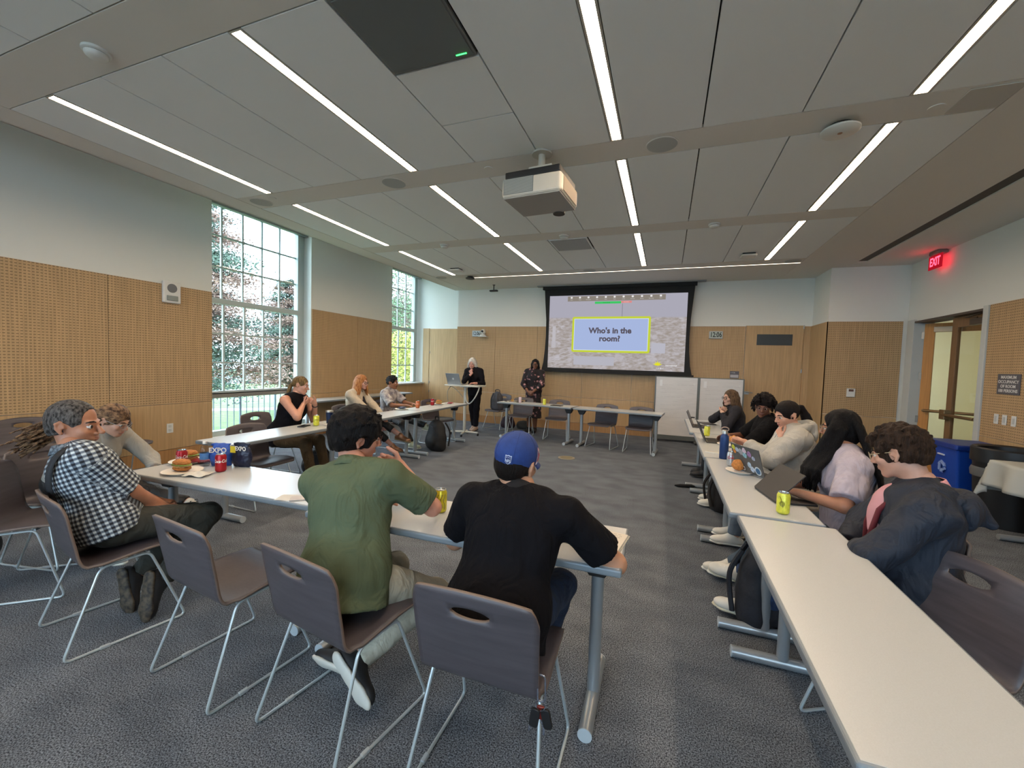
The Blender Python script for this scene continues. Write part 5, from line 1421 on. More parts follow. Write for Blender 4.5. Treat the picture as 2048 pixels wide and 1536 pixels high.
person('grey haired man in a checked short sleeve shirt in profile', (-2.88, 1.36, .565), (-3.00, 1.275, .965), 12, 14, ((-3.06, 1.30, 1.115), 54, 4, 0),
       ((-2.68, 1.36, .60), (-2.80, 1.61, .575), (-.45, .75, -.15), (-.5, -.3, -.6), (35, 45, 30)), ((-3.25, 1.50, .72), (-3.00, 1.66, .585), (.85, .3, -.1), (0, 0, -1), (40, 45, 30)),
       ((-2.64, 1.80, .49), (-2.72, 1.52, .19), (.08, -.15, -.95), (-.2, .9, 0)), ((-2.90, 1.84, .49), (-2.95, 1.52, .17), (.25, .0, -.9), (-.2, .9, .0)),
       s=1.0, bulk=1.14, sw=.185, skc=('olive', 'a5735a'), topm=plaid(), uvplaid=True, sleeve=.88, bottomm=mat('cloth_dark_olive', '2b2c27', .85, var=.08, bump=.12, bscale=400, fold=0.5), res=.0065, hres=.0036, wr=.0045, hem=.05, infl=.018, hs=1.12,
       shoes=(SHOE_BK, mat('sole_tan_black', '55493a', .7, col2='1a1818', vscale=38)), hair=cap_hair(.006, -.030, .066, tuft=(0, 0), hr=.0038, w=.0012), hairmat=hairm('salt_pepper', '1a1818', .5, col2='6b6765', st=(1, 1, .5)), face=(hairm('grey_brow', '2c2622'), '8f5a4c'),
       collar=(mat('collar_check', '707a84', .85, col2='1c2029', vscale=60, var=.1), .030, .076, True), extra=strap, nose=1.25, fat=1.08)
# 4 --- woman bent over beside him
def frizz(h):
    P = [h.E((0, -.016, .034), (.084, .104, .096)), h.E((0, -.07, -.02), (.065, .06, .07), .03), h.E((0, .112, -.035), (.062, .066, .086), .012, 1)]
    rr = random.Random(9)
    back = np.array([-.60, -.74, -.36]); side = np.array([.78, -.62, 0])
    for i in range(95):
        a = rr.uniform(-1, 1); q0 = h(a * .05, -.085, .04 - rr.uniform(0, .08)); wv = rr.uniform(-.5, 1.0)
        p = q0
        r0 = .016
        for k in range(4):
            q = p + back * rr.uniform(.08, .125) + side * wv * .026 + np.array([0, 0, rr.uniform(-.035, .035) + .016 - .012 * k]) + side * rr.uniform(-.012, .012)
            P.append(seg(p, q, r0, r0 * .75, .007)); r0 *= .75; p = q
    return P, .0048, .002
person('woman with glasses bent forward, long frizzy hair, behind the checked shirt man', (-4.12, 1.72, .56), (-3.89, 1.80, .93), 74, 78, ((-3.79, 1.825, 1.02), 62, 24, 0),
       ((-3.78, 1.62, .72), (-3.56, 1.70, .66), (.9, .25, .15), DN), ((-3.85, 2.05, .72), (-3.62, 2.0, .62), (.9, -.3, 0), DN),
       ((-3.70, 1.74, .58), (-3.66, 1.72, .12), (1, 0, 0)), ((-3.68, 1.96, .64), (-3.36, 2.10, .37), (.92, .2, -.05), (0, 0, 1)),
       s=.96, sw=.17, fem=True, skc=('light_pink', 'b48973'), top=('stripe_white', '9b9a95'), sleeve=1.8, bottomm=mat('cloth_black_trousers', '141416', .6, bump=.1, bscale=60, fold=0.5), res=.0075, hair=frizz, hairmat=hairm('frizzy_brown', '33221a', .5, col2='8f7054', st=(.2, .6, .6)),
       face=(DKBR, 'a56a60', '2a1a12', '8d9092', 'round'), shoes=(SHOE_W, SOLE_W, LACE_B))
# 5 --- sleeveless woman, left tables
def ponytail(col_pts, infl=.008, n=26, seed=4, fr=.030, r=.013):
    def f(h):
        P = [h.E((0, -.016, .032), (.074 + infl, .093 + infl, .086 + infl)), h.E((0, .112, -.040 + fr), (.062, .072, .080), .012, 1), h.E((0, .02, -.145), (.12, .13, .055), .01, 1),
             h.E((.088, .006, -.022), (.026, .028, .040), .006, 1), h.E((-.088, .006, -.022), (.026, .028, .040), .006, 1)]
        rr = random.Random(seed)
        for i in range(n):
            o = [rr.uniform(-.018, .018), rr.uniform(-.014, .014)]; p = None
            for j, c in enumerate(col_pts):
                q = h(c[0] + o[0] * (.5 + j * .5), c[1] + o[1] * (.5 + j * .5), c[2] + rr.uniform(-.006, .006))
                if p is not None: P.append(seg(p, q, r * h.s, r * h.s * (.9 if j < len(col_pts) - 1 else .4), .008))
                p = q
        return P, .0048, .0015
    return f
person('woman in a sleeveless black top resting her chin on both hands', (-4.44, 3.80, .53), (-4.27, 3.86, 1.045), 78, 85, ((-4.235, 3.895, 1.18), 62, 12, -6),
       ((-3.98, 3.70, .79), (-4.14, 3.85, .955), (.10, .45, .32), (-.7, .2, .5), (60, 60, 35)), ((-3.96, 4.02, .79), (-4.12, 4.01, .95), (.08, -.5, .30), (-.7, -.2, .5), (60, 60, 35)),
       ((-3.95, 3.76, .53), (-3.90, 3.76, .10), (1, 0, 0)), ((-3.96, 4.00, .53), (-3.94, 4.02, .10), (1, 0, 0)),
       s=1.0, bulk=1.18, sw=.19, fem=True, skc=('fair', 'bd8a74'), topm=mat('cloth_black_top', '121015', .9, spec=.15, bump=.1, fold=0.5), sleeve=0, bottomm=mat('cloth_olive_brown', '4a3820', .8, var=.1, vscale=30, stretch=(1, 1, 3), fold=0.5), res=.0075, hair=ponytail([(0, -.10, .01), (0, -.125, -.05), (.01, -.12, -.13)], .006), hairmat=hairm('dark_blonde', '4a3722', .5, col2='8a7048'),
       face=(hairm('brow_brown', '5a4430'), 'a05a55'), shoes=(SHOE_BK, SOLE_BK), extra=lambda root, org, h, J, SH, N_, Pv, cr_, cf, up_: loc_mb(MB().tube([tuple(J['WL'] - nv(J['WL'] - J['EL']) * .035 + (nv(np.cross(nv(J['WL'] - J['EL']), [1, 0, 0])) * math.cos(a) + nv(np.cross(nv(J['WL'] - J['EL']), np.cross(nv(J['WL'] - J['EL']), [1, 0, 0]))) * math.sin(a)) * .030) for a in [2 * PI * i / 16 for i in range(16)]], .007, 6, True), org).build('wristband', BLACKP, root, smooth=2), hem=.08)
# 6 --- red haired woman in a cream cardigan
def cardigan(root, org, h, J, SH, N_, Pv, cr_, cf, up_):
    pass
def vpanel(col, w=.045, ln=.42, nm='blouse_front', yoff=.125, top_=.02):
    def f(root, org, h, J, SH, N_, Pv, cr_, cf, up_):
        m = MB(); vs = []; fs = []
        K = 12
        for i in range(K + 1):
            t = i / K; ww = w * (.9 + .5 * math.sin(t * PI)) * (1 if t < .9 else .8)
            y = .062 + (yoff - .062) * min(1, t * 2.4) if t < .5 else yoff - .01 * (t - .5)
            for j in range(5):
                u = -1 + j * .5
                vs.append(N_ + cr_ * ww * u + cf * (y + .020 - .020 * u * u) + up_ * (top_ - ln * t))
        for i in range(K):
            for j in range(4): a = i * 5 + j; fs.append((a, a + 1, a + 6, a + 5))
        m.add(vs, fs); o = loc_mb(m, org).build(nm, col, root, smooth=2); o.modifiers.new('t', 'SOLIDIFY').thickness = .003
    return f
person('red haired woman in glasses and a cream cardigan over black', (-4.62, 5.22, .53), (-4.53, 5.24, 1.02), 82, 88, ((-4.47, 5.27, 1.165), 84, 5, 0),
       ((-4.35, 5.02, .76), (-4.12, 5.20, .64), (.9, .3, 0), DN), ((-4.35, 5.46, .76), (-4.12, 5.36, .64), (.9, -.3, 0), DN),
       ((-4.12, 5.22, .56), (-4.06, 5.52, .16), (1, .2, -.1)), ((-4.14, 5.36, .66), (-3.86, 5.44, .36), (.95, .2, -.15)),
       s=.99, sw=.175, bulk=1.05, fem=True, skc=('fair2', 'c09080'), topm=mat('knit_cream', 'b9ac98', .9, bump=.4, bscale=160, fold=0.5), sleeve=1.9, bottomm=mat('cloth_black_trousers'), res=.0075, bare=.13, hair=long_hair(-.24, .075, 52, 3, back=-.02, infl=.012, wave=.006, arc=(-215, 35), fr=.026), hairmat=hairm('copper', '8c4f24', .45, col2='c48c58'),
       face=(hairm('brow_brown'), 'a05a55', '2a3a3a', '141214', 'round'), shoes=(mat('shoe_metallic', '8a6248', .3, .6), mat('sole_beige', '8b7a58', .6)), extra=vpanel(mat('cloth_navy_black', '15151f', .85, fold=0.5), .055, .50, yoff=.175), wr=.004)
# 7 --- young man, patterned shirt
person('young man with short black hair in a white patterned tee', (-4.66, 6.14, .53), (-4.60, 6.15, .985), 84, 88, ((-4.555, 6.17, 1.13), 80, 4, 0),
       ((-4.42, 5.94, .74), (-4.16, 6.0, .76), (.9, .2, 0), DN, (30, 40, 30)), ((-4.42, 6.36, .74), (-4.18, 6.26, .76), (.9, -.3, 0), DN),
       ((-4.20, 6.04, .56), (-4.02, 6.0, .12), (1, 0, 0)), ((-4.20, 6.24, .60), (-3.84, 6.20, .40), (1, 0, -.1)),
       s=.96, sw=.17, bulk=.9, skc=('brown_mid', '8f6248'), topm=mat('tee_pattern', 'b8b2ae', .85, col2='6f6a74', vscale=16, var=.1, fold=0.5), sleeve=.9, bottomm=mat('cloth_black_trousers'), res=.0075, hair=cap_hair(.010, -.02, .030, tuft=(40, 8), w=.002, back=.6), hairmat=BLK_HAIR, face=(BLK_HAIR, '7a4a42'), shoes=(mat('shoe_green_white', 'a3a68c', .6), SOLE_W), infl=.02, hem=.05)
# 8 --- white haired woman standing at the desk
person('white haired woman in black leaning on the standing desk, hand at her chin', (-3.93, 8.26, .93), (-3.93, 8.19, 1.385), 175, 178, ((-3.955, 8.15, 1.515), 172, 12, -4),
       ((-4.04, 7.99, 1.12), (-3.90, 8.03, 1.30), (-.25, .05, .55), (0, .9, .2), (60, 60, 30)), ((-3.72, 8.12, 1.12), (-3.78, 7.93, 1.095), (-.7, -.4, 0), DN, (35, 40, 30)),
       ((-4.0, 8.22, .5), (-3.98, 8.36, .10), (.05, -1, -.1)), ((-3.86, 8.20, .5), (-3.90, 8.30, .10), (-.1, -1, -.1)),
       s=.97, sw=.165, bulk=.92, fem=True, skc=('pink', 'c08c7c'), topm=mat('cloth_black_top'), sleeve=1.75, bottomm=mat('cloth_black_top'), res=.008, hair=long_hair(-.11, .035, 34, 6, back=-.05, infl=.014, arc=(-212, 32), fr=.028, r1=.009), hairmat=hairm('white', 'b5b2ac', .5, col2='d6d4ce'),
       face=(hairm('brow_pale', '9a8f84'), 'a05a55'), shoes=(mat('shoe_tan', 'a08674', .6), SOLE_BK), hem=.10)
# 9 --- woman in floral dress
def dress_skirt(root, org, h, J, SH, N_, Pv, cr_, cf, up_): pass
def floral():
    m = bpy.data.materials.new('floral_cloth'); m.use_nodes = True
    n = m.node_tree.nodes; L = m.node_tree.links; b = n['Principled BSDF']; b.inputs['Roughness'].default_value = .85
    tc = n.new('ShaderNodeTexCoord'); v = n.new('ShaderNodeTexVoronoi'); v.inputs['Scale'].default_value = 13; L.new(tc.outputs['Object'], v.inputs['Vector'])
    rp = n.new('ShaderNodeValToRGB'); e = rp.color_ramp.elements; e[0].position = 0; e[0].color = (*lin('c9a9a4'), 1); e[1].position = .46; e[1].color = (*lin('140e14'), 1); k = e.new(.33); k.color = (*lin('8a5a5e'), 1); k = e.new(.40); k.color = (*lin('140e14'), 1)
    L.new(v.outputs['Distance'], rp.inputs['Fac']); v2 = n.new('ShaderNodeTexNoise'); v2.inputs['Scale'].default_value = 14; L.new(tc.outputs['Object'], v2.inputs['Vector'])
    r2_ = n.new('ShaderNodeValToRGB'); e = r2_.color_ramp.elements; e[0].position = .42; e[0].color = (0, 0, 0, 1); e[1].position = .50; e[1].color = (1, 1, 1, 1); L.new(v2.outputs['Fac'], r2_.inputs['Fac'])
    mx = n.new('ShaderNodeMix'); mx.data_type = 'RGBA'; L.new(r2_.outputs[0], mx.inputs['Factor']); mx.inputs['A'].default_value = (*lin('140e14'), 1); L.new(rp.outputs[0], mx.inputs['B']); L.new(mx.outputs['Result'], b.inputs['Base Color'])
    return m
FL = floral()
person('woman in a dark floral wrap dress standing left of the screen', (-2.78, 8.92, .92), (-2.765, 8.90, 1.40), 176, 178, ((-2.745, 8.87, 1.54), 168, 4, 0),
       ((-3.04, 8.86, 1.13), (-2.84, 8.70, .93), (.55, -.15, -.5), (0, .8, 0), (30, 35, 20)), ((-2.48, 8.84, 1.13), (-2.72, 8.69, .93), (-.6, -.15, -.35), (0, .8, 0), (30, 35, 20)),
       ((-2.86, 8.86, .5), (-2.87, 8.95, .09), (-.1, -1, 0)), ((-2.70, 8.86, .5), (-2.73, 8.95, .09), (.1, -1, 0)),
       s=1.0, sw=.17, bulk=1.0, fem=True, skc=('dark_brown', '6e4632'), topm=FL, sleeve=1.62, bottomm=FL, skirt=[((-2.78, 8.92, .92), (-2.79, 8.91, .34), .165, .215)], res=.008, hair=long_hair(-.17, .012, 40, 7, back=-.02, infl=.006, arc=(-210, 30), fr=.030), hairmat=BLK_HAIR,
       face=(BLK_HAIR, '6a3a34', '1a100c', '2a2422', 'round'), shoes=(SHOE_BK, SOLE_BK), extra=vpanel(mat('cloth_maroon_black', '1c1014', .85), .045, .20, yoff=.128), infl=.02, hem=.10)
# 10 --- woman with glasses, far right table
person('woman in a black sweater with dark glasses, chin on clasped hands', (1.02, 6.50, .53), (.90, 6.50, 1.02), -95, -90, ((.86, 6.48, 1.155), -118, 2, 0),
       ((.60, 6.64, .79), (.775, 6.52, .955), (.02, -.55, .12), (.5, .1, .8), (25, 50, 35)), ((.62, 6.32, .79), (.765, 6.38, .95), (.02, .55, .10), (.5, -.1, .8), (25, 50, 35)),
       ((.62, 6.60, .53), (.60, 6.6, .10), (-1, 0, 0)), ((.62, 6.40, .53), (.58, 6.4, .10), (-1, 0, 0)),
       s=.97, sw=.17, fem=True, skc=('fair3', 'c49a86'), topm=mat('cloth_navy_black'), sleeve=1.93, bottomm=mat('cloth_black_trousers'), res=.008, hair=long_hair(-.17, .05, 42, 12, back=-.04, infl=.008, arc=(-212, 32), fr=.028), hairmat=hairm('ash_brown', '3a2a1e', .5, col2='6a5440'),
       face=(DKBR, 'a05a55', '2a1a12', '141214', 'round'), shoes=(SHOE_BK, SOLE_BK))
# 11 --- curly haired person in black looking back
def locs(h):
    P = [h.E((0, -.020, .045), (.088, .106, .092)), h.E((0, .105, -.045), (.060, .068, .080), .012, 1)]
    rr = random.Random(21)
    for i in range(300):
        t = rr.uniform(0, 2 * PI); ph = rr.uniform(-.75, 1.45)
        x, y, z = math.cos(t) * math.cos(ph), math.sin(t) * math.cos(ph), math.sin(ph)
        if y > .45 and z < .35: continue
        if z < -.35 and y > .05: continue
        a = (x * .075, -.018 + y * .092, .035 + z * .082)
        l1 = rr.uniform(.022, .042)
        b = (a[0] + x * l1 + rr.uniform(-.008, .008), a[1] + y * l1 + rr.uniform(-.008, .008), a[2] + z * l1 + .004)
        c_ = (b[0] + x * .012 + rr.uniform(-.014, .014), b[1] + y * .012 + rr.uniform(-.014, .014), b[2] - rr.uniform(.018, .045))
        P += [h.S(a, b, .013, .011, .005), h.S(b, c_, .011, .006, .003)]
    return P, .0048, .001
person('person with big curly black hair, glasses and black polo turned to the camera', (1.12, 5.18, .53), (1.045, 5.15, 1.02), -88, -90, ((1.005, 5.13, 1.155), -162, 10, -4),
       ((.88, 5.40, .80), (.70, 5.22, .80), (-.7, -.4, .05), DN, (30, 40, 30)), ((.86, 4.92, .79), (.68, 5.08, .80), (-.7, .5, .1), DN, (30, 40, 30)),
       ((.70, 5.28, .55), (.62, 5.28, .10), (-1, 0, 0)), ((.70, 5.06, .55), (.60, 5.06, .10), (-1, 0, 0)),
       s=1.0, sw=.20, bulk=1.25, fem=True, skc=('deep_brown', '6e4534'), topm=mat('cloth_black_polo', '0c0b0d', .9, spec=.15, fold=0.5), sleeve=.93, bottomm=mat('cloth_black_trousers'), res=.0075, hair=locs, hairmat=hairm('black_curl', '120b0a', .55), face=(BLK_HAIR, '6a3c36', '1a100c', '5a4a44', 'round'), shoes=(SHOE_W, SOLE_W), fat=1.12, collar=(mat('cloth_black_polo'), .022, .072, True), infl=.02)
# 12 --- cream hoodie woman
def hood(root, org, h, J, SH, N_, Pv, cr_, cf, up_):
    P = []
    for i in range(15):
        a = R(-205 + 230 * i / 14); a2 = R(-205 + 230 * (i + 1) / 14)
        if i == 14: break
        f_ = lambda q, dz: N_ + cr_ * math.cos(q) * .098 + cf * (math.sin(q) * .105 - .02) + up_ * (.028 + dz - .018 * math.sin(q))
        P.append(seg(f_(a, 0), f_(a2, 0), .030, .030, .02)); 
    P.append(ell(N_ - cf * .115 - up_ * .02, (.10, .055, .085), np.stack([cr_, cf, up_]), .03))
    V, Q = poly_mesh(P, .0065, .003, 24); np_obj('hood', [(relax(V, Q, 1, .4), Q)], mat('fleece_cream'), root, org)
    m = MB()
    for q in (.025, -.03): m.tube([tuple(N_ + cf * .10 + cr_ * q + up_ * .01), tuple(N_ + cf * .145 + cr_ * q * 1.1 - up_ * .06), tuple(N_ + cf * .16 + cr_ * q * 1.2 - up_ * .16)], .0035, 6)
    loc_mb(m, org).build('drawstring', LACE_W, root, smooth=2)
mat('fleece_cream', 'a7a39a', .9, bump=.25, bscale=120, var=.04, fold=0.5)
person('woman in a cream hooded sweatshirt eating, black ponytail', (1.10, 4.10, .53), (1.03, 4.08, 1.045), -90, -90, ((.975, 4.09, 1.175), -112, 18, 0),
       ((.90, 4.30, .82), (.74, 4.46, .86), (-.5, .35, .25), (0, -.2, -.8), (35, 50, 30)), ((.92, 3.84, .86), (.93, 4.02, .985), (-.1, .25, .45), (.6, .4, .2), (50, 55, 35)),
       ((.72, 4.20, .58), (.66, 4.20, .10), (-1, 0, 0)), ((.70, 4.02, .60), (.62, 4.0, .10), (-1, 0, 0)),
       s=.97, sw=.17, bulk=1.05, fem=True, skc=('warm_light', 'c29078'), topm=mat('fleece_cream'), sleeve=1.85, bottomm=mat('denim_grey', '59626b', .85, var=.12, vscale=20, fold=0.5), res=.007, hres=.0038, hair=ponytail([(0, -.095, .04), (0, -.135, .03), (-.0, -.16, -.05), (0, -.17, -.15), (.0, -.165, -.24)], .010, 34, 5, fr=.024, r=.012), hairmat=hairm('black_brown', '130d0d', .38),
       face=(DKBR, '9a5a50', '1a100c'), shoes=(SHOE_W, SOLE_W), extra=hood, infl=.03, wr=.007, hem=.10)
# 13 --- very long black hair
def draped_hair(seed):
    def f(h):
        P = [h.E((0, -.016, .034), (.086, .106, .098)), h.E((0, -.045, -.04), (.078, .065, .085), .03), h.E((0, .114, -.006), (.056, .072, .080), .012, 1)]
        rr = random.Random(seed)
        for i in range(150):
            fr = i % 5 < 3
            if fr:   # over the front of the left and right shoulders
                sg = -1 if i % 2 else 1; q = rr.uniform(0, 1)
                p0 = (sg * .055, .0, .08); p1 = (sg * (.090 + .008 * q), -.03 + .075 * q, -.005); p2 = (sg * (.115 - .02 * q), .03 + .10 * q, -.155); p3 = (sg * (.165 - .08 * q) + rr.uniform(-.02, .02), .115 + .10 * q, -.27); p4 = (sg * (.165 - .09 * q) + rr.uniform(-.03, .03), .13 + .10 * q + rr.uniform(-.02, .02), -.40 + rr.uniform(-.03, .07))
            else:    # down the back
                x = rr.uniform(-1, 1)
                p0 = (x * .05, -.07, .08); p1 = (x * .08, -.105, .0); p2 = (x * .105, -.145, -.15); p3 = (x * .135, -.19, -.30); p4 = (x * .14 + rr.uniform(-.02, .02), -.20, -.47 + rr.uniform(-.03, .06))
            L_ = [p0, p1, p2, p3, p4]; rs_ = [.018, .019, .017, .013, .005]
            for a_, b_, ra, rb in zip(L_[:-1], L_[1:], rs_[:-1], rs_[1:]): P.append(h.S(a_, b_, ra, rb, .008))
        return P, .005, .0015
    return f
person('woman in a lilac tee with very long straight black hair, typing', (1.16, 3.24, .53), (1.10, 3.20, 1.035), -86, -88, ((1.07, 3.24, 1.185), -70, 6, 0),
       ((1.00, 3.40, .80), (.84, 3.28, .775), (-.9, -.15, 0), DN, (15, 25, 20)), ((.985, 2.93, .82), (.80, 3.02, .785), (-.85, .2, 0), DN, (15, 25, 20)),
       ((.74, 3.30, .56), (.55, 3.32, .12), (-1, 0, 0)), ((.76, 3.12, .56), (.52, 3.40, .10), (-1, .1, 0)),
       s=.98, sw=.172, bulk=1.05, fem=True, skc=('tan_light', 'a9765c'), topm=mat('cloth_lilac', 'aaa2ae', .85, var=.05, vscale=30, bump=.12, fold=0.5), sleeve=.88, bottomm=mat('denim_blue_grey', '3f4e5c', .85, var=.12, vscale=20, fold=0.5), res=.007, hres=.0038, hair=draped_hair(21), hairmat=hairm('jet', '0a0708', .35),
       face=(BLK_HAIR, '9a5a50', '1a100c', '8a7a6a', 'round'), shoes=(SHOE_W, SOLE_W), infl=.024, wr=.005, hem=.16)
# 14 --- young man in navy jacket
def jacket_bits(root, org, h, J, SH, N_, Pv, cr_, cf, up_):
    NV = mat('cloth_navy_jacket')
    P = [ell(N_ - cf * .14 - up_ * .06, (.125, .050, .085), np.stack([cr_, cf, up_]), .03), seg(N_ - cf * .14 - up_ * .03, N_ - cf * .225 - up_ * .10, .06, .022, .04)]
    for i in range(12):
        a = R(-195 + 210 * i / 12); a2 = R(-195 + 210 * (i + 1) / 12)
        f_ = lambda q: N_ + cr_ * math.cos(q) * .118 + cf * (math.sin(q) * .10 - .03) + up_ * (-.012 - .012 * math.sin(q))
        P.append(seg(f_(a), f_(a2), .020, .020, .02))
    V, Q = poly_mesh(P, .0065, .003, 22); np_obj('hood', [(relax(V, Q, 1, .4), Q)], NV, root, org)
    PK = mat('cloth_pink_shirt', 'c58f95', .8, var=.04, vscale=12)
    V, Q = poly_mesh([ell(N_ - up_ * .16 + cf * .085, (.105, .100, .18), np.stack([cr_, cf, up_])), ell(N_ - up_ * .02 + cf * .05, (.07, .05, .05), np.stack([cr_, cf, up_]), .03)], .0065, .003, 24); np_obj('pink_shirt', [(relax(V, Q, 1, .4), Q)], PK, root, org)
    m = MB()
    pts = [tuple(N_ + cr_ * .045 + cf * (.10 + .0 * i) + up_ * (.02 - .0 * i)) for i in range(2)]
    m.tube([tuple(N_ + cr_ * q + cf * y + up_ * z) for q, y, z in ((.075, .085, -.01), (.085, .15, -.10), (.09, .175, -.22), (.09, .175, -.38))], .012, 6)
    m.tube([tuple(N_ + cr_ * q + cf * y + up_ * z) for q, y, z in ((-.075, .085, -.01), (-.085, .15, -.10), (-.09, .175, -.22), (-.09, .175, -.38))], .012, 6)
    loc_mb(m, org).build('dark_red_lining', mat('lining_red', '5c1420', .8), root, smooth=2)
person('young man in a navy hooded jacket with a pink collar, back to the camera', (1.14, 2.46, .565), (1.14, 2.45, 1.0), -74, -80, ((1.065, 2.50, 1.165), -50, 18, 0),
       ((1.02, 2.74, .70), (.93, 2.60, .64), (-.5, -.6, -.2), DN), ((.93, 2.24, .78), (.92, 2.50, .64), (-.3, .8, -.2), (0, 0, -1)),
       ((.80, 2.78, .56), (.50, 3.02, .22), (-.80, .40, .02), (.30, -.60, .70)), ((.78, 2.60, .56), (.52, 2.84, .10), (-.9, .35, 0)),
       s=1.02, sw=.195, bulk=1.05, skc=('fair4', 'bb8d78'), topm=mat('cloth_navy_jacket', '18202e', .75, var=.06, vscale=8, bump=.12, bscale=300, fold=.6), sleeve=1.93, bottomm=mat('denim_mid', '1f3356', .85, var=.25, vscale=25, bump=.2, fold=0.5), res=.0065, hres=.0036, hair=cap_hair(.018, -.030, .016, tuft=(240, 12), hr=.0040, w=.005), hairmat=hairm('brown_wavy', '1c120d', .5, col2='38261a'),
       face=(DKBR, 'a06a60', '2a1a12', 'b8a888', 'round'), shoes=(SHOE_W, mat('sole_cream', 'bdb7a0', .6), LACE_W), jacket=True, infl=.030, wr=.007, hem=.14, collar=(mat('cloth_pink_shirt', 'c58f95', .8, var=.04, vscale=12), .030, .078, True), extra=jacket_bits)
# ================================================================ outside the windows
GZ = -2.5
def tagk(o, k): o['kind'] = k; return o
GRASS = mat('lawn_grass', '5a6e3e', .9, var=.25, vscale=1.2, bump=.5, bscale=30)
struct('lawn_ground', MB().box(-110, -7.0, -40, 90, GZ - .3, GZ), GRASS)
struct('rear_unseen_ground', MB().box(-6.9, 20, -60, -3.3, GZ - .3, GZ), mat('grey_bounce_ground', '8d8c88', .8))  # unseen ground, made grey to keep green bounce off the ceiling
PAVE = mat('pale_paving', 'a9a7a0', .8)
ang = math.atan2(22.27 - 21.07, -(30.27 - 28.64)) 
def strip(name, p0, p1, wd, m_, h_=.02):
    a = Vector((p0[0], p0[1], 0)); b = Vector((p1[0], p1[1], 0)); d = (b - a).normalized(); n_ = Vector((-d.y, d.x, 0)) * wd / 2
    q = MB(); q.prism([(a + n_).to_tuple()[:2], (b + n_).to_tuple()[:2], (b - n_).to_tuple()[:2], (a - n_).to_tuple()[:2]][::-1], GZ, GZ + h_); return struct(name, q, m_)
strip('footpath', (-29.4 - 40, 21.7 - 46), (-29.4 + 40, 21.7 + 46), 1.6, PAVE)
strip('footpath', (-45.3 - 50, 33.4 - 57), (-45.3 + 40, 33.4 + 46), 2.2, PAVE, .03)
strip('parking_asphalt', (-66 - 50, 48 - 57), (-66 + 40, 48 + 46), 24, mat('asphalt_pale', '8b8d8e', .8), .025)
def make_car(col):
    t = thing('car', 'x', 'car')
    prof = [(-2.2, .35), (-2.2, .75), (-2.0, .92), (-1.35, 1.0), (-.75, 1.42), (.65, 1.45), (1.25, 1.0), (2.05, .86), (2.2, .62), (2.2, .35)]
    M = Matrix.Rotation(PI / 2, 4, 'X')
    MB().prism(prof, -.85, .85, M).build('body', mat('car_paint_' + col, col, .3, .2), t, bevel=.08, segs=3)
    MB().prism([(-1.2, 1.02), (-.72, 1.36), (.6, 1.39), (1.1, 1.02)], -.87, .87, M).build('side_windows', mat('car_glass', '1c2126', .1), t)
    for x in (-1.35, 1.35):
        for y in (-.8, .8):
            w_ = MB().cyl((x, y - .1, .32), (x, y + .1, .32), .32, 20).build('wheel', mat('tyre', '151515', .8), t)
            MB().cyl((x, y - .105, .32), (x, y + .105, .32), .18, 16).build('hub', ALU, w_)
    return t
d_ = Vector((.66, .75, 0))
cars = [('c9cccd', 0, 'white'), ('8f979c', 1, 'silver grey'), ('d0d2d0', 2, 'white'), ('2f3438', 3, 'dark grey'), ('b7bdc0', 4, 'pale silver'), ('c9cccd', 5, 'white')]
posn = ['leftmost', 'second from the left', 'third from the left', 'third from the right', 'second from the right', 'rightmost']
for col, i, nm in cars:
    t = make_car(col); t.location = (-61.5 + 2.95 * (i) * .74 * 1.0, 38.3 + 2.95 * i * .84, GZ + .025); t.rotation_euler = (0, 0, R(139)); tag(t, '%s parked car seen through the tall window, %s' % (nm, posn[i]), None, 'parked cars beyond the lawn')
# railing just outside the tall window
t = thing('balcony_railing', 'grey metal railing outside the lower pane of the tall window', 'railing', (-7.15, 4.2, 0))
RM = mat('railing_metal', '77828a', .4, .6)
MB().box(-.02, .02, -.4, 2.6, .86, .90).box(-.015, .015, -.4, 2.6, .16, .19).build('rail', RM, t)
for i in range(25):
    y = -.35 + i * .118
    MB().cyl((0, y, .17 if i % 6 else .10), (0, y, .88), .008 if i % 6 else .02, 8).build('baluster', RM, t)
q = MB(); q.tube([(0, 1.0 + .06 * math.cos(a), .72 + .06 * math.sin(a)) for a in [2 * PI * i / 20 for i in range(20)]], .008, 6, True); q.build('ring_ornament', RM, t)
struct('balcony_ledge', MB().box(-7.4, -6.77, 3.6, 7.0, -.3, .1), PAVE)
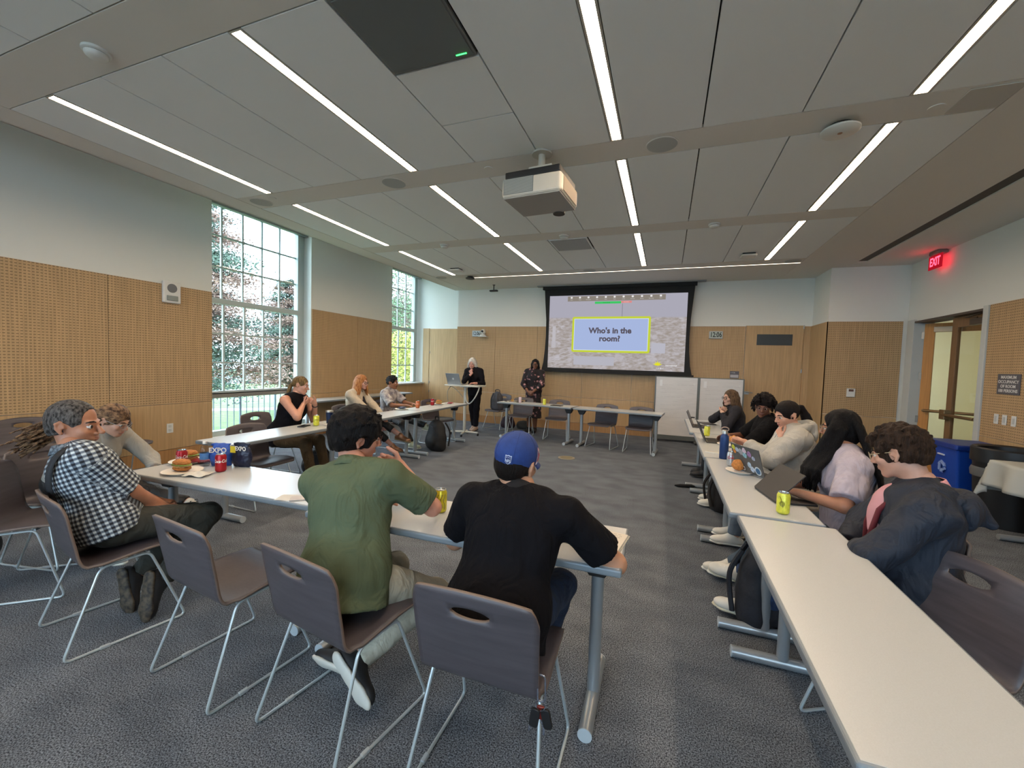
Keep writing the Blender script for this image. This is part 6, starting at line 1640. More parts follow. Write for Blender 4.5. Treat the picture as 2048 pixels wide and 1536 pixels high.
# trees: trunk, limbs and a crown of small leaf sprays
def tree(name, lb, base, H, Rr, n, seed, mats_, shape='cone', z0=.12, size=.30, droop=.3, flat=.35, trunk=.22, bm_=None, split=None, sparse=1.0, bare=False):
    rng = np.random.default_rng(seed)
    t = thing(name, lb, 'tree', base)
    BRK = mat('bark', '5b4d43', .9, bump=.5, bscale=30) if bm_ is None else bm_
    q = MB(); q.tube([(0, 0, 0), (.05 * Rr, 0, H * .4), (0, .03 * Rr, H * .95)], [trunk, trunk * .6, trunk * .12], 10); q.build('trunk', BRK, t, smooth=True)
    lim = MB(); cen = []; nb = int(70 if not bare else 60)
    for i in range(nb):
        f = z0 + (1 - z0) * (i / nb) ** .85 * .96; a = i * 2.4 + rng.uniform(-.3, .3)
        if shape == 'cone': L_ = Rr * (1 - f) ** .75 * rng.uniform(.75, 1.12) + .25
        else: L_ = Rr * math.sqrt(max(.05, 1 - ((f - .58) / .48) ** 2)) * rng.uniform(.8, 1.05)
        z_ = f * H; up_ = -.10 * droop * L_ if shape == 'cone' else .35 * L_
        pts = [Vector((0, 0, z_)), Vector((math.cos(a) * L_ * .5, math.sin(a) * L_ * .5, z_ + up_ * .3)), Vector((math.cos(a) * L_, math.sin(a) * L_, z_ + up_))]
        lim.tube(pts, [trunk * .25 * (1 - f * .6), trunk * .14 * (1 - f * .6), .012], 5)
        m_ = max(2, int(L_ * 3.0))
        for k in range(m_):
            s_ = (k + rng.uniform(0, 1)) / m_; 
            if s_ < .15: continue
            p = pts[0].lerp(pts[2], s_); cen.append((p.x, p.y, p.z, L_ * .24 * (.6 + .5 * s_), a, i))
        if bare:
            for k in range(7):
                s_ = rng.uniform(.3, 1); p = pts[0].lerp(pts[2], s_); e_ = Vector(rng.normal(size=3)) * .45 * Rr * .35
                lim.tube([p, p + e_ * .6, p + e_ + Vector((0, 0, .15))], [.02, .012, .005], 4)
    lim.build('limbs', BRK, t, smooth=True)['kind'] = 'stuff'
    C_ = np.array(cen); groups = len(mats_)
    lab = np.array([ (split(c) if split else 0) for c in cen]); per = max(1, int(n / len(cen)))
    for g in range(groups):
        G_ = C_[lab == g]
        if not len(G_): continue
        idx_ = np.repeat(np.arange(len(G_)), per); N = len(idx_)
        off = rng.normal(size=(N, 3)) * np.array([1, 1, flat]) * (G_[idx_, 3:4] * .75 + .10)
        c = G_[idx_, :3] + off; c[:, 2] -= np.abs(off[:, 0]) * droop * .3
        c = c[rng.uniform(size=len(c)) < sparse]; N = len(c)
        u = rng.normal(size=(N, 3)); u[:, 2] *= .5; u /= np.linalg.norm(u, axis=1)[:, None]; v = np.cross(u, rng.normal(size=(N, 3))); v /= np.linalg.norm(v, axis=1)[:, None]
        s_ = size * rng.uniform(.6, 1.3, size=(N, 1))
        V = np.stack([c - u * s_ * .5, c + v * s_ * .22, c + u * s_ * .5, c - v * s_ * .22], 1).reshape(-1, 3)
        Q = np.arange(4 * N).reshape(N, 4)
        o = np_obj('foliage', [(V, Q)], mats_[g], t, (0, 0, 0)); o['kind'] = 'stuff'; o.data.polygons.foreach_set('use_smooth', np.zeros(N, bool))
    return t
GRN = mat('needles_green', '2f4036', .8, var=.35, vscale=.8, col2='56695a'); RST = mat('needles_rust', '6a5046', .8, var=.3, vscale=.8, col2='937c6e')
rs = random.Random(2)
rust = {i for i in range(80) if rs.random() < .55}
tree('spruce_tree', 'large spruce with rust brown dead patches outside the tall window', (-20.5, 12.9, GZ), 13.2, 4.3, 72000, 3, [GRN, RST], z0=.20, size=.15, split=lambda c: 1 if (int(c[5]) in rust) else 0, trunk=.3)
tree('spruce_tree', 'second spruce with reddish needles right of the large one', (-25.5, 22.3, GZ), 9.8, 3.6, 46000, 5, [GRN, RST], z0=.22, size=.16, split=lambda c: 1 if (int(c[5]) * 7 % 10 < 5) else 0, trunk=.25)
tree('spruce_tree', 'dark green spruce low behind the large rust patched one', (-37, 21.0, GZ), 8.2, 3.8, 26000, 8, [GRN], z0=.30, size=.18)
LG = mat('leaf_green', '4d6648', .8, var=.3, vscale=1.0, col2='66805a'); YG = mat('leaf_yellow_green', '8a8f3c', .7, var=.2, vscale=3, col2='a8a65a')
tree('bare_branched_tree', 'thin leaved grey branched tree outside the far window', (-14.5, 20.6, GZ), 10.5, 3.6, 9000, 11, [LG], shape='round', z0=.3, size=.13, droop=0, flat=.9, trunk=.2, bare=True)
tree('leafy_tree', 'dull green tree filling the middle of the far window', (-19, 26.8, GZ), 8.3, 3.6, 26000, 12, [LG], shape='round', z0=.25, size=.20, droop=0, flat=.9)
tree('yellow_green_shrub', 'bright yellow green shrub low outside the far window', (-11.2, 16.0, GZ), 5.2, 1.5, 9000, 13, [YG], shape='round', z0=.2, size=.13, droop=0, flat=.9, trunk=.07)
tree('leafy_tree', 'distant tree line tree left of the parked cars', (-70, 40, GZ), 9, 5, 9000, 14, [LG], shape='round', z0=.2, size=.45, droop=0, flat=.9)
tree('leafy_tree', 'distant tree behind the parked cars at their right end', (-62, 66, GZ), 10, 6, 9000, 15, [LG], shape='round', z0=.2, size=.45, droop=0, flat=.9)
# ================================================================ small things on the tables and floor
def wrap_text(body, size, r, z, m_, parent, facing, bold=0, sx=1.0, slant=0.0, nm='label_text'):
    o = text_mesh(nm, body, size, m_, parent, None, ext=.0002, bold=bold)
    for v in o.data.vertices:
        x, y, e_ = v.co; x = x * sx + y * slant; a = facing + x / r
        rr_ = r + .0004 + e_; v.co = (rr_ * math.cos(a), rr_ * math.sin(a), z + y)
    return o
def can(lb, x, y, body_m, z=TZ, h=.122, group='drink cans', text=None, tm=None, rot=None, slim=False, band=None):
    r = .033 if not slim else .029; h = h if not slim else .15
    t = thing('drink_can', lb, 'can', (x, y, z + .0005), 0, group)
    MB().lathe([(r * .72, .0), (r * .98, .010), (r, .016), (r, h - .018), (r * .80, h - .003)], n=32, capt=False).build('body', body_m, t, smooth=2)
    AL = mat('can_aluminium', 'b9bcbd', .25, .9)
    MB().lathe([(r * .80, h - .004), (r * .82, h), (r * .77, h), (r * .74, h - .006), (0, h - .006)], n=32, capb=False, capt=False).build('lid', AL, t, smooth=True)
    MB().prism(rrect(-.008, .008, -.004, .014, .004), h - .0055, h - .004).build('pull_tab', AL, t)
    f = rot if rot is not None else math.atan2(-y, -x)
    if band: MB().lathe([(r + .0003, h * band[0]), (r + .0003, h * band[1])], n=32, capb=False, capt=False).build('label_band', band[2], t, smooth=True)
    if text:
        for (s_, sz, zz, sl, sx_, bo) in text: wrap_text(s_, sz, r, zz, tm, t, f, bo, sx_, sl)
    return t, f
COKE = mat('can_red', 'a01522', .3, .3); CW = mat('can_white_ink', 'dcdad4', .4); YEL = mat('can_yellow', 'c9be33', .3, .45, var=.2, vscale=40); YEL2 = mat('can_lemon', 'd0cf45', .35, .2, var=.15, vscale=50)
OLV = mat('can_olive_ink', '6f6a1c', .4); SLV = mat('can_silver', 'b4b6b8', .3, .7); ORG = mat('can_orange', 'b8623a', .35, .3, var=.15, vscale=40); REDI = mat('can_red_ink', 'b0222c', .4)
CT = [('Coca-Cola', .030, .075, .18, .72, .0006)]
can('red cola can beside the nearer sandwich plate', -3.135, 1.885, COKE, text=CT, tm=CW)
can('red cola can in front of the blue bag', -2.80, 1.925, COKE, text=CT, tm=CW)
t, f = can('tall yellow seltzer can between the green and black shirts', -1.085, 1.90, YEL, slim=False, h=.122)
for a in (-.5, .1, .6):
    m = MB(); m.tube([(.0336 * math.cos(f + a + .15 * math.sin(q * 1.3)), .0336 * math.sin(f + a + .15 * math.sin(q * 1.3)), .02 + .08 * q / 6) for q in range(7)], .002, 5); m.build('label_wave', OLV, t)
t, f = can('yellow lemon can on the right table before the dark laptop', .655, 2.70, YEL2)
m = MB(); m.tube([(.0336 * math.cos(f - .15 + .35 * math.cos(a)), .0336 * math.sin(f - .15 + .35 * math.cos(a)), .062 + .014 * math.sin(a)) for a in [2 * PI * i / 16 for i in range(16)]], .0016, 5, True)
m.tube([(.0336 * math.cos(f - .15 + .2 * math.cos(a)), .0336 * math.sin(f - .15 + .2 * math.cos(a)), .062 + .008 * math.sin(a)) for a in [2 * PI * i / 16 for i in range(16)]], .0016, 5, True); m.build('label_lemon', OLV, t)
m = MB(); m.tube([(.0336 * math.cos(f - .6 + .1 * q), .0336 * math.sin(f - .6 + .1 * q), .100 - .0016 * q * q) for q in range(7)], .0016, 5); m.build('label_wave', OLV, t)
can('yellow can beside the phone on the left tables', -3.80, 3.72, YEL2, text=[('LEMON', .016, .07, 0, .8, .0003)], tm=OLV)
can('orange can on the far left table', -3.90, 5.98, ORG, text=[('ORANGE', .014, .07, 0, .8, .0003)], tm=CW)
can('small red can by the plate at the far end of the left tables', -3.93, 6.50, COKE, text=CT, tm=CW)
can('pale pink can on the far table in front of the floral dress', -2.79, 8.05, mat('can_pink', 'c5aeb0', .4, .3))
can('yellow can on the far table right of the floral dress', -2.25, 7.98, YEL2)
t, f = can('white and silver diet cola can beside the blue bottle', .545, 3.86, SLV, text=[('Diet', .014, .096, 0, .9, .0003), ('Coke', .030, .075, 0, .85, .0008)], tm=REDI)
can('yellow can far along the right tables by the open laptop', .50, 5.50, YEL2)
# plates and food
PLT = mat('paper_plate', 'dedad2', .7); BRD = mat('bread_crust', 'b0733c', .8, var=.2, vscale=60, bump=.4, bscale=120); CRM = mat('bread_crumb', 'cfb27a', .8); LET = mat('lettuce', '6f8a3c', .6); HAM = mat('ham_pink', 'b97a6c', .6)
def plate(lb, x, y, r=.115, group='paper plates'):
    t = thing('paper_plate', lb, 'plate', (x, y, TZ + .0005), 0, group)
    MB().lathe([(r * .72, 0), (r * .74, .003), (r * .97, .013), (r, .016), (r * .96, .0155), (r * .72, .006), (0, .005)], n=36, capt=False).build('dish', PLT, t, smooth=True)
    return t
def sandwich(lb, x, y, rz, s=1.0):
    t = thing('sandwich', lb, 'food', (x, y, TZ + .0075), rz, 'sandwiches')
    for nm, c_, r_, mt in (('bun', (0, 0, .018), (.060, .038, .018), BRD), ('filling', (0, .002, .036), (.062, .041, .007), HAM), ('lettuce', (.006, -.004, .041), (.066, .043, .005), LET), ('cheese', (0, 0, .030), (.060, .040, .004), CRM), ('bun', (0, 0, .052), (.058, .038, .024), BRD)):
        V, Q = poly_mesh([ell(np.array(c_) * s, np.array(r_) * s)], .0035 * s, .0016, 90); np_obj(nm, [(V, Q)], mt, t, (0, 0, 0))
    return t
plate('white paper plate at the near edge under the browned sandwich', -2.985, 1.80); sandwich('browned sandwich on the plate at the near table edge', -3.01, 1.81, R(10), 1.05)
plate('white paper plate at the left table end with a stacked sandwich', -3.23, 1.985); sandwich('tall sandwich with lettuce behind the left red cola can', -3.24, 1.985, R(60), 1.1)
plate('paper plate holding a blue snack bag before the patterned shirt', -3.96, 5.62)
plate('paper plate with half a sandwich at the far left table', -3.92, 6.70); sandwich('half eaten sandwich near the small red can', -3.92, 6.71, R(30))
plate('paper plate on the far table beside the closed laptop', -2.98, 8.10, .11); sandwich('small pale wrap on the plate by the standing women', -2.98, 8.10, 0, .6)
plate('paper plate behind the stickered laptop', .585, 3.66, .105); 
t = thing('bread_roll', 'orange brown roll standing beside the stickered laptop', 'food', (.575, 3.68, TZ + .008), 0)
V, Q = poly_mesh([ell((0, 0, .045), (.05, .035, .045))], .0035, .003, 60); np_obj('crust', [(V, Q)], mat('roll_orange', 'b97636', .7, var=.2, vscale=80, bump=.5, bscale=150), t, (0, 0, 0))
plate('paper plate with napkins in front of the black polo', .67, 4.92, .12); plate('paper plate in front of the cream sweatshirt', .70, 4.40, .12)
t = thing('bread_piece', 'torn piece of bread held by the woman in the cream sweatshirt', 'food', (.64, 4.56, .86), 0)
V, Q = poly_mesh([ell((0, 0, 0), (.035, .022, .028)), ell((.02, .01, .018), (.02, .02, .016))], .003, .003, 80); np_obj('crust', [(V, Q)], mat('bread_torn', 'c08a4c', .8, var=.2, vscale=60), t, (0, 0, 0))
NAP = mat('napkin_white', 'c8c6c0', .8)
def napkin(lb, x, y, rz, s=.10, h=.012, seed=1, group='paper napkins'):
    rr = random.Random(seed); m = MB(); vs = []; fs = []; K = 12
    for j in range(K + 1):
        for i in range(K + 1):
            u, v = i / K - .5, j / K - .5
            vs.append((u * s * 1.3, v * s, .003 + h * (.5 + .5 * math.sin(u * 9 + seed) * math.cos(v * 8 + seed * 2)) * (1 - max(abs(u), abs(v)) * 1.2) + .003 * rr.random()))
    for j in range(K):
        for i in range(K): a = j * (K + 1) + i; fs.append((a, a + 1, a + K + 2, a + K + 1))
    m.add(vs, fs); o = m.build('paper_napkin', NAP, None, smooth=2, loc=(x, y, TZ + .001)); o.rotation_euler = (0, 0, rz); tag(o, lb, 'napkin', group); o.modifiers.new('t', 'SOLIDIFY').thickness = .0015
napkin('crumpled napkin beside the browned sandwich', -2.83, 1.80, .3, .11, .03, 2)
napkin('crumpled napkin behind the green shirt sleeve', -1.22, 1.97, 1.0, .09, .04, 5)
napkin('folded napkin near the navy tumbler', -3.70, 3.82, .5, .10, .02, 3)
napkin('napkin on the plate by the black polo', .655, 4.86, .2, .10, .02, 7)
# bags of snacks, bottle
def snack_bag(lb, x, y, rz, w_, d_, h_, m_, z=TZ, group=None, lie=False):
    t = thing('snack_bag', lb, 'bag', (x, y, z + .001), rz, group)
    if lie: P = [ell((0, 0, .018), (w_ / 2, d_ / 2, .016)), seg((-w_ / 2, -d_ * .3, .012), (-w_ / 2, d_ * .3, .012), .006, None, .01), seg((w_ / 2, -d_ * .3, .012), (w_ / 2, d_ * .3, .012), .006, None, .01)]
    else: P = [ell((0, 0, h_ * .36), (w_ * .50, d_ * .5, h_ * .38)), seg((-w_ * .40, 0, h_), (w_ * .40, 0, h_), .005, None, .04), seg((-w_ * .38, 0, .008), (w_ * .38, 0, .008), .010, None, .02), ell((0, 0, h_ * .7), (w_ * .46, d_ * .30, h_ * .28), None, .03)]
    V, Q = poly_mesh(P, .004, .002, 70); V[:, 2] = np.maximum(V[:, 2], .0005); np_obj('pouch', [(V, Q)], m_, t, (0, 0, 0))
    return t
BLUEB = mat('bag_blue', '2a4fa0', .35, .2, var=.2, vscale=20, bump=.4, bscale=25); NVB = mat('bag_navy', '161d36', .35, .2, bump=.3, bscale=25)
t = snack_bag('open blue bag with EXPO lettering behind the right red can', -2.945, 2.03, R(30), .15, .08, .155, BLUEB)
text_mesh('bag_text', 'EXPO', .050, CW, t, frameM((-.005, -.043, .118), (1, 0, .0), (0, -.08, 1)), bold=.0012, sx=.9)
t = snack_bag('dark navy bag with a yellow square and EXPO lettering', -2.80, 2.075, R(12), .15, .07, .165, NVB)
text_mesh('bag_text', 'EXPO', .042, CW, t, frameM((.02, -.038, .135), (1, 0, .0), (0, -.05, 1)), bold=.001, sx=.8)
MB().box(-.06, -.02, -.0385, -.034, .105, .15).build('yellow_square', mat('bag_yellow', 'cdb82c', .4), t)
snack_bag('small dark red snack bag lying by the water bottle', -3.13, 2.02, R(30), .13, .09, .04, mat('bag_red', '8c1f2c', .35, .2, var=.3, vscale=20), lie=True)
snack_bag('dark blue snack bag on the plate by the patterned shirt', -3.96, 5.63, R(80), .15, .10, .04, mat('bag_dark_blue', '1c2746', .35, .2, var=.4, vscale=25), z=TZ + .012, lie=True)
snack_bag('small red and white snack bag at the far left table', -3.80, 6.93, R(80), .12, .08, .04, mat('bag_red2', '9c3a40', .35, .1, var=.3, vscale=20), lie=True)
t = thing('water_bottle', 'small clear plastic water bottle with a blue label', 'bottle', (-3.035, 1.975, TZ + .0005))
CLR = glass_mat('clear_plastic', (.86, .90, .93)); 
MB().lathe([(.026, 0), (.031, .006), (.031, .035), (.029, .04), (.031, .045), (.031, .11), (.026, .135), (.012, .155), (.012, .165)], n=28).build('bottle_body', CLR, t, smooth=True)
MB().lathe([(.0315, .050), (.0315, .095)], n=28, capb=False, capt=False).build('label', mat('water_label', '4f7fb8', .4, var=.2, vscale=30), t, smooth=True)
MB().lathe([(.0295, .002), (.0295, .098), (0, .100)], n=24, capt=False).build('water', glass_mat('water_tint', (.90, .94, .97)), t, smooth=True)
MB().lathe([(.014, .160), (.014, .176), (0, .177)], n=20).build('cap', CW, t, smooth=True)
t = thing('water_flask', 'tall blue metal flask with a steel cap on the right table', 'bottle', (.525, 4.16, TZ + .0005))
MB().lathe([(.034, 0), (.037, .006), (.037, .185), (.033, .205), (.020, .222), (.020, .228)], n=32).build('flask_body', mat('flask_blue', '1d3a6b', .4, .3), t, smooth=True)
MB().lathe([(.023, .226), (.023, .256), (.02, .26), (0, .26)], n=28).build('cap', mat('steel_cap', 'a9a7a2', .3, .8), t, smooth=True)
m = MB(); m.tube([(.030 * math.cos(a), 0, .268 + .018 * math.sin(a)) for a in [2 * PI * i / 20 for i in range(20)]], .005, 8, True); m.build('carry_loop', mat('loop_tan', '9a8478', .5), t, smooth=True)
t = thing('tumbler', 'navy insulated tumbler with a steel rim beside the yellow can', 'cup', (-3.74, 3.86, TZ + .0005))
MB().lathe([(.030, 0), (.032, .01), (.042, .15)], n=30).build('cup_body', mat('tumbler_navy', '16284c', .35, .3), t, smooth=True)
MB().lathe([(.0425, .148), (.043, .165), (.040, .170), (.036, .160), (0, .158)], n=30).build('rim', mat('steel_cap'), t, smooth=True)
t = thing('disposable_cup', 'small white cup at the far end of the right tables', 'cup', (.39, 6.60, TZ + .0005))
MB().lathe([(.026, 0), (.038, .09)], n=24).build('cup_body', PLT, t, smooth=True); MB().lathe([(.040, .088), (.036, .102), (0, .104)], n=24).build('lid', BLACKP, t, smooth=True)
# phones, papers, notebook
def slab(name, lb, cat, x, y, rz, w_, d_, h_, m_, z=TZ, grp=None, bv=.003, extra=None):
    t = thing(name, lb, cat, (x, y, z + .0006), rz, grp)
    MB().box(-w_ / 2, w_ / 2, -d_ / 2, d_ / 2, 0, h_).build('body', m_, t, bevel=bv)
    if extra: MB().box(-w_ / 2 + .005, w_ / 2 - .005, -d_ / 2 + .005, d_ / 2 - .005, h_ - .0002, h_ + .0006).build('face', extra, t)
    return t
PHB = mat('phone_black', '17171a', .25)
slab('phone', 'black phone lying in front of the sleeveless woman', 'phone', -3.86, 3.60, R(20), .078, .155, .011, BLACKP, extra=PHB)
slab('phone', 'white phone in front of the blue flask', 'phone', .47, 4.40, R(75), .075, .15, .009, WHITEP, extra=mat('phone_white_face', 'bfbdb6', .4))
slab('tablet', 'dark tablet lying on the far table right of the yellow can', 'tablet', -1.98, 7.92, R(-8), .22, .15, .010, BLACKP, extra=PHB)
slab('closed_laptop', 'flat dark laptop under the papers at the left of the far tables', 'laptop', -2.98, 8.20, R(-8), .34, .22, .014, DKG)
slab('paper_card', 'white paper card on the near table left of the green shirt', 'paper', -1.94, 1.735, R(20), .16, .10, .001, NAP, grp='loose papers on the near table')
slab('paper_card', 'second small card on top of the white paper card', 'paper', -1.88, 1.745, R(38), .12, .075, .004, mat('card_pale', 'b5aeaa', .6), z=TZ + .002, grp='loose papers on the near table')
slab('napkin_stack', 'white folded napkin on the table by the dark laptop', 'napkin', .86, 3.62, R(20), .12, .12, .006, NAP)
t = thing('notebook', 'open white notebook with handwriting at the table end', 'notebook', (-.285, 1.90, TZ + .0006), R(-8))
MB().box(-.155, .15, -.12, .115, 0, .004).build('cover', mat('notebook_cover', 'a9a69c', .5), t, bevel=.002)
MB().box(-.148, .143, -.113, .108, .004, .010).build('pages', mat('page_white', 'cbc5ba', .7), t, bevel=.002)
m = MB(); vs = []; fs = []
for i in range(9):
    u = i / 8; vs += [(-.148 + .12 * u, -.02, .010 + .028 * math.sin(u * 2.6)), (-.148 + .12 * u, .108, .010 + .034 * math.sin(u * 2.6))]
for i in range(8): fs.append((2 * i, 2 * i + 2, 2 * i + 3, 2 * i + 1))
m.add(vs, fs); o = m.build('curled_page', mat('page_white'), t, smooth=2); o.modifiers.new('t', 'SOLIDIFY').thickness = .0008
m = MB(); rr = random.Random(6)
for j in range(3):
    x = -.02
    while x < .11: l = rr.uniform(.008, .02); m.box(x, x + l, .085 - j * .018, .0865 - j * .018, .0100, .0104); x += l + .006
m.build('handwriting', mat('ink_grey', '4c4a50', .6), t)['kind'] = 'stuff'
t = thing('pen', 'black pen lying across the open notebook', 'pen', (-.30, 1.955, TZ + .0165), R(-32))
MB().cyl((-.07, 0, 0), (.045, 0, 0), .0045, 10).build('barrel', BLACKP, t, smooth=True); MB().cyl((.045, 0, 0), (.062, 0, 0), .0058, 10).cyl((.062, 0, 0), (.072, 0, 0), .0025, 8).build('grip', BLACKP, t)
# laptops on the right row
lt, M = laptop((.745, 3.66), R(117), 'open grey laptop with a lid full of stickers', mat('laptop_lid_grey', '55585a', .4, .4), SILV, .32, .22, 108)
stk = [(-.13, .19, .022, 'b7b83a'), (-.125, .155, .020, 'c07a30'), (-.09, .175, .022, '9aa7b8'), (-.05, .165, .030, '8d9096'), (-.005, .185, .024, 'c8b4c0'), (-.01, .145, .026, '7fb0bc'), (.045, .165, .026, '8a6a92'), (.085, .14, .020, '8f9ab0'), (.02, .075, .026, '9db4c8'), (.045, .045, .026, 'b4c4d8')]
for i, (x, z_, r_, c_) in enumerate(stk):
    q = MB(); rr = random.Random(i); n_ = 14
    q.prism([(-x + r_ * math.cos(2 * PI * k / n_) * rr.uniform(.75, 1.05), z_ + r_ * math.sin(2 * PI * k / n_) * rr.uniform(.75, 1.05)) for k in range(n_)], -.0052, -.0042, M @ Matrix.Rotation(PI / 2, 4, 'X'))
    q.build('sticker', mat('sticker_' + c_, c_, .5, var=.3, vscale=90), lt)
MY2 = M @ Matrix.Rotation(PI / 2, 4, 'X')
MB().prism([(-.105 + .034 * math.cos(2 * PI * k / 24), .045 + .034 * math.sin(2 * PI * k / 24)) for k in range(24)], -.0052, -.0042, MY2).build('sticker', mat('sticker_ring', 'b9c8d2', .5), lt)
MB().prism([(-.105 + .024 * math.cos(2 * PI * k / 24), .045 + .024 * math.sin(2 * PI * k / 24)) for k in range(24)], -.0058, -.0050, MY2).build('sticker', mat('sticker_blue', '2c5c86', .5), lt)
MB().prism(rrect(.045, .15, .012, .045, .008), -.0052, -.0042, MY2).build('sticker', mat('sticker_white', 'c9cbcb', .5), lt)
MB().prism(rrect(.050, .145, .017, .040, .006), -.0058, -.0050, MY2).build('sticker', mat('sticker_black', '1c1c1e', .5), lt)
text_mesh('sticker_text', 'friendly', .026, mat('sticker_white'), lt, M @ frameM((.0975, .0062, .0285), (-1, 0, 0), (0, 0, 1)), bold=.0004, sx=.8)
laptop((.745, 3.06), R(100), 'dark laptop with its lid tilted low behind the yellow can', DKG, mat('laptop_black', '1d1c1d', .4), .33, .23, 48)
laptop((.555, 5.12), R(92), 'dark laptop open in front of the black polo, seen edge on', mat('laptop_blackish', '2b2a2c', .4), DKG, .31, .22, 112)
laptop((.50, 6.32), R(84), 'thin laptop open at the far end of the right tables', mat('laptop_grey2', '4f5052', .4, .3), DKG, .31, .22, 112)
slab('tablet', 'dark tablet flat before the woman in the black sweater', 'tablet', .60, 6.78, R(20), .18, .25, .008, BLACKP, extra=PHB)
# bags on the floor
def backpack(lb, x, y, rz, w_, d_, h_, m_, name='backpack', lean=0, strap=True, cat='bag', z=0.0, soft=.006, col2=None):
    t = thing(name, lb, cat, (x, y, z), rz)
    P = [ell((0, 0, h_ * .40), (w_ * .52, d_ * .52, h_ * .44)), seg((-w_ * .28, 0, .07), (w_ * .28, 0, .07), .09, None, .08), ell((0, lean, h_ * .72), (w_ * .42, d_ * .42, h_ * .30), None, .06), ell((0, -d_ * .40, h_ * .32), (w_ * .36, d_ * .22, h_ * .24), None, .03)]
    V, Q = poly_mesh(P, .009, soft, 13); V[:, 2] = np.maximum(V[:, 2], .002); np_obj('pack_body', [(V, Q)], m_, t, (0, 0, 0))
    if strap:
        m = MB(); m.tube(bez([(-.06, 0, h_ * .98), (-.05, 0, h_ * 1.10), (.05, 0, h_ * 1.10), (.06, 0, h_ * .98)], 5), .010, 6).build('carry_handle', m_, t, smooth=True)
        for s_ in (-1, 1):
            m = MB(); m.tube(bez([(s_ * w_ * .22, d_ * .38, h_ * .92), (s_ * w_ * .30, d_ * .62, h_ * .6), (s_ * w_ * .36, d_ * .5, h_ * .15)], 7), .015, 6).build('shoulder_strap', m_, t, smooth=True)
        m = MB(); m.tube(bez([(-w_ * .40, -d_ * .30, h_ * .55), (-w_ * .25, -d_ * .44, h_ * .80), (w_ * .25, -d_ * .44, h_ * .80), (w_ * .40, -d_ * .30, h_ * .55)], 6), .004, 5).build('zip', mat('zip_dark', '2a2b30', .4, .3), t, smooth=True)
    return t
NVP = mat('nylon_navy', '10131d', .7, var=.15, vscale=20, bump=.3, bscale=40); BKP = mat('nylon_black', '0e0e10', .7, var=.15, vscale=20, bump=.3, bscale=40)
backpack('navy backpack standing on the floor under the right near tables', .60, 2.86, R(70), .34, .24, .48, NVP)
backpack('large black backpack on the carpet by the legs of the left tables', -3.66, 6.22, R(-30), .40, .30, .52, BKP)
backpack('black tote bag slumped under the right row tables', .62, 5.05, R(100), .36, .22, .40, mat('canvas_black_brown', '191413', .85, var=.15, vscale=20), name='tote_bag', strap=True)
backpack('black bag on the floor under the sleeveless woman', -4.28, 4.20, R(10), .36, .22, .34, BKP, name='shoulder_bag')
t = backpack('black bag hanging under the chair at the left edge', -4.02, 1.20, R(-40), .30, .20, .24, BKP, name='shoulder_bag', z=.17, strap=False)
t['label'] = 'black bag hanging by its strap from the chair at the left edge'
MB().tube(bez([(-.10, 0, .2), (-.10, .02, .45), (-.02, .03, .655), (.06, -.06, .45), (.08, -.05, .2)], 8), .012, 6).build('strap', BKP, t, smooth=True)
backpack('grey backpack resting on the chair behind the standing desk', -3.66, 8.93, R(165), .28, .20, .42, mat('nylon_grey', '3c3b40', .7, var=.3, vscale=12), z=.45)
backpack('maroon tote bag on the floor beside the backpack chair', -3.50, 9.25, R(0), .30, .16, .28, mat('tote_maroon', '2a1420', .8), name='tote_bag')
backpack('small dark bag by the back wall beside the maroon tote', -3.12, 9.30, R(0), .28, .18, .18, mat('nylon_grey_dark', '26292a', .8), name='shoulder_bag', strap=False)
tag(MB().tube(bez([(-3.62, 9.25, .27), (-3.58, 9.25, .48), (-3.48, 9.22, .50), (-3.40, 9.25, .27)], 6), .008, 6).build('tote_handles', mat('tan_strap', '8a6a4a', .7), None, smooth=True), None)
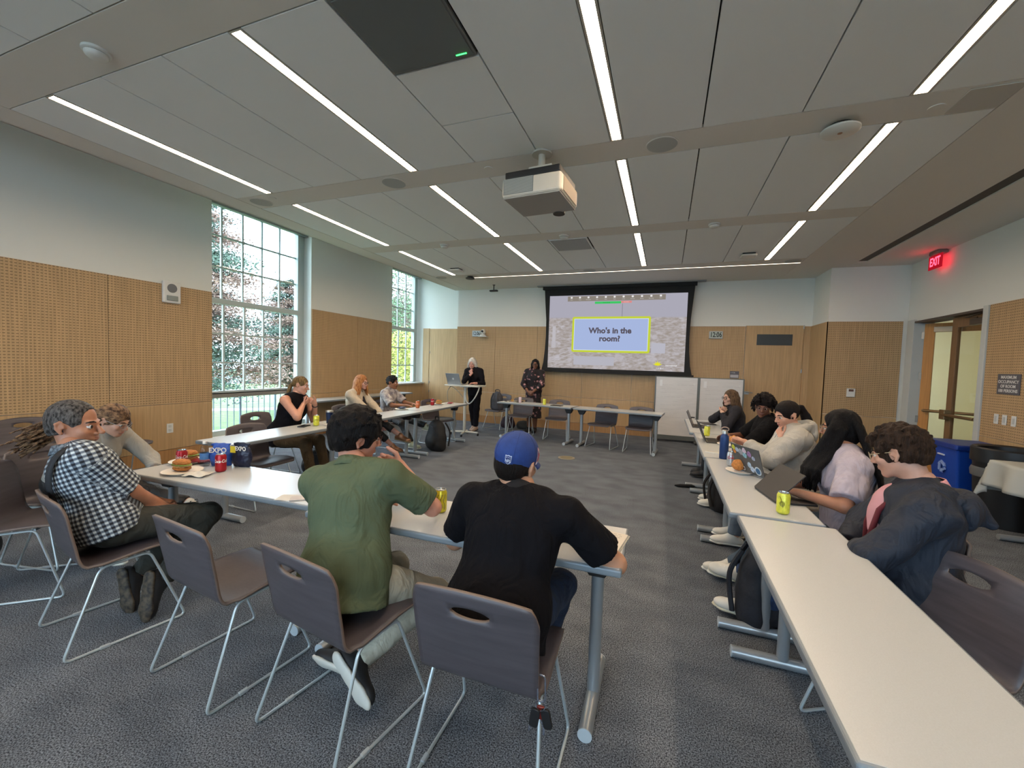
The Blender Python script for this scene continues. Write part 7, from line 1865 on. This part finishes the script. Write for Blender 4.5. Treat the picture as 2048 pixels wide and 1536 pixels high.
o = bpy.data.objects['tote_handles']; o.parent = [q for q in bpy.data.objects if q.get('label') == 'maroon tote bag on the floor beside the backpack chair'][0]; o.matrix_parent_inverse = Matrix.Translation((3.50, -9.25, 0))
t = thing('umbrella', 'folded black umbrella on the carpet left of the right tables', 'umbrella', (.33, 5.78, .022), R(15))
MB().tube([(-.16, 0, 0), (-.10, 0, .002), (.05, 0, .004), (.10, 0, 0)], [.010, .020, .022, .008], 10).build('canopy', BLACKP, t, smooth=True); MB().cyl((.10, 0, 0), (.16, 0, 0), .011, 10).build('handle', BLACKP, t)
# keys on a carabiner hooked to the chair frame
t = thing('key_bunch', 'keys on a steel carabiner hanging from the nearest chair', 'keys', (-.325, 1.235, .40))
m = MB(); m.tube(fillet([(-.012, 0, .145), (.012, 0, .145), (.016, 0, .06), (-.010, 0, .055)], .012), .0028, 6, True).build('carabiner', mat('steel_bright', 'a9b2c4', .2, .9), t, smooth=True)
m = MB(); m.tube([(.016 * math.cos(a), .004 * math.sin(a), .045 + .016 * math.sin(a)) for a in [2 * PI * i / 16 for i in range(16)]], .0014, 6, True).build('key_ring', mat('steel_bright'), t)
for i, (x, a, mt, nm) in enumerate(((-.012, 8, BLACKP, 'key_fob'), (.014, -14, BLACKP, 'key_fob'), (.0, 2, mat('tag_red', '7c2a22', .4), 'key_tag'))):
    M = Matrix.Translation((x, (i - 1) * .008, .036)) @ Matrix.Rotation(R(a), 4, 'Y')
    MB().prism(rrect(-.015, .015, -.062 + (.02 if i == 2 else 0), 0, .010), -.005, .005, M @ Matrix.Rotation(PI / 2, 4, 'X')).build(nm, mt, t, bevel=.002)
for i, (x, a) in enumerate(((-.020, 12), (.004, -4), (-.008, 20))):
    M = Matrix.Translation((x, .012 + i * .004, .030)) @ Matrix.Rotation(R(a), 4, 'Y') @ Matrix.Rotation(PI / 2, 4, 'X')
    MB().prism(rrect(-.010, .010, -.060, -.042, .006), -.001, .001, M).prism([(-.004, -.095), (.0035, -.095), (.0035, -.058), (-.004, -.058)], -.001, .001, M).build('key', mat('steel_bright'), t)
